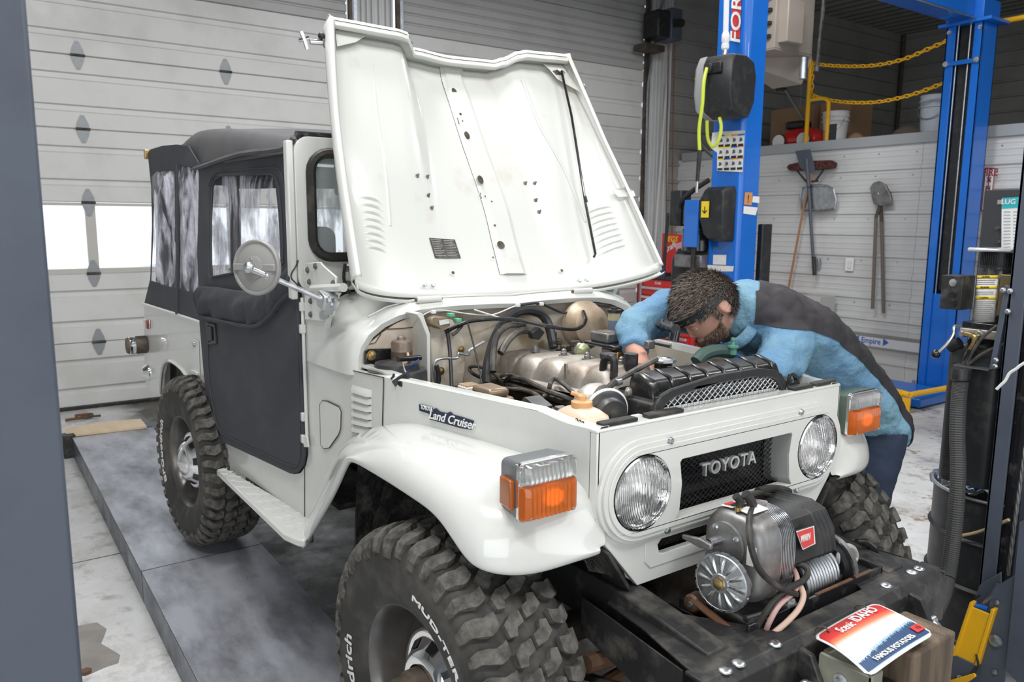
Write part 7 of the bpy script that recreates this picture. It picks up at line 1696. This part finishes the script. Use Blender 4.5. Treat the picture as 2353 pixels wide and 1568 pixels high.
p0, p1 = Vector((xa+.125, ya+.03, 1.9)), Vector((xa+.085, ya+.03, .25))
for k in range(3): MB().tube([p0.lerp(p1, i/150)+Vector((.0035*math.cos(i*.55+k*2.1), .0035*math.sin(i*.55+k*2.1), 0)) for i in range(151)], .0042, 5).build('lift_cable', CAST, t)
D = lambda a, b, y=1.44: on(a, b, 'y', y)
MB().prism([D(2251, 1345), D(2300, 1315), D(2300, 1420), D(2222, 1420)], (0, .008, 0)).build('carriage_plate', GREYL, t, bevel=.002)
MB().prism([D(2284, 1350, 1.36), D(2333, 1322, 1.36), D(2300, 1640, 1.36), D(2205, 1640, 1.36)], (0, .010, 0)).build('carriage_plate', GREYL, t, bevel=.002)
MB().prism([D(2343, 1200, 1.34), D(2400, 1180, 1.34), D(2400, 1640, 1.34), D(2312, 1540, 1.34)], (0, .02, 0)).build('carriage_plate', GREYL, t, bevel=.002)
yc = [D(2231, 1396, 1.335), D(2279, 1415, 1.335), D(2238, 1527, 1.335), D(2186, 1510, 1.335)]
MB().prism(yc, (0, .012, 0)).build('yellow_cover', YEL, t, bevel=.002)
for a, b in (((2228, 1384), (2186, 1510)), ((2277, 1400), (2238, 1529))): MB().prism([D(*a, 1.33), D(*a, 1.33)+Vector((.012, 0, 0)), D(*b, 1.33)+Vector((.012, 0, 0)), D(*b, 1.33)], (0, .03, 0)).build('cover_edge', YEL, t, bevel=.002)
MB().tube([D(2256, 1392, 1.38), D(2275, 1372, 1.38), D(2290, 1350, 1.38), D(2293, 1342, 1.38)], .006, 6).build('return_spring', STEEL, t)
MB().cyl(D(2243, 1392, 1.36), D(2270, 1400, 1.36), .008).build('air_fitting', BLUE, t); MB().tube([D(2240, 1395, 1.37), D(2238, 1380, 1.38), D(2252, 1368, 1.38)], .004, 6, smooth=4).build('air_line', BLK, t)
bolt(D(2288, 1473, 1.355), (0, -1, 0), .018, .01, GALV, t); MB().prism([D(2284, 1460, 1.357), D(2293, 1460, 1.357), D(2291, 1486, 1.357), D(2282, 1486, 1.357)], (0, -.003, 0)).build('slotted_washer', GALV, t)
for q in ((2291, 1385), (2281, 1404), (2286, 1545)): bolt(D(*q, 1.355), (0, -1, 0), .007, .005, GALV, t)
MB().prism([D(2150, 1530, 1.33), D(2190, 1505, 1.33), D(2240, 1528, 1.33), D(2205, 1580, 1.33), D(2150, 1580, 1.33)], (0, .06, 0)).build('lower_arm', GREYL, t, bevel=.004); bolt(D(2168, 1524, 1.325), (0, -1, 0), .009, .007, STEEL, t); bolt(D(2208, 1560, 1.325), (0, -1, 0), .010, .007, STEEL, t)
MB().tube([D(2243, 1505, 1.32), D(2248, 1530, 1.32), D(2240, 1550, 1.32), D(2220, 1565, 1.32)], .004, 6, smooth=4).build('air_line', BLK, t)
MB().prism([D(2165, 1570, 1.31), D(2238, 1548, 1.31), D(2242, 1556, 1.31), D(2180, 1600, 1.31), D(2150, 1600, 1.31)], (0, .01, 0)).build('yellow_toe_plate', YEL, t, bevel=.002)
# hydraulic power unit on a bracket
G = lambda a, b, y=1.56: on(a, b, 'y', y)
t = thing('hydraulic_power_unit', 'black electric hydraulic power unit with warning label, tank and grey hose, right', 'hydraulic unit', G(2230, 1100)+Vector((0, .1, 0)))
tc = G(2232, 900); wl = (G(2300, 900)-G(2165, 900)).x/2
tk_ = MB(); rows = []
for z_, k_ in ((G(2200, 1108).z, .98), (G(2200, 1100).z, 1), (G(2200, 815).z, 1.0), (G(2200, 800).z, .97), (G(2200, 790).z, .62), (G(2200, 770).z, .42)):
    rows.append([Vector((tc.x+wl*k_*math.copysign(abs(math.cos(a))**.45, math.cos(a)), 1.66+.12*k_*math.copysign(abs(math.sin(a))**.45, math.sin(a)), z_)) for a in np.linspace(0, 2*PI, 41)[:-1]])
tk_.loft(rows, True, True).build('oil_tank', BLK, t, smooth=50)
mc_ = G(2262, 700); r_ = (G(2308, 700)-G(2215, 700)).x/2; zb, zt_ = G(2250, 745).z, G(2250, 615).z
mt2 = MB().lathe((mc_.x, 1.66, zb), (0, 0, 1), [(r_*.97, 0), (r_, .008), (r_, (zt_-zb)-.01), (r_*.95, zt_-zb)], 40).build('motor', BLKG, t, smooth=40)
z2, z3 = G(2250, 612).z, G(2250, 582).z
MB().lathe((mc_.x-.002, 1.66, z2-.008), (0, 0, 1), [(r_*.96, 0), (r_*.97, .01), (r_*.9, .012), (r_*.9, z3-z2+.01)], 40).build('fan_cowl', BLK, t, smooth=40)
fr2 = MB()
for k in range(52): a = 2*PI*k/52; fr2.cbox((mc_.x+r_*.93*math.cos(a), 1.66+r_*.93*math.sin(a), (z2+z3)/2+.002), .006, .003, z3-z2, Matrix.Rotation(a, 3, 'Z'))
fr2.build('cowl_fins', BLK, mt2, smooth=0)
MB().cbox((mc_.x-.012, 1.65, z3+.012), r_*2.2, r_*2.0, .014).build('clear_cap', mat('clear_plastic_cap', (.75, .76, .78), .12, .5), t, bevel=.006)
def onm(px, py, o=.001):  # on the motor surface facing the camera
    p = G(px, py, 1.66); dx = max(-.97*r_, min(.97*r_, p.x-mc_.x)); dy = -math.sqrt(max(0, r_*r_-dx*dx)); q = on(px, py, 'y', 1.66+dy); dx = max(-.97*r_, min(.97*r_, q.x-mc_.x)); dy = -math.sqrt(max(0, r_*r_-dx*dx)); return Vector((mc_.x+dx*(1+o/r_), 1.66+dy*(1+o/r_), q.z))
def curved(nm, x0_, x1_, y0_, y1_, m_, o=.0012, sl=-.03):
    rows = [[onm(x0_+(x1_-x0_)*i/10+(py-y0_)*sl, py, o) for i in range(11)] for py in np.linspace(y0_, y1_, 3)]
    return MB().loft(rows, False).build(nm, m_, mt2, smooth=180, solid=.0006, fix=False)
curved('warning_label', 2248, 2293, 633, 741, LBL, sl=-.09)
for y in (633, 657, 681): curved('label_band', 2248-(y-633)*.09, 2293-(y-633)*.09, y, y+7, YELP, .0022, -.09)
for y, s_ in ((636.5, 'CAUTION'), (660.5, 'PRECAUCION'), (684.5, 'ATTENTION')):
    pc = onm(2270-(y-633)*.09, y, .004); text('label_lettering', s_, pc, (onm(2285, y)-onm(2256, y)), (0, 0, 1), .010, BLK, mt2, .0004, width=.034)
random.seed(3)
for k in range(22):
    y = 643+k*4.5
    if not any(abs(y-q) < 6 for q in (660, 684)): curved('label_print', 2251-(y-633)*.09, 2290-(y-633)*.09-random.random()*6, y, y+1.6, mat('print_grey2', (.28, .28, .28), .6) if 'print_grey2' not in MATS else MATS['print_grey2'], .002, -.09)
curved('rating_plate', 2217, 2234, 636, 697, LBL, sl=-.07)
# switch box with knock-outs
sb = G(2190, 670, 1.58); q0 = G(2165, 632, 1.56); q1 = G(2214, 632, 1.56); q2 = G(2210, 714, 1.56)
bx = MB().box(q0.x, q1.x, 1.56, 1.66, q2.z, q0.z).build('switch_box', BLKD, t, bevel=.003)
for yy, m_ in ((650, STEEL), (674, BLKG), (696, BLKG)): MB().lathe(G(2190, yy, 1.559), (0, -1, 0), [(.015, 0), (.015, .0015), (.011, .002)], 20).build('knock_out', m_, bx)
# valve block, fittings, handle
vz0, vz1 = G(2240, 778).z, G(2240, 757).z
vb = MB().box(G(2203, 760).x, G(2300, 760).x, 1.565, 1.75, vz0, vz1).build('valve_block', ALU, t, bevel=.004)
MB().box(G(2207, 745).x, G(2305, 745).x, 1.57, 1.75, vz1, G(2240, 742).z).build('adapter_plate', BLKG, t, bevel=.004)
for px in (2214, 2254): MB().lathe(G(px, 767, 1.562), (0, -1, 0), [(.014, 0), (.014, .012), (.010, .013), (.010, .02)], 6).build('hose_fitting', STEEL, vb)
MB().tube(spline([G(2216, 767, 1.54), G(2230, 770, 1.53), G(2239, 776, 1.53), G(2238, 790, 1.53), G(2229, 803, 1.53)], 5), .010, 10).build('hose_elbow', BRASS, vb)
MB().tube(spline([G(2229, 803, 1.53), G(2220, 822, 1.53), G(2212, 842, 1.54)], 5), .011, 10).build('hydraulic_hose', BLKG, t)
MB().tube(spline([G(2292, 748, 1.53), G(2262, 772, 1.52), G(2240, 800, 1.52), G(2222, 838, 1.53)], 5), .006, 8).build('air_line', HOSE, t)
MB().tube(spline([G(2320, 785, 1.53), G(2290, 798, 1.52), G(2255, 815, 1.52), G(2225, 838, 1.53)], 5), .006, 8).build('air_line', HOSE, t)
MB().tube(spline([G(2205, 748, 1.53), G(2193, 752, 1.50), G(2190, 770, 1.49), G(2175, 792, 1.48), G(2155, 812, 1.47)], 5), .0065, 8).build('release_handle', STEEL, t)
MB().sphere(G(2150, 814, 1.47), .018, 14).build('handle_knob', BLKG, t, smooth=180)
MB().cyl(G(2181, 798, 1.55), G(2206, 787, 1.55), .022, n=14).build('filler_cap', BLK, t)
# hanging bracket and big grey hose
MB().prism([G(*p, 1.50) for p in ((2309, 655), (2322, 658), (2285, 850), (2272, 850))], (0, .05, 0)).build('bracket_arm', GREYL, t, bevel=.002)
MB().prism([G(2190, 838, 1.50), G(2272, 850, 1.50), G(2272, 850, 1.50)+Vector((0, .12, 0)), G(2195, 836, 1.50)+Vector((0, .10, 0))], (0, 0, -.005)).build('bracket_shelf', GALV, t)
MB().box(G(2310, 630).x, G(2345, 630).x, 1.52, 1.70, G(2310, 725).z, G(2310, 630).z).build('mount_bracket', mat('zinc_yellow', (.20, .16, .08), .4, .8), t, bevel=.003)
for px, py in ((2305, 667), (2321, 669), (2316, 716), (2288, 828), (2286, 842)): bolt(G(px, py, 1.495), (0, -1, 0), .008, .006, STEEL, t)
hs_ = spline([G(2209, 850, 1.48), G(2208, 870, 1.48), G(2203, 920, 1.48), G(2200, 1000, 1.46), G(2202, 1080, 1.44), G(2198, 1160, 1.42), G(2190, 1240, 1.40), G(2180, 1310, 1.36), G(2166, 1370, 1.28), G(2140, 1420, 1.18)], 30)
hm = MB(); rows = []; m_ = len(hs_)
for i, p in enumerate(hs_):
    tt = (hs_[min(i+1, m_-1)]-hs_[max(0, i-1)]).normalized(); u = tt.orthogonal().normalized(); w2 = tt.cross(u); rr = (.0285 if i % 2 else .0265)
    rows.append([p+u*rr*math.cos(2*PI*j/14)+w2*rr*math.sin(2*PI*j/14) for j in range(14)])
hm.loft(rows, True).build('corrugated_hose', mat('grey_corrugated_hose', (.055, .055, .055), .6), t, smooth=0)
MB().lathe(G(2209, 845, 1.48), (0, 0, -1), [(.033, 0), (.035, .004), (.035, .045), (.03, .05)], 20).build('hose_coupling', BLK, t)
# drum with rubbish
t = thing('trash_drum', 'black steel drum holding rubbish below the hydraulic tank', 'drum', (.31, 1.88, ZF))
MB().lathe((.31, 1.88, ZF), (0, 0, 1), [(.28, 0), (.284, .006), (.284, .018), (.278, .024), (.278, .24), (.290, .25), (.278, .26), (.278, .44), (.290, .45), (.278, .46), (.278, .62), (.286, .625), (.287, .634), (.280, .638), (.272, .63), (.272, .30), (.02, .30)], 56, cap=False).build('drum_body', BLK, t, smooth=35)
MB().tube([Vector((.31+.284*math.cos(a), 1.88+.284*math.sin(a), ZF+.632)) for a in np.linspace(0, 2*PI, 57)[:-1]], .007, 8, closed=True).build('drum_rim', GALV, t)
MB().tube(spline([G(2318, 1195, 1.50), G(2270, 1215, 1.55), G(2240, 1225, 1.58), G(2205, 1232, 1.58)], 5), .006, 8).build('hanging_wire', mat('tan_cable', (.45, .34, .20), .5), t)
random.seed(11)
c = on(2182, 1102, 'z', .47); jr = thing('glass_jar', 'clear glass bottle lying in the black drum', 'bottle', c)
MB().cyl(c+Vector((-.05, -.02, .0)), c+Vector((.03, .08, .0)), .036, .036, 18).build('bottle_glass', LENSC, jr); MB().cyl(c+Vector((-.06, -.032, .0)), c+Vector((-.05, -.02, .0)), .022).build('bottle_neck', LENSC, jr)
for i, (px, py, m_, nm, lab) in enumerate(((2232, 1114, BLUE, 'crumpled_wrapper', 'blue crumpled wrapper in the black drum'), (2252, 1118, STEEL, 'foil_pouch', 'shiny silver pouch in the black drum'), (2276, 1108, CARD, 'cardboard_scrap', 'tan cardboard scrap sticking out of the black drum'), (2210, 1110, LBL, 'paper_scrap', 'white paper scrap in the black drum'))):
    c = on(px, py, 'z', .44)
    mb = MB().grid(lambda u, v: c+Vector(((u-.5)*.15, (v-.5)*.12, .02*math.sin(u*9+i)+.02*math.cos(v*11+i*2))), 8, 8); o = mb.build(nm, m_, smooth=0, solid=.003, fix=False); tag(o, lab, 'trash')
MB_ = [on(2353, 835, 'y', 1.3), on(2335, 848, 'y', 1.3), on(2320, 858, 'y', 1.3), on(2310, 875, 'y', 1.3), on(2300, 885, 'y', 1.3), on(2290, 895, 'y', 1.3)]
tag(MB().tube(spline([on(2420, 800, 'y', 1.3)]+MB_, 4), .005, 8).build('white_cord', WHT), 'short white cord hanging in front of the right lift column', 'cord')
# ================================================================== MEZZANINE
YM = 6.95
M = lambda a, b, d=0: on(a, b, 'y', YM+d)
t = thing('safety_railing', 'yellow tube railing on the mezzanine edge behind the blue lift', 'railing', M(1855, 322))
zr = 3.53
xp = M(1862, 160).x
MB().tube(spline([Vector((XW+.1, YM, zr)), Vector((xp-.4, YM, zr)), Vector((xp-.08, YM, zr)), Vector((xp-.01, YM, zr-.05)), Vector((xp, YM, zr-.14)), Vector((xp, YM, 2.52))], 8), .026, 10).build('rail_tube', YEL, t)
x2 = M(1903, 260).x
MB().tube(spline([Vector((xp, YM, 3.03)), Vector((x2-.10, YM, 3.03)), Vector((x2-.02, YM, 3.0)), Vector((x2, YM, 2.92)), Vector((x2, YM, 2.52))], 8), .024, 10).build('rail_tube', YEL, t)
x3 = M(2250, 205).x
MB().tube(spline([Vector((x3, YM, 2.52)), Vector((x3, YM, 2.92)), Vector((x3-.03, YM, 3.0)), Vector((x3-.10, YM, 3.03)), Vector((x3-.35, YM, 3.03))], 8), .024, 10).build('rail_tube', YEL, t)
MB().tube([Vector((x3-.08, YM, zr)), Vector((x3+2.4, YM, zr))], .026, 10).build('rail_tube', YEL, t)
LK = {}
def chain(nm, pts, lab, r=.0075):
    t = thing(nm, lab, 'chain', pts[0]); P = [Vector(p) for p in pts]; P = spline(P, 12); L = [0]
    for a, b in zip(P[:-1], P[1:]): L.append(L[-1]+(b-a).length)
    s_ = .052; n = int(L[-1]/s_)
    if 'm' not in LK:
        LK['m'] = MB().tube([Vector((.036*math.cos(a)*1.0, .020*math.sin(a), 0)) for a in np.linspace(0, 2*PI, 15)[:-1]], r, 6, closed=True).mesh('chain_link'); LK['m'].materials.append(YEL); LK['m'].polygons.foreach_set('use_smooth', [True]*len(LK['m'].polygons))
    for k in range(n):
        d = (k+.5)*s_; i = next(j for j in range(1, len(L)) if L[j] >= d); f = (d-L[i-1])/(L[i]-L[i-1]); p = P[i-1].lerp(P[i], f); tg = (P[i]-P[i-1]).normalized()
        up_ = Vector((0, 1, 0)) if abs(tg.z) > .9 else Vector((0, 0, 1)); sd = tg.cross(up_).normalized(); nn_ = sd.cross(tg)
        a = (.785 if k % 2 else -.785); y_ = sd*math.cos(a)+nn_*math.sin(a); z_ = tg.cross(y_)
        o = bpy.data.objects.new('chain_link', LK['m']); COL.objects.link(o); o.parent = t; mm = Matrix((tg, y_, z_)).transposed().to_4x4(); mm.translation = p-OFF[t.name]; o.matrix_local = mm
chain('safety_chain', [M(1862, 145), M(1900, 150), M(1960, 152.5), M(2020, 149), M(2080, 135), M(2130, 114), M(2190, 88)], 'upper yellow plastic chain sagging across the railing gap')
chain('safety_chain', [M(1863, 217), M(1900, 229), M(1960, 236), M(2020, 234), M(2080, 222), M(2130, 206), M(2190, 182)], 'lower yellow plastic chain sagging across the railing gap')
chain('safety_chain', [M(1866, 142), M(1866, 180), M(1865, 218)], 'short vertical yellow chain hanging along the railing post')
def bucket(px, d, w_, z0, h, m_, lab):
    c = Vector((on(px, 300, 'y', YM+d).x, YM+d, z0)); t = thing('bucket', lab, 'bucket', c)
    MB().lathe(c, (0, 0, 1), [(w_*.86, 0), (w_*.92, h*.5), (w_*.96, h*.70), (w_*1.05, h*.71), (w_*1.05, h*.74), (w_*.97, h*.75), (w_*.98, h*.83), (w_*1.06, h*.84), (w_*1.06, h*.87), (w_*.99, h*.88), (w_, h*.97), (w_*1.05, h), (w_*.95, h), (w_*.9, h*.5)], 30, cap=False).build('pail', m_, t, smooth=30)
    MB().tube([c+Vector((w_*math.cos(a), -w_*abs(math.sin(a))*.6-.4*w_, h*.78-.16*abs(math.sin(a)))) for a in np.linspace(0, PI, 14)], .005, 6).build('bail_handle', STEEL, t)
    return c, t
c, t = bucket(1919, .45, .155, 2.5, .42, WHT, 'white plastic pail with a dark printed label on the mezzanine')
MB().box(c.x-.02, c.x+.11, c.y-.150, c.y-.140, 2.56, 2.76).build('pail_label', mat('dark_print', (.06, .07, .08), .5), t)
bucket(2145, .35, .155, 2.5, .45, mat('bluish_grey_pail', (.42, .46, .52), .4), 'grey-white plastic pail beside the blue column on the mezzanine')
a = M(1797, 250, 1.0); t = thing('cardboard_box', 'large brown cardboard box on the mezzanine behind the mower', 'box', M(1850, 310, 1.0))
MB().box(a.x-.1, a.x+.58, YM+.9, YM+1.4, 2.5, 3.12).build('box_body', CARD, t, bevel=.004); MB().box(a.x+.60, a.x+1.05, YM+1.0, YM+1.5, 2.5, 3.14).build('box_body', CARD, t, bevel=.004)
t = thing('push_mower', 'red lawn mower with white wheels and grey handle on the mezzanine', 'mower', M(1850, 318, .45))
q = M(1850, 300, .4); MB().loft([[Vector((q.x+dx*s1, q.y+dy*s1, z_)) for dx, dy in ((-.26, -.2), (.28, -.2), (.28, .2), (-.26, .2))] for z_, s1 in ((2.56, 1), (2.64, 1), (2.72, .7), (2.76, .35))], True, True).build('mower_deck', RED, t, bevel=.02)
MB().cbox((q.x-.1, q.y, 2.80), .26, .22, .10).build('mower_engine', BLK, t, bevel=.03)
for dx in (-.22, .14):
    for dy in (-.22, .2): MB().lathe((q.x+dx, q.y+dy, 2.59), (0, -1, 0), [(.088, -.02), (.09, .0), (.088, .02), (.06, .022)], 24).build('mower_wheel', WHT, t); MB().tube([Vector((q.x+dx+.088*math.cos(a), q.y+dy, 2.59+.088*math.sin(a))) for a in np.linspace(0, 2*PI, 21)[:-1]], .014, 6, closed=True).build('mower_tyre', RUB, t)
MB().tube([Vector((q.x+.02, q.y, 2.75)), M(1840, 265, .4), M(1803, 205, .4)], .015, 8).build('mower_handle', GALV, t); MB().tube([M(1806, 206, .4), M(1790, 203, .4), M(1785, 207, .4)], .022, 8).build('handle_grip', BLK, t)
for px, w_, h, m_, lab in ((1968, .10, .12, CARD, 'small brown paper sack on the mezzanine edge'), (2085, .16, .14, mat('dark_canvas', (.09, .07, .055), .9), 'dark crumpled canvas bag on the mezzanine edge')):
    c = M(px, 300, .25); o = MB().lathe((c.x, c.y, 2.5), (0, 0, 1), [(w_, 0), (w_*1.1, h*.3), (w_*.8, h*.7), (w_*.3, h)], 14).build('sack', m_, smooth=60); tag(o, lab, 'bag')
# unit heater
H = lambda a, b: on(a, b, 'y', 4.9)
t = thing('unit_heater', 'beige ceiling-hung unit heater with louvres behind the blue column', 'heater', H(1800, 100))
TPN = mat('taupe_paint', (.30, .26, .22), .5)
a = H(1780, 95); b = H(1806, 92); hz = a.z-.06
MB().box(a.x-.55, a.x+.0, 4.9, 5.5, hz, ZC-.15).build('heater_case', TPN, t, bevel=.01)
MB().prism([(a.x, 4.9, hz), (a.x, 5.5, hz), (a.x-.1, 5.5, hz-.25), (a.x-.45, 5.5, hz-.25), (a.x-.55, 4.9, hz)], (0, 0, -.01)).build('heater_base', TPN, t)
for k in range(9): MB().box(a.x-.50, a.x-.04, 4.86, 4.90, hz+.10+.12*k, hz+.13+.12*k).build('louvre', mat('dark_gap', (.02, .02, .02), .6) if 'dark_gap' not in MATS else MATS['dark_gap'], t)
MB().box(a.x-.02, a.x+.10, 4.95, 5.2, hz+.05, hz+.45).build('control_cover', TPN, t, bevel=.01)
MB().cyl((a.x+.05, 5.3, hz-.25), (a.x+.05, 5.3, hz-.05), .04).build('gas_valve', GALV, t)
MB().tube([Vector((a.x+.22, 5.3, ZC)), Vector((a.x+.24, 5.3, hz+.7)), Vector((a.x+.20, 5.3, hz-.2))], .02, 8).build('conduit', BLKD, t)
for s in (0, .5): MB().cyl((a.x-.5+s, 5.2, ZC-.16), (a.x-.5+s, 5.2, ZC), .012).build('hanger_rod', GALV, t)
# door operator beside door 2 with pull chains and conduit
J = lambda a, b: on(a, b, 'x', XW+.35)
t = thing('door_operator', 'grey door opener box with a dark bracket high beside the second door', 'door opener', J(1545, 60))
p = J(1538, 18); q = J(1560, 95); MB().box(XW+.12, XW+.40, p.y, q.y+.0, q.z, p.z).build('operator_box', GREYL, t, bevel=.01)
p = J(1510, 20); q = J(1535, 88); MB().box(XW+.10, XW+.38, p.y, q.y, q.z, p.z).build('operator_gear', BLK, t, bevel=.02)
MB().box(XW+.08, XW+.30, J(1490, 95).y, J(1535, 95).y, J(1500, 112).z, J(1500, 97).z).build('operator_bracket', TRACKM, t, bevel=.005)
for px in (1536, 1550): MB().tube([J(px, 100), J(px-4, 300), J(px-6, 560)], .008, 6).build('pull_chain', RUST, t)
MB().cyl(J(1539, 55)+Vector((.06, 0, .0)), J(1560, 55)+Vector((.06, 0, 0)), .05).build('operator_label', BLK, t)
t = thing('conduit_pipe', 'thin galvanised pipe running up the wall beside the second door', 'pipe', on(1480, 440, 'x', XW+.1))
MB().tube([on(1525, 0, 'x', XW+.12), on(1515, 30, 'x', XW+.12), on(1490, 190, 'x', XW+.12), on(1488, 215, 'x', XW+.12), on(1480, 600, 'x', XW+.12)], .014, 8).build('pipe', GALV, t)
t = thing('conduit_pipe', 'pale pipe beside the pull chain at the corner of the door wall', 'pipe', on(1520, 440, 'x', XW+.1))
MB().tube([on(1533, 190, 'x', XW+.14), on(1513, 440, 'x', XW+.14), on(1500, 640, 'x', XW+.14)], .020, 8).build('pipe', LINER, t)
# green cylinder part behind the hood corner (far side mirror)
mq = on(1400, 672, 'x', -.80); t2 = MB().cbox(mq, .03, .09, .07, Matrix.Rotation(.5, 3, 'X')).build('mirror_clamp', mat('green_tinted_steel', (.20, .30, .24), .35, .4), car, bevel=.01)
# faint things in the snow outside
for y, nm in ((-1.9, 0), (.4, 1)):
    o = MB().sphere((XW-2.6, y, ZF-.1), 1.1, 24, (.7, 1, 1.15)).build('snow_mound', mat('blue_snow', (.62, .68, .80), .8) if 'blue_snow' not in MATS else MATS['blue_snow'], smooth=180); tag(o, ('rounded snow-covered heap outside the window, left one' if nm == 0 else 'rounded snow-covered heap outside the window, right one'), 'snow heap')
